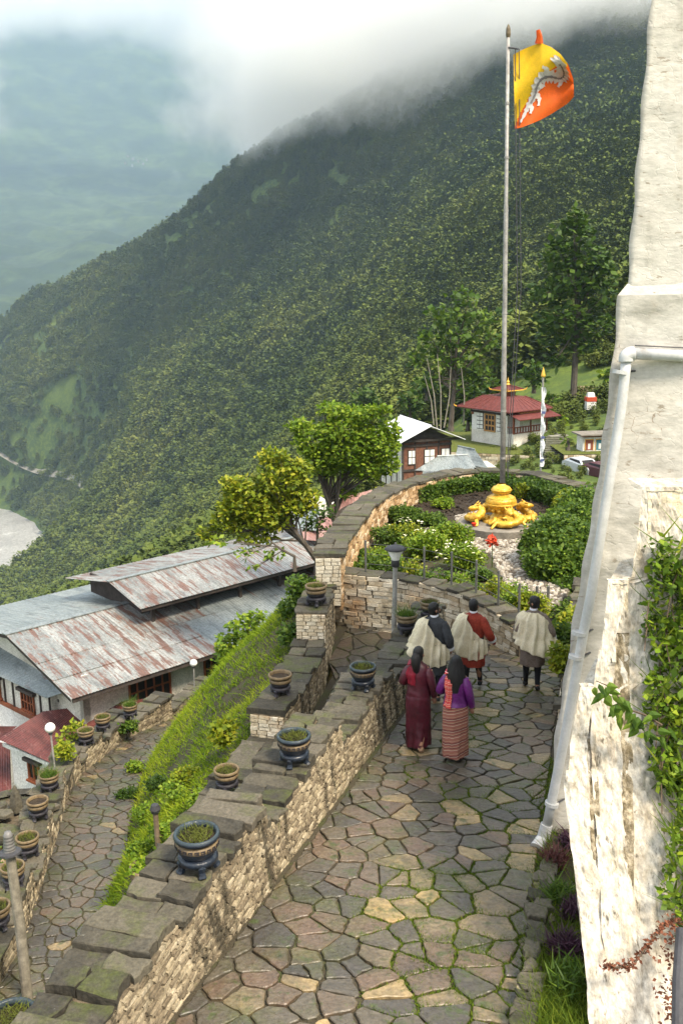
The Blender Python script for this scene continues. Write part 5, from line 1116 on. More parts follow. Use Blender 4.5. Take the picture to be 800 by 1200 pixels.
F2.part('wall', m_wht_w, H2, (.1, 9, 0, .3, -4, -.12)); F2.part('eave_board', m_wht_w, H2, (-.1, 9, -.22, -.16, -.18, -.03)); F2.part('side_wall', m_wht_w, H2, (.1, .4, .3, 5, -4, .1))
q = atZ(42, 902, ez_ - .6); wq = (q - F2.o).dot(dv); window(F2, H2, wq - .35, wq + .35, 0, -1.25, -.45, 2, 1)
H3 = thing('red_roofed_house', 'dark red metal roof in the lower left corner beside the cairn', 'house', atZ(0, 900, O.z - 5.2)); zz = O.z - 3.9
quad_roof(H3, atZ(-90, 930, zz - .6), atZ(14, 935, zz - .6), atZ(12, 872, zz), atZ(-70, 858, zz), 8, m_red)
g = MB(); q = atZ(-40, 900, zz - 1.6); g.box(q, (3.0, 3.0, 2.4), rz=ang_a); g.build('wall', m_wht_w, H3)
H4 = thing('grey_shed', 'sliver of pale blue grey roof at the left edge below the annex', 'shed', atZ(0, 830, O.z - 5)); zz = O.z - 4.4
quad_roof(H4, atZ(-60, 850, zz), atZ(12, 862, zz), atZ(30, 832, zz + .4), atZ(-50, 812, zz + .4), 5, m_sheet); g = MB(); g.box(atZ(-20, 838, zz - 1.4), (3.5, 3, 2.4), rz=ang_a); g.build('wall', m_wht_w, H4)
# ------------------------------------------------------------------ the pink roofs behind the trees
m_pinkr = rust_mat('faded_red_sheet', [(0.2, (.26, .13, .11)), (0.5, (.38, .21, .18)), (.8, (.47, .30, .26))], ((.42, .32, .28), (.20, .09, .07)), 0.5, .55, .65, .7)
H5 = thing('pink_roofed_house', 'house under faded pink metal roof seen between the tree trunks and the garden wall', 'house', atY(390, 620, 47)); z5 = atY(395, 620, 47).z
quad_roof(H5, atZ(352, 632, z5 - .5), atZ(432, 640, z5 - .9), atZ(430, 606, z5), atZ(358, 606, z5 + .1), 9, m_pinkr); quad_roof(H5, atZ(380, 598, z5 + .3), atZ(440, 602, z5 + .3), atZ(436, 574, z5 + 1.2), atZ(398, 584, z5 + 1.1), 6, m_pinkr)
g = MB(); g.box(atZ(400, 615, z5 - 1.6) + UP * .2, (4.6, 3.0, 2.2), rz=.3); g.build('wall', m_cream, H5)
H6 = thing('grey_shed', 'pale corrugated shed roof glimpsed under the yellow green tree', 'shed', atY(355, 605, 50)); quad_roof(H6, atZ(335, 618, z5 - .2), atZ(372, 622, z5 - .2), atZ(375, 594, z5 + .4), atZ(345, 594, z5 + .4), 5, m_sheet); g = MB(); g.box(atZ(356, 604, z5 - 1) , (2.6, 2.0, 1.8), rz=.3); g.build('wall', m_cream, H6)
# ------------------------------------------------------------------ temple house with red roof
m_redr = mat('red_roof_paint', [(0.2, (.10, .026, .022)), (0.6, (.16, .045, .038)), (.9, (.24, .10, .085))], scale=.6, tintmix=.3, rough=.5, bump=.1, metal=.1)
m_carv = mat('carved_ochre_wood', [(0.3, (.20, .09, .03)), (0.55, (.42, .22, .07)), (.8, (.55, .34, .12))], scale=8, rough=.7, bump=.5); m_ltw = flat('white_paint_frame', (.72, .72, .70), .6, .08)
K = atY(601, 521, 93); Lp_ = atZ(552, 513, K.z); Rp_ = atZ(641, 506, K.z); ex = Vector((Lp_.x - K.x, Lp_.y - K.y, 0)); wa = ex.length; ex.normalize(); ey = Vector((-ex.y, ex.x, 0)); ey = ey if ey.y > 0 else -ey; wb = abs((Rp_ - K).dot(ey)); wb = 3.0
while to_px(K + ey * wb)[0] < 640 and wb < 9: wb += .1
print('temple', wa, wb)
# orient so that b runs right and back
T = FR(K, ex, ey)
TH = thing('temple_house', 'small white temple house with tiered red roof and carved ochre windows behind the flagpole', 'temple', K)
hb, he_ = 1.0, 3.15
T.part('plinth', m_cream, TH, (0, wa, 0, wb, -.4, hb)); T.part('wall', m_wht_w, TH, (.06, wa - .02, .9, wb, hb, he_)); T.part('frieze', m_wood, TH, (-.02, wa + .05, .82, wb + .03, he_ - .38, he_ + .05)); T.part('frieze_band', m_carv, TH, (-.06, wa + .08, .78, wb + .05, he_ - .12, he_ - .02))
# on the left face b = .9 plane towards the camera is open porch at the corner; carved window bay
T.part('front_wall', m_wht_w, TH, (.9, wa - .01, .02, .9, hb, he_))
bay = T.part('window_bay', m_carv, TH, (wa * .42, wa * .68, -.10, .02, hb - .05, he_ - .3))
for k in range(3):
    for j in range(3): x = wa * (.44 + .075 * k); T.part('pane', m_dark, bay, (x, x + wa * .05, -.115, -.10, hb + .12 + .56 * j, hb + .5 + .56 * j))
for a0, a1 in ((.22, .39), (.71, .87)):
    w = T.part('window', m_fas, TH, (wa * a0, wa * a1, -.04, .02, hb + .1, he_ - .38))
    for i in range(2):
        for j in range(4): x = wa * (a0 + .01 + (a1 - a0) / 2 * i); T.part('pane', m_ltw, w, (x, x + wa * (a1 - a0) * .42, -.05, -.04, hb + .16 + .42 * j, hb + .50 + .42 * j))
T.part('corner_block', m_wood, TH, (wa - .3, wa + .04, -.03, .02, he_ - .62, he_ - .38)); T.part('upper_cornice', m_fas, TH, (.9, wa + .1, -.14, .02, he_ - .36, he_ - .16))
# porch at the near corner with balustrade
for a, b in ((.08, .08), (.08, wb * .5), (.08, wb - .1)): T.part('porch_post', m_wood, TH, (a - .08, a + .08, b - .08, b + .08, hb, 2.6))
T.part('balustrade', m_wood, TH, (-.03, .05, .0, wb, hb + .06, hb + .14), (-.03, .05, .0, wb, hb + .62, hb + .72), (0, .9, -.03, .05, hb + .62, hb + .72))
for k in range(12): T.part('baluster', m_wood, TH, (-.02, .04, .1 + wb * k / 12.5, .22 + wb * k / 12.5, hb + .14, hb + .62))
T.part('porch_wall', m_cream, TH, (.9, 1.0, .0, wb, hb, 2.6)); T.part('door', m_wood, TH, (.86, .9, wb * .25, wb * .45, hb, 2.4)); T.part('porch_window', m_carv, TH, (.86, .9, wb * .6, wb * .85, hb + .5, 2.2))
def hip(fr, parent, a0, a1, b0, b1, h0, h1, inset, m, name='roof', th=.09, n=5):
    ca0, ca1, cb0, cb1 = a0 + inset, a1 - inset, b0 + inset, b1 - inset
    if ca1 < ca0: ca0 = ca1 = (a0 + a1) / 2
    if cb1 < cb0: cb0 = cb1 = (b0 + b1) / 2
    lo = [fr(a0, b0, h0), fr(a1, b0, h0), fr(a1, b1, h0), fr(a0, b1, h0)]; hi = [fr(ca0, cb0, h1), fr(ca1, cb0, h1), fr(ca1, cb1, h1), fr(ca0, cb1, h1)]
    g = MB(); g.add(lo + hi + [v - UP * th for v in lo], [(0, 1, 5, 4), (1, 2, 6, 5), (2, 3, 7, 6), (3, 0, 4, 7), (4, 5, 6, 7), (1, 0, 8, 9), (2, 1, 9, 10), (3, 2, 10, 11), (0, 3, 11, 8), (8, 11, 10, 9)]); r = g.build(name, m, parent)
    for i in range(4):
        g = MB(); g.tube([lo[i] + UP * .03, hi[i] + UP * .03], .05, 5); g.build('hip_cap', m, r)
        for k in range(1, 9):      # raised seams
            j = (i + 1) % 4; p = lo[i].lerp(lo[j], k / 9); q = hi[i].lerp(hi[j], k / 9); g = MB() if k == 1 else g
            if k == 1: seam = MB()
            seam.tube([p + UP * .015, q + UP * .015], .018, 4)
        seam.build('seams', m, r)
    return r
hip(T, TH, -.35, wa + 1.15, -1.1, wb + .3, he_ + .18, he_ + 1.35, 2.0, m_redr); T.part('eave_frame', m_fas, TH, (-.1, wa + .8, -.8, wb, he_ + .06, he_ + .09))
g = MB(); g.add([T(-1.35, -.6, 2.62), T(-1.35, wb + .5, 2.62), T(1.0, wb + .5, 3.25), T(1.0, -.6, 3.25)], [(0, 1, 2, 3)]); g.add([v - UP * .07 for v in (T(-1.35, -.6, 2.62), T(-1.35, wb + .5, 2.62), T(1.0, wb + .5, 3.25), T(1.0, -.6, 3.25))], [(3, 2, 1, 0)]); g.add([T(-1.35, -.6, 2.62), T(-1.35, wb + .5, 2.62), T(-1.35, wb + .5, 2.55), T(-1.35, -.6, 2.55)], [(3, 2, 1, 0)]); g.build('porch_roof', m_redr, TH)
ca, cb = wa * .5 + .3, wb * .5; T.part('lantern', m_wood, TH, (ca - .55, ca + .55, cb - .55, cb + .55, he_ + 1.1, he_ + 1.95)); T.part('lantern_band', m_carv, TH, (ca - .6, ca + .6, cb - .6, cb + .6, he_ + 1.7, he_ + 1.82))
hip(T, TH, ca - 1.15, ca + 1.15, cb - 1.15, cb + 1.15, he_ + 1.98, he_ + 2.4, 1.0, m_redr, 'lantern_roof')
m_gilt = flat('gilt', (.75, .42, .06), .4, .2)
T.part('gilt_edge', m_gilt, TH, (ca - 1.18, ca + 1.18, cb - 1.18, cb - 1.13, he_ + 1.88, he_ + 1.97), (ca - 1.18, ca - 1.13, cb - 1.12, cb + 1.18, he_ + 1.88, he_ + 1.97))
for a, b in ((ca - 1.15, cb - 1.15), (ca + 1.15, cb - 1.15), (ca - 1.15, cb + 1.15), (ca + 1.15, cb + 1.15)):
    g = MB(); p = T(a, b, he_ + 1.95); o_ = (p - T(ca, cb, he_ + 1.95)).normalized(); g.tube([p, p + o_ * .22 + UP * .05, p + o_ * .34 + UP * .25], [.06, .05, .02], 5); g.build('corner_finial', m_gilt, TH)
g = MB(); p = T(ca, cb, he_ + 2.35); g.lathe([(.16, 0), (.22, .12), (.12, .26), (.16, .38), (.05, .6), (0, .9)], p, 10); g.build('pinnacle', m_gilt, TH)
p = T(wa + 1.15, -1.1, he_ + .18); g = MB(); g.tube([p, p + Vector((-.2, -.05, .1)), p + Vector((-.3, -.08, .25))], [.07, .06, .03], 5); g.build('corner_finial', m_gilt, TH)
# terrace wall below the temple
tw = thing('terrace_wall', 'pale stone terrace wall under the temple house', 'wall', K + Vector((-1, -1.5, -2))); a = atY(532, 523, 91); b = atY(628, 529, 88)
fw2, L2 = poly_s([(a.x - 3, a.y + 1), (a.x, a.y), (b.x, b.y), (b.x + .2, b.y + 4)]); zt_ = K.z - .32
wall(tw, [(a.x - 3, a.y + 1), (a.x, a.y), (b.x, b.y), (b.x + .2, b.y + 4)], [(0, L2, zt_)], .5, lambda x, y: zt_ - 3.4, faces=(1,), mstone=m_white_st, rowh=(.16, .3), len_=(.25, .6), proud=(0, .09), singles=300, cap=False, ends=False)
poly_fill('terrace', [(a.x - 3, a.y + 1), (a.x, a.y), (b.x, b.y), (b.x + 2, b.y + 14), (a.x - 3, a.y + 16)], zt_ + .0, m_moss, kind='structure')
# ------------------------------------------------------------------ white-roofed house and sheds in front
K2 = atY(527, 552, 76); L2_ = atZ(472, 556, K2.z); ex2 = Vector((K2.x - L2_.x, K2.y - L2_.y, 0)); w2 = ex2.length; ex2.normalize(); ey2 = Vector((-ex2.y, ex2.x, 0)); Wf = FR(L2_, ex2, ey2); WH = thing('white_roofed_house', 'timber framed house with bright white gable roof left of the temple', 'house', L2_)
m_wroof = flat('white_painted_sheet', (.78, .80, .82), .4, .06, scale=.5); m_brick = mat('brown_brick', [(0.3, (.12, .05, .03)), (0.7, (.24, .11, .07))], scale=4, rough=.9, bump=.5)
Wf.part('wall', m_brick, WH, (0, w2, 0, 5.5, -1.5, 2.6)); Wf.part('side_wall', m_cream, WH, (-.03, .02, .1, 5.4, -1.5, 2.6))
for k in range(5): Wf.part('timber_post', m_fas, WH, (w2 * k / 4 - .06, w2 * k / 4 + .06, -.06, -.005, -1.5, 2.6), (-.09, -.035, 5.4 * k / 4 - .05, 5.4 * k / 4 + .06, -1.5, 2.6))
Wf.part('beam', m_fas, WH, (-.1, w2 + .1, -.09, -.062, 2.2, 2.4), (-.1, w2 + .1, -.09, -.062, .2, .4))
for x0, x1 in ((.10, .24), (.44, .66), (.80, .97)):
    w = Wf.part('window', m_fas, WH, (w2 * x0, w2 * x1, -.07, -.01, .75, 1.95))
    for i in range(2):
        for j in range(2): x = w2 * (x0 + .012 + (x1 - x0) / 2 * i); Wf.part('pane', m_ltw, w, (x, x + w2 * (x1 - x0) * .42, -.10, -.07, .82 + .57 * j, 1.32 + .57 * j))
Wf.part('gable_beam', m_fas, WH, (-.4, w2 + .9, -.3, -.1, 2.62, 2.8)); g = MB(); g.add([Wf(-.1, 0, 2.8), Wf(w2 + .1, 0, 2.8), Wf(w2 / 2, 0, 3.75)], [(0, 1, 2)]); g.build('gable', m_fas, WH)
for sgn in (0, 1):
    e0 = -.6 if sgn == 0 else w2 + .95
    for k in range(6):
        b0, b1 = -.9 + 1.2 * k, -.9 + 1.2 * (k + 1) + .02; g = MB(); vs = [Wf(e0, b0, 2.72), Wf(e0, b1, 2.72), Wf(w2 / 2, b1, 3.95), Wf(w2 / 2, b0, 3.95)]; g.add(vs + [v - UP * .05 for v in vs], [(0, 1, 2, 3) if sgn else (3, 2, 1, 0), (4, 5, 6, 7), (0, 4, 7, 3), (1, 0, 4, 5), (2, 1, 5, 6)]); g.build('roof_sheet', m_wroof, WH)
g = MB(); g.tube([Wf(w2 / 2, -.9, 3.98), Wf(w2 / 2, 6.3, 3.98)], .07, 6); g.build('ridge_cap', m_wroof, WH)
for (pts_, lb) in ((((486, 551, 0), (562, 556, -.1), (548, 533, .9), (512, 535, .9)), 'low shed with pale blue grey sheet roof in front of the temple terrace'), (((532, 541, .2), (572, 549, .0), (556, 527, 1.0), (536, 523, 1.0)), 'smaller grey roofed shed against the temple terrace wall')):
    zz = atY(520, 548, 66).z + 0; S = thing('grey_shed', lb, 'shed', atZ(pts_[0][0], pts_[0][1], zz)); q = [atZ(x, y, zz + h) for x, y, h in pts_]; quad_roof(S, q[0], q[1], q[2], q[3], 7, m_sheet)
    g = MB(); cc = sum(q, Vector()) / 4; g.box(cc - UP * 1.5, (3.4, 2.6, 1.8), rz=.1); g.build('wall', m_cream, S); g = MB(); g.tube([q[3] + UP * .03, q[2] + UP * .03], .06, 5); g.build('ridge_cap', m_sheet, S)
# ------------------------------------------------------------------ stairs, shrine kiosk, cars, small stupa
m_step = mat('mossy_step', [(0.3, (.07, .07, .045)), (0.6, (.13, .13, .09)), (.8, (.20, .19, .14))], scale=3, rough=.9, bump=.5)
SS = thing('stone_staircase', 'steep mossy stone steps between the terrace wall and the shrine kiosk', 'stairs', atY(647, 545, 84)); s0 = atY(647, 552, 82); s1 = atY(650, 513, 90)
for k in range(16):
    t = k / 15; p = s0.lerp(s1, t); g = MB(); g.tint = random.random(); g.box(p + Vector((0, .25, -.2)), (1.7, .55, .55), jit=.01); g.build('step', m_step, SS)
S2 = thing('garden_steps', 'broad shallow steps climbing the slope to the right behind the stairs', 'stairs', atY(665, 500, 95))
for k in range(8):
    t = k / 7; p = atY(655 + 45 * t, 511 - 21 * t, 92 + 14 * t); g = MB(); g.box(p, (2.2, .9, .18), rz=.35, jit=.02); g.build('step', flat('pale_step', (.24, .23, .19), .9, .3) if k == 0 else bpy.data.materials['pale_step'], S2)
KI = thing('shrine_kiosk', 'small white wayside shrine with two painted niches and a flat pale roof', 'shrine', atY(692, 530, 84)); k0 = atY(682, 531, 84); kf = FR(k0, Vector((1, .12, 0)), Vector((-.12, 1, 0)))
kf.part('wall', m_wht_w, KI, (0, 2.4, 0, 1.5, 0, 1.45)); kf.part('roof', m_con, KI, (-.4, 2.9, -.5, 1.9, 1.62, 1.74)); kf.part('lintel', m_wood, KI, (-.05, 2.5, -.08, 1.5, 1.452, 1.62)); 
for k in range(2): n_ = kf.part('niche', [flat('red_painting', (.25, .08, .05), .8), flat('blue_painting', (.06, .18, .22), .8)][k], KI, (.22 + 1.0 * k, .95 + 1.0 * k, -.02, -.002, .25, 1.2)); kf.part('painted_figure', m_ltw, n_, (.48 + 1.0 * k, .7 + 1.0 * k, -.03, -.022, .35, .85)); kf.part('niche_frame', m_gilt, n_, (.18 + 1.0 * k, .22 + 1.0 * k, -.05, -.002, .2, 1.25), (.95 + 1.0 * k, .99 + 1.0 * k, -.05, -.002, .2, 1.25), (.18 + 1.0 * k, .99 + 1.0 * k, -.05, -.002, 1.2, 1.26))
kw_ = thing('terrace_wall', 'low pale rubble wall behind the parked cars under the shrine', 'wall', atY(680, 540, 82)); a = atY(660, 533, 82.5); b = atY(724, 534, 82.5)
wall(kw_, [(a.x, a.y), (b.x, b.y)], [(0, 9, a.z)], .4, lambda x, y: a.z - 1.6, faces=(1,), mstone=m_white_st, rowh=(.15, .25), len_=(.25, .5), proud=(0, .06), cap=False, ends=False)
poly_fill('kiosk_lawn', [(a.x, a.y), (b.x, b.y), (b.x, b.y + 9), (a.x, a.y + 9)], a.z + .02, m_moss, kind='structure')
yz = atY(680, 560, 78).z; poly_fill('car_park', [(a.x - 2.5, 66), (a.x + 8, 66), (a.x + 8, a.y - .3), (a.x - 2.5, a.y - .3)], yz, m_con, kind='structure')
def car(label, p, rz, paint, s=1.0):
    C0 = thing('parked_car', label, 'car', p, 'cars parked under the shrine'); f = FR(p, Vector((math.cos(rz), math.sin(rz), 0)), Vector((-math.sin(rz), math.cos(rz), 0)))
    prof = [(-1.95, .35), (-1.98, .8), (-1.85, .95), (-1.0, 1.0), (-.5, 1.38), (.9, 1.42), (1.6, 1.1), (1.95, .95), (1.98, .5), (1.9, .32)]
    g = MB(); W_ = .82; vs = []
    for i, (y, z) in enumerate(prof):
        k = .80 if z > 1.3 else 1; vs += [f(-W_ * k, y, z), f(-W_ * k * .98, y, z), f(W_ * k, y, z)]
    n = len(prof); fs = [(3 * i, 3 * i + 2, 3 * (i + 1) + 2, 3 * (i + 1)) for i in range(n - 1)] + [(3 * (n - 1), 3 * (n - 1) + 2, 2, 0), tuple(3 * i for i in range(n)), tuple(3 * i + 2 for i in range(n))[::-1]]
    g.add(vs, fs); g.build('body', paint, C0); gl = m_dark
    g = MB(); g.add([f(-.6, -1.0, 1.03), f(.6, -1.0, 1.03), f(.55, -.55, 1.35), f(-.55, -.55, 1.35)], [(0, 1, 2, 3)]); g.build('windscreen', gl, C0)
    g = MB(); g.add([f(-.6, 1.66, 1.12), f(.6, 1.66, 1.12), f(.55, .98, 1.41), f(-.55, .98, 1.41)], [(3, 2, 1, 0)]); g.build('rear_window', gl, C0)
    for sx in (-1, 1):
        g = MB(); g.add([f(sx * .80, -.9, 1.03), f(sx * .80, 1.3, 1.07), f(sx * .70, .85, 1.37), f(sx * .70, -.45, 1.34)], [(0, 1, 2, 3)]); g.build('side_window', gl, C0)
        for y in (-1.25, 1.25):
            g = MB(); g.tube([f(sx * .66, y, .32), f(sx * .86, y, .32)], .32, 14); w = g.build('wheel', m_dkmetal, C0); g = MB(); g.tube([f(sx * .861, y, .32), f(sx * .87, y, .32)], .18, 12); g.build('rim', m_pole, w)
        g = MB(); g.box(f(sx * .6, -1.97, .72), (.3, .05, .14), rz=rz); g.build('headlight', m_globe, C0)
    g = MB(); g.box(f(0, -2.0, .5), (1.4, .06, .16), rz=rz); g.build('bumper', m_dkmetal, C0); return C0
p = atZ(682, 556, yz); car('silver white hatchback parked beneath the shrine wall', p, .35, flat('silver_paint', (.62, .64, .66), .3, .05, metal=.2)); p = atZ(706, 562, yz); car('dark car half hidden behind the tower, next to the silver one', p, .5, flat('dark_paint', (.10, .04, .05), .3, .1))
SP = thing('small_stupa', 'tiny white and red banded stupa on the slope under the tall pine', 'stupa', atY(691, 477, 103)); q = atY(691, 478, 103); g = MB(); g.box(q + UP * .3, (1.0, 1.0, .9)); g.build('base', m_wht_w, SP); g = MB(); g.box(q + UP * .98, (1.08, 1.08, .46)); g.build('band', flat('red_band', (.45, .07, .03), .8), SP); g = MB(); g.box(q + UP * 1.45, (.8, .8, .45), taper=.8); g.build('top', m_wht_w, SP)
EW = thing('terrace_wall', 'earth brown retaining bank wall by the foot of the tall pine', 'wall', atY(705, 458, 118)); a2, b2_ = atY(678, 452, 120), atY(736, 461, 116); wall(EW, [(a2.x, a2.y), (b2_.x, b2_.y)], [(0, 20, a2.z)], .6, lambda x, y: a2.z - 1.3, faces=(1,), mstone=m_orange_st, rowh=(.2, .3), len_=(.3, .7), cap=False, ends=False)
TK = thing('truck', 'small blue and white truck on the forest road far behind the flagpole', 'truck', atY(617, 400, 175)); q = atY(617, 399, 175); tf_ = FR(q, Vector((1, .3, 0)), Vector((-.3, 1, 0)))
tf_.part('body', m_ltw, TK, (-1.6, 1.2, -1, 1, .5, 2.0)); tf_.part('cab', flat('blue_cab', (.10, .20, .40), .5), TK, (1.22, 2.3, -.95, .95, .4, 1.7)); tf_.part('wheel', m_dkmetal, TK, (-1.2, -.5, -1.05, 1.05, 0, .498), (1.3, 2.0, -1.05, 1.05, 0, .395))
# ------------------------------------------------------------------ cairn at the left edge
cpos = atY(12, 952, 18.6); CA = thing('stone_cairn', 'round drystone well head topped with mossy slabs and one upright stone', 'cairn', cpos); cz = cpos.z + .2
for ring, (rr_, z0_, hh) in enumerate(((.85, -1.2, .16), (.83, -1.04, .12), (.86, -.92, .14), (.84, -.78, .12), (.88, -.66, .13), (.9, -.53, .12), (1.02, -.40, .09), (1.1, -.31, .09))):
    k = 0; a = random.random()
    while a < 6.283 + .3 and k < 18:
        da = random.uniform(.3, .5); mb = MB(); mb.tint = random.random(); am = a + da / 2; X_ = Vector((-math.sin(am), math.cos(am), 0)); Zv = Vector((math.cos(am), math.sin(am), 0))
        mb.frame(Vector((cpos.x, cpos.y, cz + z0_ + hh / 2)) + Zv * (rr_ - .3), X_, UP, Zv, (rr_ * da - .02, hh - .015, .3 + random.uniform(-.03, .04)), jit=.012, tp=.95); mb.build('stone', m_orange_st if ring < 6 else m_slab, CA); a += da; k += 1
for k in range(16):
    a = random.uniform(0, 6.28); r = random.uniform(.2, .95) if k > 4 else .35; x, y = cpos.x + r * math.cos(a), cpos.y + r * math.sin(a); n = 6; s_ = random.uniform(.22, .38); q = [(x + s_ * math.cos(6.283 * i / n) * random.uniform(.7, 1.1), y + s_ * .8 * math.sin(6.283 * i / n) * random.uniform(.7, 1.1)) for i in range(n)]
    mb = MB(); mb.tint = random.random(); zz = cz - .22 + .028 * (k % 7) ; tx = random.uniform(-.08, .08); mb.prism(q, lambda x_, y_: zz - .03, lambda x_, y_: zz + .05 + (x_ - x) * tx, inset=.015); mb.build('slab', m_slab, CA)
q = atY(19, 940, 18.7); g = MB(); g.tube([q - UP * .2, q + UP * .02, q + UP * .22, q + UP * .40], [.16, .15, .10, .02], 6); g.build('upright_stone', m_slab, CA)
g = MB(); g.tube([Vector((cpos.x, cpos.y, cz - 3)), Vector((cpos.x, cpos.y, cz - .3))], .8, 16); g.build('core', m_mortar, CA)
# ------------------------------------------------------------------ the white tower
m_tower = mat('whitewash', [(0.25, (.38, .36, .315)), (0.5, (.50, .48, .43)), (.8, (.58, .56, .51))], scale=1.3, rough=.9, bump=.4, bscale=7, grain=.10, stretch=(1, 1, 1.8), over=[((.20, .16, .11), 8, .62, .66, (.6, .6, 2.0), .7), ((.34, .32, .27), 2.4, .54, .68, (1.6, 1.6, .16), .45), ((.40, .33, .24), 2.2, .60, .72, (1, 1, .6), .5), ((.46, .45, .42), .5, .5, .7, (1, 1, 1), .4)])
def crack_nodes(m, sx=4.5, sz=9.0, thr=.5, dark=(.13, .09, .05), wid=.03):
    """thin broken joints of the stonework showing through the limewash: colour of bare mortar + relief"""
    N = m.node_tree.nodes; L = m.node_tree.links; b = [n for n in N if n.type == 'BSDF_PRINCIPLED'][0]; tc = [n for n in N if n.type == 'TEX_COORD'][0]
    mp = N.new('ShaderNodeMapping'); mp.inputs['Scale'].default_value = (sx, sx, sz); nz0 = N.new('ShaderNodeTexNoise'); nz0.inputs['Scale'].default_value = 3.5; nz0.inputs['Detail'].default_value = 5; ad = N.new('ShaderNodeMix'); ad.data_type = 'VECTOR'; ad.inputs[0].default_value = .22
    L.new(tc.outputs['Object'], nz0.inputs['Vector']); L.new(tc.outputs['Object'], ad.inputs[4]); L.new(nz0.outputs['Color'], ad.inputs[5]); L.new(ad.outputs[1], mp.inputs[0])
    vo = N.new('ShaderNodeTexVoronoi'); vo.feature = 'DISTANCE_TO_EDGE'; vo.inputs['Scale'].default_value = 1; L.new(mp.outputs[0], vo.inputs['Vector'])
    r1 = N.new('ShaderNodeMapRange'); r1.inputs[1].default_value = 0; r1.inputs[2].default_value = wid; r1.inputs[3].default_value = 1; r1.inputs[4].default_value = 0; L.new(vo.outputs['Distance'], r1.inputs[0])
    nm = N.new('ShaderNodeTexNoise'); nm.inputs['Scale'].default_value = 1.9; nm.inputs['Detail'].default_value = 5; L.new(tc.outputs['Object'], nm.inputs['Vector']); r2 = N.new('ShaderNodeMapRange'); r2.inputs[1].default_value = thr; r2.inputs[2].default_value = thr + .05; L.new(nm.outputs[0], r2.inputs[0])
    mu = N.new('ShaderNodeMath'); mu.operation = 'MULTIPLY'; L.new(r1.outputs[0], mu.inputs[0]); L.new(r2.outputs[0], mu.inputs[1])
    lk = b.inputs['Base Color'].links[0].from_socket; mx = N.new('ShaderNodeMix'); mx.data_type = 'RGBA'; mx.inputs[7].default_value = (*dark, 1); L.new(mu.outputs[0], mx.inputs[0]); L.new(lk, mx.inputs[6]); L.new(mx.outputs[2], b.inputs['Base Color'])
    bp0 = [n for n in N if n.type == 'BUMP'][0]; bp = N.new('ShaderNodeBump'); bp.inputs['Strength'].default_value = .18; bp.inputs['Distance'].default_value = .03; bp.invert = True; L.new(r1.outputs[0], bp.inputs['Height']); L.new(bp0.outputs[0], bp.inputs['Normal']); L.new(bp.outputs[0], b.inputs['Normal'])
crack_nodes(m_tower, 5.0, 13, .60, (.22, .17, .12), .028)
tower = thing('white_tower', 'towering whitewashed stone wall with rough coursing, filling the right edge', 'building', uv2(-2.4, 1.95) + (-6.3,))
CORN = [(-6.6, None)]
cor = []
base = atF(640, 985, ramp_z, 6); Y0 = base.y; z0 = base.z
for px, py in ((632, 1040), (640, 985), (650, 862), (672, 722), (700, 560), (716, 430), (722, 370)):
    Y = Y0; 
    for _ in range(4): p = atY(px, py, Y); Y = Y0 + .035 * (p.z - z0)
    cor.append(p)
up = []
for px, py in ((735, 322), (748, 160), (762, 0), (780, -200)):
    Y = Y0 + .3
    for _ in range(4): p = atY(px, py, Y); Y = Y0 + .03 + .035 * (p.z - z0)
    up.append(p)
tabx = sorted([(p.z, p.x, p.y) for p in cor])
def corner(z, tab): 
    zs = [t[0] for t in tab]; return Vector((float(np.interp(z, zs, [t[1] for t in tab])), float(np.interp(z, zs, [t[2] for t in tab])), z))
tabu = sorted([(p.z, p.x, p.y) for p in up])
back = Vector((math.sin(R(19)), math.cos(R(19)), 0)); front = Vector((1, -.10, 0)).normalized()
def tower_part(name, tab, z_lo, z_hi, dz=0.07):
    nz_ = int((z_hi - z_lo) / dz); us = [-7, -5, -3, -1.5] + [0] + list(np.linspace(.06, 3.6, 52)) + [5, 8]; g = MB()
    def P(i, j):
        z = z_lo + (z_hi - z_lo) * i / nz_; c = corner(z, tab); u = us[j]; q = c + (back * -u if u < 0 else front * u); s = float(fbm(np.array(u * 2.1 + 3), np.array(z * 3.9 + u * .3), 4)); s2 = float(fbm(np.array(u * .6 + 9), np.array(z * .7), 2)); k = .07 if u > 0 else .03
        n = Vector((-.1, -1, 0)) if u > 0 else Vector((-1, 0, 0)); return tuple(q + n * (s * k + s2 * .12 * (u > 0)) + Vector((.012 * math.sin(z * 9) + .02 * s if u == 0 else 0, 0, 0)))
    g.grid(P, nz_ + 1, len(us)); return g.build(name, m_tower, tower, smooth=True)
zl = corner(0, tabx); zsplit = (up[0].z + cor[-1].z) / 2
tower_part('lower_face', tabx, cor[0].z - .3, zsplit, .045); tower_part('upper_face', tabu, zsplit, 4.2, .06)
# sloping ledge between the two tiers
g = MB(); c0, c1 = corner(zsplit, tabx), corner(zsplit + .12, tabu); g.add([c0, c0 + front * 8, c1 + front * 8, c1, c0 + back * 7, c1 + back * 7], [(0, 1, 2, 3), (4, 0, 3, 5)]); g.build('ledge', m_tower, tower)
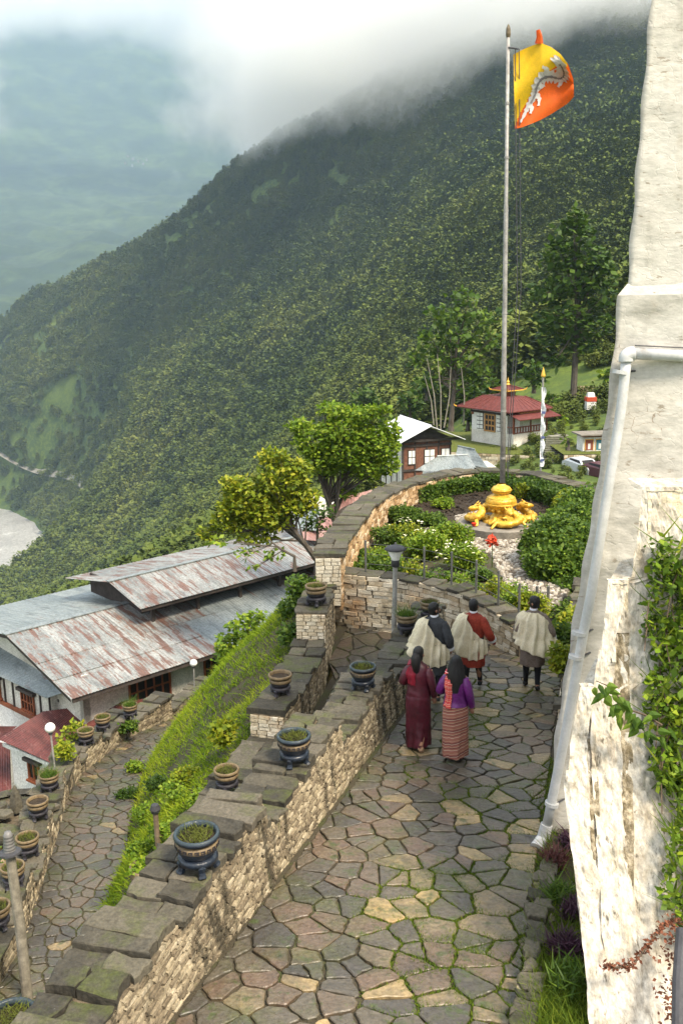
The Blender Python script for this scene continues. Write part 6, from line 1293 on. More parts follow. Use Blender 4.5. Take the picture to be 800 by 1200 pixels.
# downpipe: horizontal run, elbow, long fall, brackets
m_pipe = mat('painted_pipe', grain=.06, ramp=[(0.3, (.42, .43, .42)), (0.7, (.56, .56, .55))], scale=5, rough=.4, bump=.1, over=[((.30, .22, .14), 3.0, .62, .72, (1, 1, .5), .6)])
dp = thing('downpipe', 'white painted downpipe with elbow running down the tower corner to the paving', 'pipe', base)
def on_tower(px, py, off=.13):
    Y = Y0
    for _ in range(5): p = atY(px, py, Y - off - .0); Y = Y0 + .035 * (p.z - z0)
    return p
pipe_pts = [on_tower(px, py) for px, py in ((733, 424), (727, 480), (714, 560), (693, 690), (683, 742), (662, 860), (640, 968))]
g = MB(); g.tube(smooth_pts([tuple(p) for p in pipe_pts], 3), .056, 14); g.build('pipe', m_pipe, dp, smooth=True)
ho = [on_tower(733, 424), on_tower(735, 415), on_tower(742, 414), on_tower(760, 415) ]; hor = [on_tower(742, 414), on_tower(800, 417), on_tower(870, 420)]
g = MB(); g.tube(smooth_pts([tuple(p) for p in (pipe_pts[0], on_tower(733.5, 418), on_tower(737, 415), hor[0])], 4), .078, 12); g.build('elbow', m_pipe, dp, smooth=True)
g = MB(); g.tube(hor, .066, 12); g.build('top_pipe', m_pipe, dp, smooth=True)
g = MB(); a, b = hor[0] + UP * .085 - Vector((0, .03, 0)), hor[2] + UP * .085 - Vector((0, .03, 0)); g.tube([a, b], .008, 5); g.build('wire', m_dkmetal, dp)
for px, py in ((726, 434), (678, 740), (674, 768), (646, 940)):
    q = on_tower(px, py + 2); d_ = (on_tower(px - 3, py + 17) - q).normalized(); g = MB(); g.tube([q - d_ * .02, q + d_ * .02], [.082, .082], 14); br = g.build('bracket', m_pipe, dp); g = MB(); g.tube([q + Vector((.05, .0, 0)), q + Vector((.2, .13, 0))], .012, 5); g.build('bracket_arm', m_dkmetal, br)
q = on_tower(636, 982); g = MB(); g.tube([on_tower(640, 966), q, q + Vector((-.10, -.12, -.06))], [.07, .075, .085], 12); g.build('shoe', m_pipe, dp)
# ------------------------------------------------------------------ stepped, battered buttress wall in front of the tower
m_but = mat('streaked_limewash', [(0.2, (.24, .20, .14)), (0.40, (.43, .38, .30)), (.55, (.54, .50, .42)), (.8, (.62, .59, .53))], scale=7, detail=8, rough=.92, bump=1.0, bscale=12, stretch=(1.2, .65, .65), grain=.3, over=[((.44, .30, .15), 3.0, .58, .70, (1.4, .4, .4), .45), ((.17, .165, .12), 5.0, .58, .68, (1.3, .42, .42), .6), ((.06, .05, .03), 17.0, .60, .68, (1.2, .4, .4), .8), ((.62, .60, .55), 2.6, .54, .68, (1, .4, .4), .6)])
m_cream_t = mat('weathered_cap', [(0.3, (.40, .32, .20)), (0.55, (.54, .47, .34)), (.85, (.62, .56, .45))], scale=3, rough=.9, bump=.8, bscale=14, over=[((.07, .055, .03), 7, .62, .7, (1, 1, 1), .7)])
m_stain = mat('mossy_stain', [(0.25, (.06, .05, .025)), (0.45, (.18, .145, .09)), (.62, (.42, .36, .26)), (.8, (.6, .54, .42))], scale=13, detail=7, rough=.95, bump=1.0, bscale=24, stretch=(1.2, 1.2, .7))
YB = [(480, 9.15), (571, 8.9), (680, 8.6), (804, 8.2), (930, 7.7), (1050, 7.1), (1200, 6.35), (1420, 5.6)]
bw = thing('buttress_wall', 'rough stepped buttress wall, cream and white, streaked with dark run-off stains', 'wall', atY(720, 1100, 6.8))
def panel(name, left, right, py0, py1, m, dy=0.0, n=70, k=16, amp=.05, m_top=None, depth=1.3, seed=0):
    """battered face between two edge lines (given along their height), with a return on the left and a top"""
    g = MB()
    def E(tab, py): return interp(py, tab)
    def P(i, j):
        py = py0 + (py1 - py0) * i / (n - 1); l, r = E(left, py), E(right, py)
        if j == 0: q = atY(l, py, interp(py, YB) - dy * (max(0, min(1, (py1 - py) / 90)) if py1 < 1400 else 1)); return tuple(q + Vector((math.sin(R(24)), math.cos(R(24)), 0)) * depth)
        t = (j - 1) / (k - 1); ee = max(0, min(1, (py1 - py) / 90)) if py1 < 1400 else 1; p = atY(l + (r - l) * t, py, interp(py, YB) - (dy + .02) * ee + .02); w = float(fbm(np.array(p.x * 8 + seed), np.array(p.z * 3.0 + p.y * 1.2), 4)) * amp * (1.8 if py > 860 else 1) + float(fbm(np.array(p.x * 26 + seed), np.array(p.z * 14), 3)) * amp * .8
        return (p.x + w * .35, p.y - w * 1.6, p.z + w * .2)
    g.grid(P, n, k + 1); nn = len(g.f)
    # top
    tp_ = [atY(E(left, py0) + (E(right, py0) - E(left, py0)) * t / 5, py0, interp(py0, YB) - dy) for t in range(6)]
    g.grid(lambda i, j: tuple(tp_[j] + Vector((0, .0 + i * depth * .6, i * .0))), 2, 6)
    return g.build(name, m, bw, smooth=False)
LB = [(680, 712), (740, 706), (804, 695), (870, 690), (1000, 700), (1200, 714), (1420, 730)]
LC = [(804, 680), (870, 668), (925, 661), (1020, 672), (1120, 683), (1200, 690), (1420, 705)]
LW = [(571, 752), (640, 745), (678, 738), (682, 713), (740, 707), (802, 696), (806, 681), (870, 669), (925, 662), (1020, 673), (1120, 684), (1200, 691), (1420, 706)]
panel('wall_face', LW, [(571, 860), (1420, 900)], 571, 1420, m_but, 0, 130, 40, seed=1, depth=.8)
panel('middle_rib', LB, [(680, 737), (745, 720), (800, 720), (850, 726), (1000, 730), (1050, 742), (1180, 752)], 680, 1180, m_but, .035, 80, 14, seed=5, depth=.09)
panel('lower_rib', LC, [(804, 696), (868, 689), (900, 688), (1000, 692), (1040, 708), (1100, 716)], 804, 1100, m_but, .05, 70, 12, seed=9, depth=.12)
panel('stain_channel', [(742, 719), (800, 719), (850, 725), (1000, 729), (1060, 736)], [(742, 737), (800, 737), (900, 741), (1040, 741), (1060, 742)], 742, 1060, m_stain, .012, 50, 8, .03, depth=.02)
panel('stain_channel', [(866, 688), (1000, 691), (1040, 700)], [(866, 698), (900, 699), (1000, 702), (1040, 706)], 866, 1040, m_stain, .02, 40, 6, .03, depth=.02)
panel('end_cap', [(575, 758), (625, 758)], [(575, 870), (625, 870)], 575, 628, m_cream_t, .03, 12, 12, .03, depth=.02); panel('end_cap', [(684, 717), (742, 717)], [(684, 736), (742, 735)], 684, 744, m_cream_t, .05, 14, 6, .03, depth=.02); panel('end_cap', [(808, 684), (866, 682)], [(808, 694), (866, 697)], 808, 868, m_cream_t, .065, 12, 5, .03, depth=.02)
# hanging plants on its right
def face_pts(n, px0, px1, py0, py1, off=(.05, .35), dens=None):
    P = []
    while len(P) < n:
        px, py = random.uniform(px0, px1), random.uniform(py0, py1)
        if dens and random.random() > dens(px, py): continue
        P.append(tuple(atY(px, py, interp(py, YB) - random.uniform(*off))))
    return np.array(P)
edge = lambda py: interp(py, [(625, 764), (700, 760), (780, 757), (860, 762), (900, 768), (960, 784), (1040, 776), (1090, 795), (1200, 805)])
vg = thing('hanging_greenery', 'mass of leafy creepers and ferns hanging over the buttress wall at right', 'plant', atY(790, 850, 8))
dn = lambda px, py: 0 if px < edge(py) + random.gauss(0, 4) else (1 if math.sin(px * .17 + py * .05) + math.sin(py * .08 - px * .05) > -.5 else .12) * (1 if py < 940 else .55)
P = face_pts(3600, 750, 860, 628, 1120, (.0, .2), dn); V1, F1 = leaf_quads(P, .036, up=.5, rs=.7); np_mesh('foliage', V1, F1, lf_mid, vg, tint=rng.random(len(P)))
P = face_pts(2400, 750, 860, 628, 1120, (.02, .3), dn); V1, F1 = leaf_quads(P, .045, up=.5, rs=.7); np_mesh('young_leaves', V1, F1, lf_bright, vg, tint=rng.random(len(P)))
P = face_pts(450, 750, 860, 628, 1100, (.05, .3), lambda px, py: 0 if px < edge(py) + 4 else 1); V1, F1 = blades(P, .28, .03, lean=.7); np_mesh('grass_blades', V1, F1, m_grass, vg, tint=rng.random(len(P)))
P = face_pts(160, 780, 860, 640, 860, (.3, .42)); V1, F1 = leaf_quads(P, .07, up=.4); np_mesh('broad_leaves', V1, F1, lf_mid, vg, tint=rng.random(len(P)))
g = MB()
for k in range(16):
    px, py = random.uniform(765, 830), random.uniform(640, 1000); a = atY(px, py, interp(py, YB) - .05); b = atY(px + random.uniform(-20, 10), py + random.uniform(30, 90), interp(py + 50, YB) - .3); g.tube([a, (a + b) / 2 + Vector((-.05, -.05, .04)), b], .007, 4)
g.build('stem', m_twig, vg)
# sprig of large heart shaped leaves hanging across the face
sg = thing('leafy_sprig', 'drooping sprig of large green leaves across the white buttress', 'plant', atY(750, 820, 7.9)); rnd_pts = [(775, 850), (755, 838), (738, 832), (722, 815), (710, 803), (698, 798)]
sp_ = [atY(px, py, interp(py, YB) - .42) for px, py in rnd_pts]; g = MB(); g.tube(sp_, [.012, .01, .009, .008, .006, .004], 5); g.build('stem', m_twig, sg)
def big_leaf(c, L0, W0_, d, nrm, m=None, name='leaf', owner=None):
    d = d.normalized(); s = d.cross(nrm).normalized(); nn = s.cross(d); g = MB(); pts = [c, c + d * L0 * .22 + s * W0_ * .5 - nn * .01, c + d * L0 * .55 + s * W0_ * .42 - nn * .015, c + d * L0, c + d * L0 * .55 - s * W0_ * .42 - nn * .015, c + d * L0 * .22 - s * W0_ * .5 - nn * .01, c + d * L0 * .5 + nn * .012]
    g.tint = random.random(); g.add(pts, [(0, 1, 6), (1, 2, 6), (2, 3, 6), (3, 4, 6), (4, 5, 6), (5, 0, 6)]); return g.build(name, m or lf_mid, owner)
for k in range(34):
    t = random.random() ** .8 * .999 * (len(sp_) - 1); i = int(t); c = sp_[i].lerp(sp_[i + 1], t - i) + Vector((random.uniform(-.05, .05), random.uniform(-.08, 0), random.uniform(-.13, .06))); big_leaf(c, random.uniform(.10, .17), random.uniform(.05, .08), Vector((random.uniform(-.8, .6), -.2, random.uniform(-1, .1))), Vector((random.uniform(-.3, .3), -1, .5)), lf_mid, 'leaf', sg)
# red creeper, low right
rc2 = thing('red_creeper', 'reddish brown creeper trailing leftwards over the streaked wall, lower right', 'plant', atY(760, 1120, 6.6)); line = [(800, 1080), (775, 1085), (758, 1108), (742, 1130), (722, 1134), (706, 1132)]; cps = [atY(px, py, interp(py, YB) - .25) for px, py in line]
g = MB(); g.tube(cps, .008, 5); g.build('stem', m_twig, rc2); P = []
for k in range(520):
    if k % 2: t = random.random() * 4.99; i = int(t); c = cps[i].lerp(cps[i + 1], t - i); P.append(tuple(c + Vector([random.gauss(0, .015) for _ in range(3)])))
    else: px, py = random.gauss(785, 9), random.uniform(1070, 1200); P.append(tuple(atY(px, py, interp(py, YB) - random.uniform(.15, .3))))
V1, F1 = leaf_quads(np.array(P), .024); np_mesh('leaves', V1, F1, flat('rust_leaf', (.17, .06, .03), .7, .5), rc2)
bp_ = thing('drain_pipe', 'black plastic pipe at the lower right corner', 'pipe', atY(795, 1150, 6.2)); g = MB(); g.tube([atY(798, 1090, 6.55), atY(794, 1150, 6.2), atY(793, 1230, 5.8)], .045, 10); g.build('pipe', m_dkmetal, bp_)
# planting strip: grass, purple plants, stones
P = []
for _ in range(9000):
    px, py = random.uniform(612, 700), random.uniform(950, 1230); u_ = (px - interp(py, [(950, 655), (1000, 632), (1100, 618), (1200, 612)]))
    if u_ < 3: continue
    n_ = float(fbm(np.array(px * .05), np.array(py * .05), 2)); 
    if n_ < -.08 and py < 1120: continue
    p = atF(px, py, strip_z, 4) ; P.append((p.x, p.y, strip_z(p.x, p.y)))
P = np.array(P); V1, F1 = blades(P, .13, .012, lean=.6); np_mesh('strip_grass', V1, F1, m_grass, tint=rng.random(len(P)), kind='stuff', label='green grass in the narrow strip between the kerb and the white wall', cat='grass')
for k, (px, py, r, m, lb) in enumerate(((668, 1000, .16, lf_purple, 'purple leaved plant by the foot of the buttress, uppermost'), (672, 1082, .15, lf_purple, 'purple leaved plant in the middle of the grass strip'), (660, 1125, .17, lf_purple, 'purple leaved plant nearest the kerb'), (650, 1018, .15, lf_red, 'reddish plant by the kerb stones'), (672, 1130, .12, lf_purple, 'small purple plant against the streaked wall'), (660, 965, .2, lf_dark, 'dark mossy cushion in the corner under the tower'), (655, 1060, .15, lf_mid, 'green herb clump in the strip'), (668, 1165, .22, lf_mid, 'long bladed grass clump at the bottom of the strip'))):
    p = atF(px, py, strip_z, 4); t_ = thing('small_plant', lb, 'plant', p, 'plants in the strip'); 
    P = blob_points((p.x, p.y, strip_z(p.x, p.y) + r * .6), (r, r, r * .8), 320, shell=.2); V1, F1 = blades(P, .09, .022, lean=.9); np_mesh('leaves', V1, F1, m, t_, tint=rng.random(len(P)))
for k, (px, py, s) in enumerate(((640, 1045, .16), (636, 1150, .13), (652, 1150, .1), (645, 1085, .12))):
    p = atF(px, py, strip_z, 4); g = MB(); g.box((p.x, p.y, strip_z(p.x, p.y) + .03), (s, s * .8, .09), rz=random.random(), jit=.02, taper=.7); o = g.build('loose_stone', m_pave); tag(o, ['grey stone at the top of the strip beside the kerb', 'pale stone low in the strip beside the kerb', 'small stone right of the pale one in the grass', 'stone halfway along the strip'][k], 'stone', 'loose stones in the strip')
# ------------------------------------------------------------------ people
m_skin = flat('skin', (.30, .155, .095), .6, .1, bump=0); m_hair = mat('black_hair', [(.3, (.008, .007, .007)), (.7, (.022, .02, .02))], scale=30, stretch=(1, 1, .1), rough=.45, bump=.4)
m_creamc = mat('cream_raw_silk', [(0.3, (.66, .57, .37)), (0.6, (.76, .68, .49)), (.85, (.80, .74, .58))], scale=6, rough=.8, bump=.3, bscale=60)
m_greyc = mat('grey_cloth', [(0.3, (.035, .037, .04)), (0.7, (.06, .064, .07))], scale=9, rough=.85, bump=.2); m_redc = mat('red_cloth', [(0.3, (.20, .022, .012)), (0.7, (.34, .05, .025))], scale=9, rough=.8, bump=.2)
m_brnc = mat('taupe_cloth', [(0.3, (.16, .12, .095)), (0.7, (.25, .20, .165))], scale=9, rough=.85, bump=.2); m_maroon = mat('maroon_silk', [(0.3, (.04, .004, .010)), (0.7, (.10, .008, .022))], scale=4, rough=.42, bump=.2, spec=.5)
m_purple = mat('purple_silk', [(0.3, (.07, .004, .085)), (0.7, (.17, .015, .19))], scale=4, rough=.38, bump=.2, spec=.5); m_sock = flat('black_sock', (.012, .012, .014), .8, .3); m_shoe = flat('black_shoe', (.01, .01, .01), .35, .3); m_cuff = flat('white_cuff', (.78, .78, .82), .7, .05)
m_scarf = flat('crimson_scarf', (.20, .008, .022), .5, .2, scale=12)
def stripes(name, cols, freq, rot=(0, 0, 0), axis=2):
    m = bpy.data.materials.new(name); m.use_nodes = True; N = m.node_tree.nodes; L = m.node_tree.links; b = N['Principled BSDF']; b.inputs['Roughness'].default_value = .8
    tc = N.new('ShaderNodeTexCoord'); mp = N.new('ShaderNodeMapping'); mp.inputs['Rotation'].default_value = rot; L.new(tc.outputs['Object'], mp.inputs[0]); sx = N.new('ShaderNodeSeparateXYZ'); L.new(mp.outputs[0], sx.inputs[0])
    mu = N.new('ShaderNodeMath'); mu.operation = 'MULTIPLY'; mu.inputs[1].default_value = freq; L.new(sx.outputs[axis], mu.inputs[0]); fr = N.new('ShaderNodeMath'); fr.operation = 'FRACT'; L.new(mu.outputs[0], fr.inputs[0]); cr = N.new('ShaderNodeValToRGB'); cr.color_ramp.interpolation = 'CONSTANT'
    while len(cr.color_ramp.elements) < len(cols): cr.color_ramp.elements.new(.5)
    for e, (p, c) in zip(cr.color_ramp.elements, cols): e.position = p; e.color = (*c, 1)
    L.new(fr.outputs[0], cr.inputs[0]); L.new(cr.outputs[0], b.inputs['Base Color']); return m
BRN, TAN, DKR, CRM = (.30, .11, .075), (.50, .36, .22), (.16, .04, .035), (.62, .52, .38)
m_kira = stripes('striped_weave', [(0, BRN), (.12, CRM), (.15, BRN), (.28, DKR), (.36, TAN), (.40, BRN), (.52, (.22, .06, .05)), (.6, CRM), (.63, DKR), (.74, BRN), (.84, TAN), (.87, BRN)], 5.2, rot=(0, R(14), 0))
m_emb = stripes('embroidered_scarf', [(0, (.55, .03, .04)), (.2, (.75, .45, .25)), (.3, (.5, .02, .04)), (.55, (.8, .6, .45)), (.62, (.45, .02, .05)), (.8, (.7, .2, .1)), (.9, (.5, .02, .04))], 14, axis=2)
def skin_body(joints, edges, radii, name, m, parent, root=0, sub=1):
    me = bpy.data.meshes.new(name); me.from_pydata(joints, edges, []); me.materials.append(m); o = link(name, me, parent)
    md = o.modifiers.new('skin', 'SKIN'); md.use_smooth_shade = True; md.branch_smoothing = .4
    if not me.skin_vertices: me.attributes.new if False else None
    with bpy.context.temp_override(object=o, active_object=o): pass
    sv = me.skin_vertices[0].data if len(me.skin_vertices) else None
    return o, me, sv
def limb(g, pts, rad, n=10, fold=.0, fk=5):
    pts = smooth_pts([tuple(p) for p in pts], 5); m = len(pts); rr = [interp(i / (m - 1), [(k / (len(rad) - 1), r) for k, r in enumerate(rad)]) * (1 + fold * math.sin(i * 1.7 + fk)) for i in range(m)]
    g.tube(pts, rr, n); return g
TORSO = [(1.50, .058, .062, .005), (1.465, .085, .075, 0), (1.435, .15, .095, -.005), (1.40, .195, .11, -.01), (1.33, .215, .125, -.012), (1.22, .205, .13, -.01), (1.12, .20, .135, -.005), (1.05, .205, .14, 0), (1.00, .185, .135, 0), (.96, .20, .15, 0), (.85, .215, .165, 0), (.72, .215, .165, 0), (.60, .215, .165, 0), (.50, .215, .17, 0), (.46, .21, .165, 0)]
def loft(rings, n=36, fold=0.0, fk=9, phase=0, shear=(0, 0)):
    """rings: (z, rx, ry, cy[, cx])"""
    g = MB(); z0 = rings[0][0]; R_ = []
    for a, b in zip(rings, rings[1:]):
        k = max(1, int(abs(a[0] - b[0]) / .025))
        for i in range(k): t = i / k; R_.append([a[c] + (b[c] - a[c]) * t if c < len(a) and c < len(b) else 0 for c in range(5)])
    R_.append(list(rings[-1]) + [0] * (5 - len(rings[-1])))
    zlo = R_[-1][0]
    def P(i, j):
        z, rx, ry, cy, cx = R_[i]; th = 2 * math.pi * j / n; d = max(0, (1.0 - z)) / max(.2, 1.0 - zlo)
        f = 1 + fold * (.25 + d) * (math.sin(fk * th + phase + z * 3) * .6 + math.sin((fk * 2 + 1) * th + phase * 2 - z * 4) * .4) + .012 * math.sin(z * 40 + th * 3) + .02 * float(fbm(np.array(th * 2.2 + phase), np.array(z * 9 + math.sin(th) * 2), 3)) * 2
        return (cx + rx * math.cos(th) * f, cy + ry * math.sin(th) * f, z)
    g.grid(P, len(R_), n, wrap=True); return g
def head_parts(t, turn, hairkind, tilt=0):
    hd = Vector((0, .02, 1.60)); M = Matrix.Rotation(turn, 3, 'Z'); return hd, M
def body_mesh(t, turn, legs, arms):
    """one continuous surface: torso, neck, head, arms and legs grown from one skeleton by metaball-free voxel union"""
    g = MB(); hd = Vector((0, .015, 1.60)); M = Matrix.Rotation(turn, 3, 'Z')
    def H(x, y, z): return hd + M @ Vector((x, y, z))
    # head: lofted skull with jaw
    prof = [(-.125, .020, .030, .045), (-.11, .045, .045, .035), (-.085, .058, .066, .018), (-.05, .068, .084, .006), (-.01, .075, .094, 0), (.03, .078, .098, -.004), (.07, .072, .090, -.008), (.10, .053, .066, -.01), (.118, .025, .03, -.01), (.122, .004, .004, -.01)]
    g.grid(lambda i, j: tuple(H(prof[i][1] * math.cos(6.283 * j / 18), prof[i][3] + prof[i][2] * math.sin(6.283 * j / 18), prof[i][0])), len(prof), 18, wrap=True)
    g.tube([H(0, .085, .01), H(0, .118, -.025), H(0, .10, -.04)], [.010, .016, .012], 6)     # nose
    for s in (-1, 1): g.tube([H(.074 * s, -.005, .02), H(.090 * s, -.015, .0), H(.078 * s, -.005, -.035)], [.014, .018, .010], 6)   # ears
    g.tube([(0, -.01, 1.40), (0, 0, 1.47), tuple(H(0, -.02, -.08))], [.07, .055, .055], 12)
    g.tube([(0, 0, .90), (0, 0, 1.05), (0, -.01, 1.25), (0, -.01, 1.40)], [.12, .10, .10, .085], 14)
    for s in (-1, 1): g.tube([(.05 * s, 0, 1.38), (.16 * s, -.01, 1.365)], [.06, .05], 10)
    for (hip, knee, ank, toe) in legs:
        limb(g, (hip, knee, ank), (.085, .055, .052, .036), 10); g.tube([ank, (Vector(ank) + Vector(toe)) / 2 + Vector((0, 0, -.02)), toe], [.036, .038, .025], 8)
    for (sh, el, wr, hand_dir) in arms:
        limb(g, (sh, el, wr), (.05, .038, .036, .025), 9); wr = Vector(wr); d = Vector(hand_dir).normalized(); side = d.cross(Vector((0, 1, 0)) if abs(d.y) < .8 else UP).normalized(); nn = side.cross(d)
        g.tube([wr, wr + d * .04, wr + d * .085], [.024, .034, .036], 8, squash=None)
        for k, (L0, off) in enumerate(((.062, -.027), (.072, -.009), (.068, .009), (.052, .026))):
            a = wr + d * .08 + side * off; g.tube([a, a + d * L0 * .5 + nn * .008, a + d * L0 * .85 + nn * .028], [.0095, .0088, .0065], 6)
        a = wr + d * .03 - side * .03; g.tube([a, a - side * .022 + d * .025, a - side * .022 + d * .055 + nn * .012], [.011, .010, .007], 6)
    o = g.build('body', m_skin, t, smooth=True); md = o.modifiers.new('remesh', 'REMESH'); md.mode = 'VOXEL'; md.voxel_size = .011; md.use_smooth_shade = True
    return hd, M, H
def face(t, H):
    for s in (-1, 1): g = MB(); g.lathe([(0, -.007), (.008, 0), (0, .007)], tuple(H(.03 * s, .088, .012)), 8); g.build('eye', m_hair, t)
    g = MB(); g.tube([H(-.022, .088, -.062), H(0, .094, -.060), H(.022, .088, -.062)], .005, 5); g.build('mouth', flat('lips', (.30, .09, .07), .6) if 'lips' not in bpy.data.materials else bpy.data.materials['lips'], t)
def hair(t, H, kind):
    g = MB(); prof = [(-.075 if kind == 'short' else -.09, .070, .082, -.012), (-.04, .079, .094, -.012), (0, .085, .102, -.012), (.04, .088, .106, -.012), (.08, .081, .098, -.014), (.112, .06, .074, -.014), (.133, .03, .036, -.012), (.138, .003, .003, -.012)]
    def P(i, j):
        z, rx, ry, cy = prof[i]; a = 6.283 * j / 24; s = math.sin(a); c = math.cos(a); cut = 1.0
        if s > .25 and z < .055: cut = .82        # hairline behind the face
        f = cut * (1 + .02 * math.sin(9 * a + z * 60)); return tuple(H(rx * c * f, cy + ry * s * f, z))
    g.grid(P, len(prof), 24, wrap=True)
    if kind == 'long':
        def Q(i, j):
            u = j / 14; v = i / 14; a = math.pi * (1.06 + .88 * u); z = .06 - .50 * v; w = .095 + .065 * math.sin(min(1, v * 1.4) * math.pi * .6) - .05 * max(0, v - .7) / .3; return tuple(H(w * math.cos(a) * (1 + .05 * math.sin(j * 3)), -.02 + (.11 + .05 * min(1, v * 2)) * math.sin(a) * .9 - .0, z))
        g.grid(Q, 15, 15)
        g.grid(lambda i, j: tuple(Vector(Q(i, j)) + H(0, .02, 0) - H(0, 0, 0)), 15, 15)
    if kind == 'tail':
        g.tube([H(0, -.09, .04), H(0, -.125, -.02), H(.005, -.13, -.12), H(.01, -.12, -.24), H(.015, -.115, -.30)], [.05, .078, .074, .052, .014], 10)
    return g.build('hair', m_hair, t, smooth=True)
def person(label, pos, heading, height):
    t = local_thing('person', label, 'person', pos, heading); t.scale = (height / 1.72,) * 3; return t
def shoe(t, ank, toe, m=None):
    a, b = Vector(ank), Vector(toe); g = MB(); g.tube([a + Vector((0, -.02, -.02)), a + Vector((0, .01, -.045)), (a + b) / 2 + Vector((0, 0, -.02)), b], [.042, .050, .048, .034], 10); g.build('shoe', m or m_shoe, t, smooth=True)
def sash(t, f0, f1, top, bot, flare, off=.04, m=None, fold=.026, kf=13, name='sash', n=56, k=34, tors=TORSO):
    """sheet wrapped about the torso. f: 0 = middle of the back, + towards the wearer's left"""
    zt = [r[0] for r in tors][::-1]; RX = [r[1] for r in tors][::-1]; RY = [r[2] for r in tors][::-1]; CY = [r[3] for r in tors][::-1]
    def P(i, j):
        f = f0 + (f1 - f0) * j / (n - 1); z1, z0 = interp(f, top), interp(f, bot); v = i / (k - 1); z = z1 + (z0 - z1) * v
        rx, ry, cy = np.interp(z, zt, RX), np.interp(z, zt, RY), np.interp(z, zt, CY)
        below = max(0, 1.40 - z); o_ = off + flare(f, z) + fold * min(1, .4 + below * 1.6) * math.sin(kf * f + 2.2 * z * (1 if name == 'sash' else .5) + .6 * math.sin(z * 6)) + .007 * math.sin(23 * f + z * 9) + .05 * float(fbm(np.array(f * 3.1 + f1), np.array(z * 7 + f * 2), 3))
        return (-math.sin(f) * (rx + o_), cy - math.cos(f) * (ry + o_), z)
    g = MB(); g.grid(P, k, n); o = g.build(name, m or m_creamc, t, smooth=True); md = o.modifiers.new('thickness', 'SOLIDIFY'); md.thickness = .012; return o
def man(label, pos, heading, height, cloth, turn, sash_kind, stride=1, right_arm='down'):
    t = person(label, pos, heading, height)
    legs = [((-.09, 0, .90), (-.10, .10 * stride + .03, .49), (-.10, .04 + .16 * stride, .09), (-.11, .17 + .16 * stride, .03)), ((.09, 0, .90), (.10, .0 - .02 * stride, .48), (.10, -.20 * stride, .10), (.11, -.07 - .20 * stride, .03))]
    ra = {'down': ((.20, -.01, 1.37), (.265, -.05, 1.10), (.27, .05, .90), (.02, .25, -1)), 'bent': ((.20, -.01, 1.37), (.30, -.06, 1.12), (.34, .10, .95), (.15, .7, -.6))}[right_arm]
    la = ((-.20, -.01, 1.37), (-.27, -.02, 1.12), (-.20, .17, 1.02), (.6, .6, .1))
    hd, M, H = body_mesh(t, turn, legs, [ra, la]); face(t, H); hair(t, H, 'short')
    g = loft(TORSO, fold=.09, fk=7, phase=turn * 7); g.build('robe', cloth, t, smooth=True)
    g = loft([(1.03, .197, .145, 0), (.985, .20, .148, 0)], fold=0); g.build('belt', m_greyc, t, smooth=True)
    g = MB(); g.lathe([(.066, 1.47), (.070, 1.50), (.066, 1.515), (.060, 1.515)], (0, .0, 0), 18); g.build('collar', m_cuff, t, smooth=True)
    for (sh, el, wr, hd_) in (ra, la):
        sh = (sh[0] * .78, sh[1], sh[2] + .02); g = limb(MB(), (sh, el, Vector(el).lerp(Vector(wr), .72)), (.065, .085, .08, .078, .07), 14, .05); g.build('sleeve', cloth, t, smooth=True)
        g = limb(MB(), (Vector(el).lerp(Vector(wr), .6), Vector(el).lerp(Vector(wr), .98)), (.076, .080), 14, .03); g.build('cuff', m_cuff, t, smooth=True)
    for (hip, knee, ank, toe) in legs:
        g = limb(MB(), (Vector(knee) + Vector((0, 0, .03)), Vector(knee).lerp(Vector(ank), .4), ank), (.066, .066, .05, .044), 12); g.build('sock', m_sock, t, smooth=True); shoe(t, ank, toe)
    if sash_kind == 'left':
        sash(t, -1.45, 2.3, [(-1.45, .98), (-.8, 1.03), (-.15, 1.18), (.25, 1.36), (.5, 1.462), (1.2, 1.455), (2.3, 1.455)], [(-1.45, .74), (-.7, .62), (.1, .62), (.7, .74), (1.2, .92), (2.3, 1.0)], lambda f, z: (max(0, min(1, (f - .2) / .9)) * (.03 + .25 * max(0, min(1, (1.42 - z) / .62)))) * (1 - .4 * max(0, f - 1.5)))
    else:
        sash(t, -1.9, 2.0, [(-1.9, 1.06), (-1.35, 1.18), (-.9, 1.36), (-.5, 1.462), (.4, 1.465), (2.0, 1.45)], [(-1.9, .66), (-1.3, .56), (-.6, .68), (.3, .80), (1.1, .92), (2.0, 1.02)], lambda f, z: .02 + .12 * max(0, min(1, (1.42 - z) / .7)) + (max(0, min(1, (-f - .6) / .7)) * .16 * max(0, min(1, (1.1 - z) / .45))))
    return t
WALK = -HD
def place(px, py): p = atF(px, py, ramp_z, 8); return (p.x, p.y, ramp_z(p.x, p.y) + .03)
m1 = man('man in dark grey robe with cream sash over his left shoulder, nearest the parapet', place(508, 818), WALK, 1.74, m_greyc, R(-50), 'left', 1, 'down')
m2 = man('man in brick red robe with cream sash, looking ahead, middle of the three men', place(553, 808), WALK - R(5), 1.70, m_redc, R(-6), 'left', -1, 'bent')
g = MB(); g.box((.36, .17, .86), (.05, .09, .03)); q = g.build('held_purse', m_redc, m2)

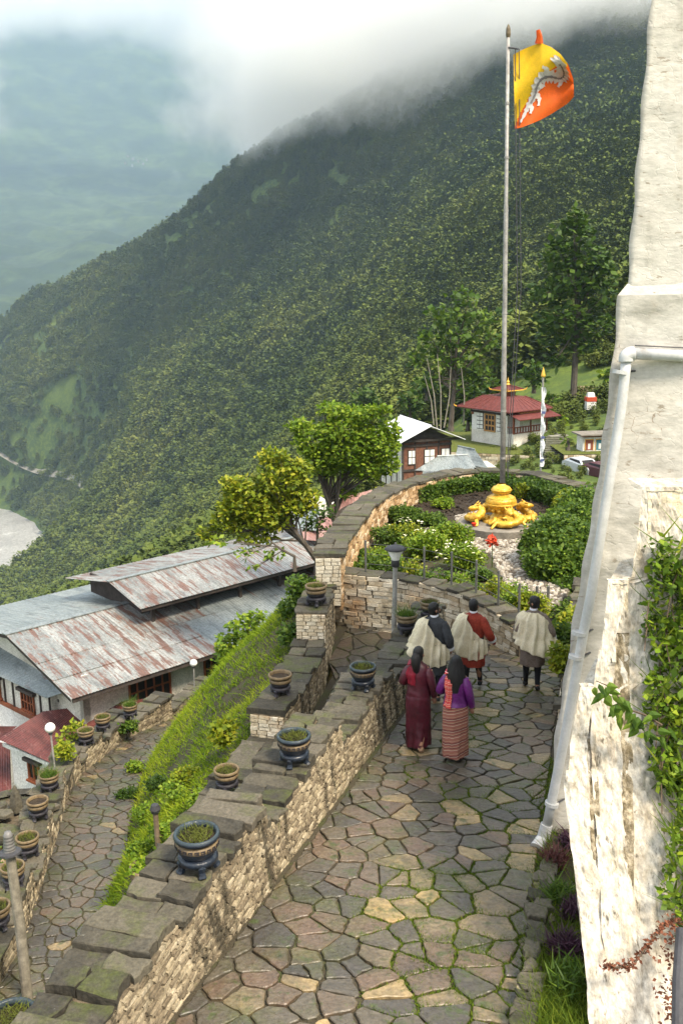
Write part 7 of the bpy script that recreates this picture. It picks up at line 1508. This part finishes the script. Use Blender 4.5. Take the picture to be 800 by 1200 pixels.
m3 = man('man in taupe robe and wide cream shawl, walking beside the right wall', place(622, 808), WALK + R(6), 1.76, m_brnc, R(62), 'full', .35, 'bent')
def woman(label, pos, heading, height, jacket, skirt, turn, hairk, scarfm, sx, jacket_z, lift=False):
    t = person(label, pos, heading, height); s = 1
    legs = [((-.08, 0, .90), (-.09, .08, .48), (-.09, .14, .09), (-.10, .27, .03)), ((.08, 0, .90), (.09, -.02, .48), (.08, -.23 if lift else -.16, .13 if lift else .10), (.08, -.17 if lift else -.05, .02))]
    ra = ((.18, -.01, 1.36), (.235, -.05, 1.10), (.25, .04, .88), (0, .2, -1)); la = ((-.18, -.01, 1.36), (-.255, -.02, 1.13), (-.17, .18, 1.08), (.6, .5, .2))
    hd, M, H = body_mesh(t, turn, legs, [ra, la]); face(t, H); hair(t, H, hairk)
    sk = [(1.05, .155, .12, 0), (.98, .175, .14, 0), (.88, .20, .165, 0), (.75, .205, .17, 0), (.5, .20, .17, 0, .0), (.25, .195, .20, -.02), (.09, .195, .225, -.03)]
    g = loft(sk, fold=.11, fk=5, phase=1 + turn); g.build('skirt', skirt, t, smooth=True)
    jt = [(1.50, .05, .055, .005), (1.46, .08, .072, 0), (1.43, .14, .09, -.005), (1.39, .175, .105, -.01), (1.3, .19, .125, -.01), (1.18, .178, .13, -.005), (1.08, .175, .135, 0), (.98, .19, .15, 0), (jacket_z, .205, .172, 0)]
    g = loft(jt, fold=.04, fk=6, phase=2); g.build('jacket', jacket, t, smooth=True)
    for (sh, el, wr, hd_) in (ra, la):
        sh = (sh[0] * .78, sh[1], sh[2] + .02); g = limb(MB(), (sh, el, Vector(el).lerp(Vector(wr), .9)), (.060, .078, .062, .058, .05), 14, .05); g.build('sleeve', jacket, t, smooth=True)
    for (hip, knee, ank, toe) in legs: shoe(t, ank, toe, m_shoe if not lift else (flat('tan_sandal', (.35, .22, .14), .6) if 'tan_sandal' not in bpy.data.materials else bpy.data.materials['tan_sandal']))
    jr = [(r[0], r[1], r[2], r[3]) for r in jt] + [(.6, .2, .17, 0)]
    sash(t, sx[0], sx[1], [(sx[0], 1.462), (sx[1], 1.455)], [(sx[0], sx[2]), (sx[1], sx[2] + .02)], lambda f, z: .0, .022, scarfm, .008, 14, 'scarf', 14, 40, jr)
    g = MB(); g.grid(lambda i, j: (-.075 - .085 * j / 5, -.10 + .22 * i / 10, 1.47 + .035 * math.sin(math.pi * i / 10) - .035 * j / 5), 11, 6); o = g.build('scarf_fold', scarfm, t, smooth=True); md = o.modifiers.new('thickness', 'SOLIDIFY'); md.thickness = .012
    return t
w1 = woman('woman in long maroon silk dress with crimson scarf and tied back hair', place(490, 878), WALK, 1.60, m_maroon, m_maroon, R(-12), 'tail', m_scarf, (.15, .95, 1.12), .62, True)
w2 = woman('woman in purple jacket and striped brown skirt, hair loose down her back', place(533, 890), WALK - R(4), 1.58, m_purple, m_kira, R(4), 'long', m_emb, (.18, .85, .90), .93)
g = MB(); g.box((-.03, -.145, 1.585), (.035, .02, .03)); q = g.build('hair_clip', m_cuff, w1)
# ------------------------------------------------------------------ trees near the houses
def T_(name, label, px, py, Y, pxh, crowns, m, leaf, nper, tr, lean=(0, 0), group='trees near the houses', mt=None, gz=None):
    """crowns in pixels: (cx, cy, rx, ry)"""
    b = atY(px, py, Y); s = Y * .985 / F_PX * 1.02; h = pxh * s * 1.02
    cr = []
    for (cx, cy, rx, ry, *dd) in crowns:
        q = atY(cx, cy, Y + (dd[0] if dd else 0)); cr.append((q.x - b.x, q.y - b.y, q.z - b.z, rx * s, rx * s * .9, ry * s))
    return tree(name, label, b, h, cr, m, leaf, nper, group, tr, lean, mt)
T_('broadleaf_tree', 'spreading bright green tree by the garden wall, taller of the pair over the pink roof', 404, 640, 40, 130, [(405, 505, 34, 24), (370, 515, 30, 22), (440, 520, 32, 24), (410, 530, 34, 22), (375, 540, 24, 20), (450, 545, 20, 14), (390, 480, 22, 9), (425, 485, 26, 10), (350, 500, 14, 10), (430, 548, 26, 16), (390, 545, 22, 14), (455, 505, 16, 14), (405, 575, 18, 9, .5), (445, 480, 16, 7)], lf_bright, .13, 1300, .17, (-1.0, .3))
T_('broadleaf_tree', 'low spreading yellow tinged tree hanging over the metal roof', 372, 660, 36, 90, [(330, 560, 34, 24), (295, 580, 34, 24), (310, 600, 36, 20), (280, 595, 30, 18), (345, 590, 26, 20), (355, 585, 22, 16), (270, 610, 26, 14), (315, 610, 30, 14), (320, 535, 20, 10), (245, 625, 16, 8), (345, 550, 22, 14), (300, 630, 26, 9), (275, 568, 18, 12)], lf_yel, .13, 1500, .13, (-1.2, -.3))
T_('broadleaf_tree', 'thin dark leaved young tree in front of the pink roof', 372, 640, 38, 60, [(372, 605, 15, 12), (385, 600, 12, 10), (360, 615, 11, 8), (380, 622, 12, 7)], lf_dark, .12, 520, .07)
T_('broadleaf_tree', 'drooping leafy bough over the ridge of the long house', 345, 655, 35, 40, [(290, 648, 16, 6), (320, 650, 16, 7), (255, 635, 14, 5), (295, 665, 9, 6)], lf_bright, .14, 420, .06, (-1, 0))
T_('shrub_tree', 'rounded bright shrub tree before the eave of the long house', 285, 800, 27, 80, [(285, 735, 22, 16), (268, 755, 20, 15), (300, 750, 20, 16), (280, 770, 24, 14), (300, 722, 14, 9), (262, 772, 14, 11)], lf_bright, .11, 1300, .07)
T_('shrub_tree', 'yellow green open shrub behind the low wall by the globe lamp', 84, 890, 23.6, 45, [(88, 852, 14, 9), (78, 864, 12, 10), (96, 866, 13, 10), (84, 876, 14, 8)], lf_yel, .09, 1500, .03)
T_('pine_tree', 'tall dark pine with irregular crown beside the white tower', 671, 470, 112, 230, [(672, 275, 24, 22), (655, 300, 26, 18), (690, 305, 26, 20), (668, 330, 34, 20), (645, 345, 24, 16), (700, 345, 24, 18), (660, 372, 34, 18), (695, 380, 26, 16), (645, 395, 20, 14), (675, 255, 12, 12), (680, 405, 22, 12), (650, 420, 14, 9), (708, 320, 14, 18)], lf_dark, .55, 48, .42, (.1, 0), mt=bark)
T_('broadleaf_tree', 'tall olive green tree with pale bare stems left of the flagpole', 528, 500, 104, 170, [(540, 350, 18, 12), (520, 368, 22, 14), (560, 375, 22, 14), (505, 395, 22, 14), (535, 395, 24, 16), (568, 400, 20, 14), (520, 420, 22, 14), (550, 425, 24, 14), (490, 420, 14, 12), (505, 445, 16, 12), (565, 440, 16, 12), (540, 450, 18, 12)], lf_yel if False else lf_mid, .5, 42, .3, (.6, 0))
GT = thing('bare_saplings', 'cluster of thin pale bare trunks left of the temple house', 'saplings', atY(510, 500, 98)); 
for px, py, qx, qy in ((512, 498, 500, 420), (516, 498, 512, 415), (508, 492, 497, 440), (520, 495, 528, 430), (543, 492, 540, 430)): g = MB(); a, b = atY(px, py + 6, 98), atY(qx, qy, 98); g.tube([a, (a + b) / 2 + Vector((.2, 0, 0)), b], [.08, .06, .03], 6); g.build('trunk', flat('pale_bark', (.22, .20, .16), .9, .3) if 'pale_bark' not in bpy.data.materials else bpy.data.materials['pale_bark'], GT)
back_trees = [(480, 470, 120, 14, lf_dark), (455, 500, 100, 12, lf_mid), (500, 450, 150, 13, lf_dark), (600, 425, 150, 16, lf_mid), (625, 440, 130, 14, lf_dark), (578, 455, 125, 12, lf_mid), (548, 462, 135, 14, lf_dark), (612, 395, 200, 12, lf_dark), (640, 430, 150, 15, lf_mid), (705, 410, 150, 15, lf_dark), (725, 440, 130, 14, lf_mid), (645, 470, 108, 9, lf_mid), (660, 495, 96, 7, lf_bright), (622, 475, 105, 10, lf_dark), (712, 440, 112, 9, lf_bright), (470, 520, 92, 9, lf_mid), (450, 535, 80, 9, lf_dark), (548, 490, 100, 8, lf_dark), (700, 375, 190, 16, lf_mid), (590, 380, 210, 15, lf_dark), (560, 400, 220, 15, lf_mid), (430, 470, 170, 14, lf_dark), (530, 380, 260, 13, lf_mid), (665, 515, 80, 5, lf_mid)]
nm_ = ['dark rounded tree left of the white-roofed house, on the slope', 'mid green tree rising behind the white roof, leftmost', 'dark tree high behind the white-roofed house', 'mid green tree right behind the flagpole', 'dark tree right of the temple lantern', 'mid green tree just behind the temple roof', 'dark tree left behind the temple roof', 'dark tree below the far truck', 'mid green tree left of the pine trunk', 'dark tree half hidden by the tower, high', 'mid green tree at the tower edge', 'small bushy tree beside the bare slope above the porch roof', 'bright bush at the top of the stone stairs', 'dark tree behind the prayer pole', 'bright small tree right of the pine trunk', 'low tree at the left wall of the white-roofed house', 'dark low tree behind the garden wall corner', 'dark bush between the two houses', 'mid green tree above the tower ledge', 'dark tree behind the flagpole, up the slope', 'mid green tree on the far slope left of the flagpole', 'dark tree far left of the olive tree', 'small far tree above the olive tree', 'low green bush by the shrine kiosk']
for (px, py, Y, rpx, m), lb in zip(back_trees, nm_):
    T_('broadleaf_tree', lb, px, py + rpx * 1.2, Y, rpx * 2.2, [(px, py - rpx * .4, rpx * .9, rpx * .7), (px - rpx * .6, py, rpx * .7, rpx * .6), (px + rpx * .6, py + rpx * .1, rpx * .7, rpx * .6), (px + rpx * .1, py + rpx * .5, rpx * .8, rpx * .6)], m, .0042 * Y, int(9000 / Y ** 1.15 * 1.2), .002 * Y, group='trees on the slope behind the houses')
# creeper on the outside of the tall pier and around the lane wall
for k, (px, py, Y, r, lb) in enumerate(((358, 690, 21.5, .5, 'leafy creeper behind the pot on the tallest pier'), (350, 742, 20, .45, 'leafy creeper on the outer foot of the tallest pier'), (345, 715, 22, .5, 'creeper climbing beside the tall white pier'), (260, 860, 16, .3, 'pale rosette plant on the bank beside the pot with dry weeds'))):
    q = atY(px, py, Y); bush('creeper', lb, 'plant', tuple(q - UP * r * .7), (r, r, r * .8), 1100, .07, lf_mid if k < 3 else lf_yel, 'creepers by the lane wall', stems=3)
for k, (px, py, Y, r, m, lb) in enumerate(((8, 1010, 17, .5, lf_mid, 'green bush outside the low wall behind the lamp post'), (30, 1000, 18.3, .3, lf_mid, 'small leafy tuft between cairn and low wall'), (75, 880, 21.5, .3, lf_yel, 'weedy tuft at the left globe lamp'), (10, 1040, 15.5, .4, lf_dark, 'dark bush at the left edge below the cairn'), (150, 850, 25.5, .3, lf_mid, 'weeds on the low wall coping'), (240, 815, 29.5, .35, lf_mid, 'weeds at the far end of the low wall'))):
    q = atY(px, py, Y); bush('wild_plant', lb, 'weeds', tuple(q - UP * r * .8), (r, r, r * .8), 700, .06, m, 'weeds around the low wall', stems=2)
# valley road and the far village
m_road = flat('pale_road', (.26, .24, .20), .9, .2, scale=.05)
g = MB(); rp = [(0, 536), (20, 548), (40, 557), (60, 562), (85, 567), (98, 578), (100, 590), (103, 606)]
rpt = []
for px, py in rp:
    d = ray(px, py); t = 400
    while t < 1600:
        p = d * t
        if p.z < float(height(np.array(p.x), np.array(p.y))): break
        t += 4
    rpt.append(p)
rs_ = smooth_pts([tuple(p) for p in rpt], 5)
def RPt(i, j):
    p = Vector(rs_[i]); q = p + Vector((0, (j - .5) * 12, 0)); q.z = p.z + 8 + (j - .5) * 6; return tuple(q)
g.grid(RPt, len(rs_), 2); g.build('valley_road', m_road, kind='structure')
m_farw = flat('far_white_wall', (.22, .22, .21), .9, .1); m_farr = flat('far_grey_roof', (.14, .15, .15), .6, .2)
for k, (px, py, s) in enumerate(((150, 184, 9), (156, 187, 11), (162, 190, 10), (147, 192, 8), (168, 193, 9), (155, 195, 8), (172, 188, 7))):
    d = ray(px, py); t = 1500
    while t < 4500:
        p = d * t
        if p.z < float(height(np.array(p.x), np.array(p.y))): break
        t += 10
    hv = thing('far_house', ['tiny white house of the far hill village, top left', 'largest white house of the far hill village', 'tiny white house right of the largest far one', 'tiny far house at the left lower end of the village', 'tiny far house at the right end of the village', 'tiny far house lowest in the village', 'tiny far house up on the right of the village'][k], 'house', p, 'houses of the far village')
    g = MB(); g.box(p + UP * 2, (s, s * .8, 8), rz=.3); g.build('wall', m_farw, hv); g = MB(); g.box(p + UP * 8.6, (s * 1.3, s, 2.2), rz=.3, taper=.5); g.build('roof', m_farr, hv)
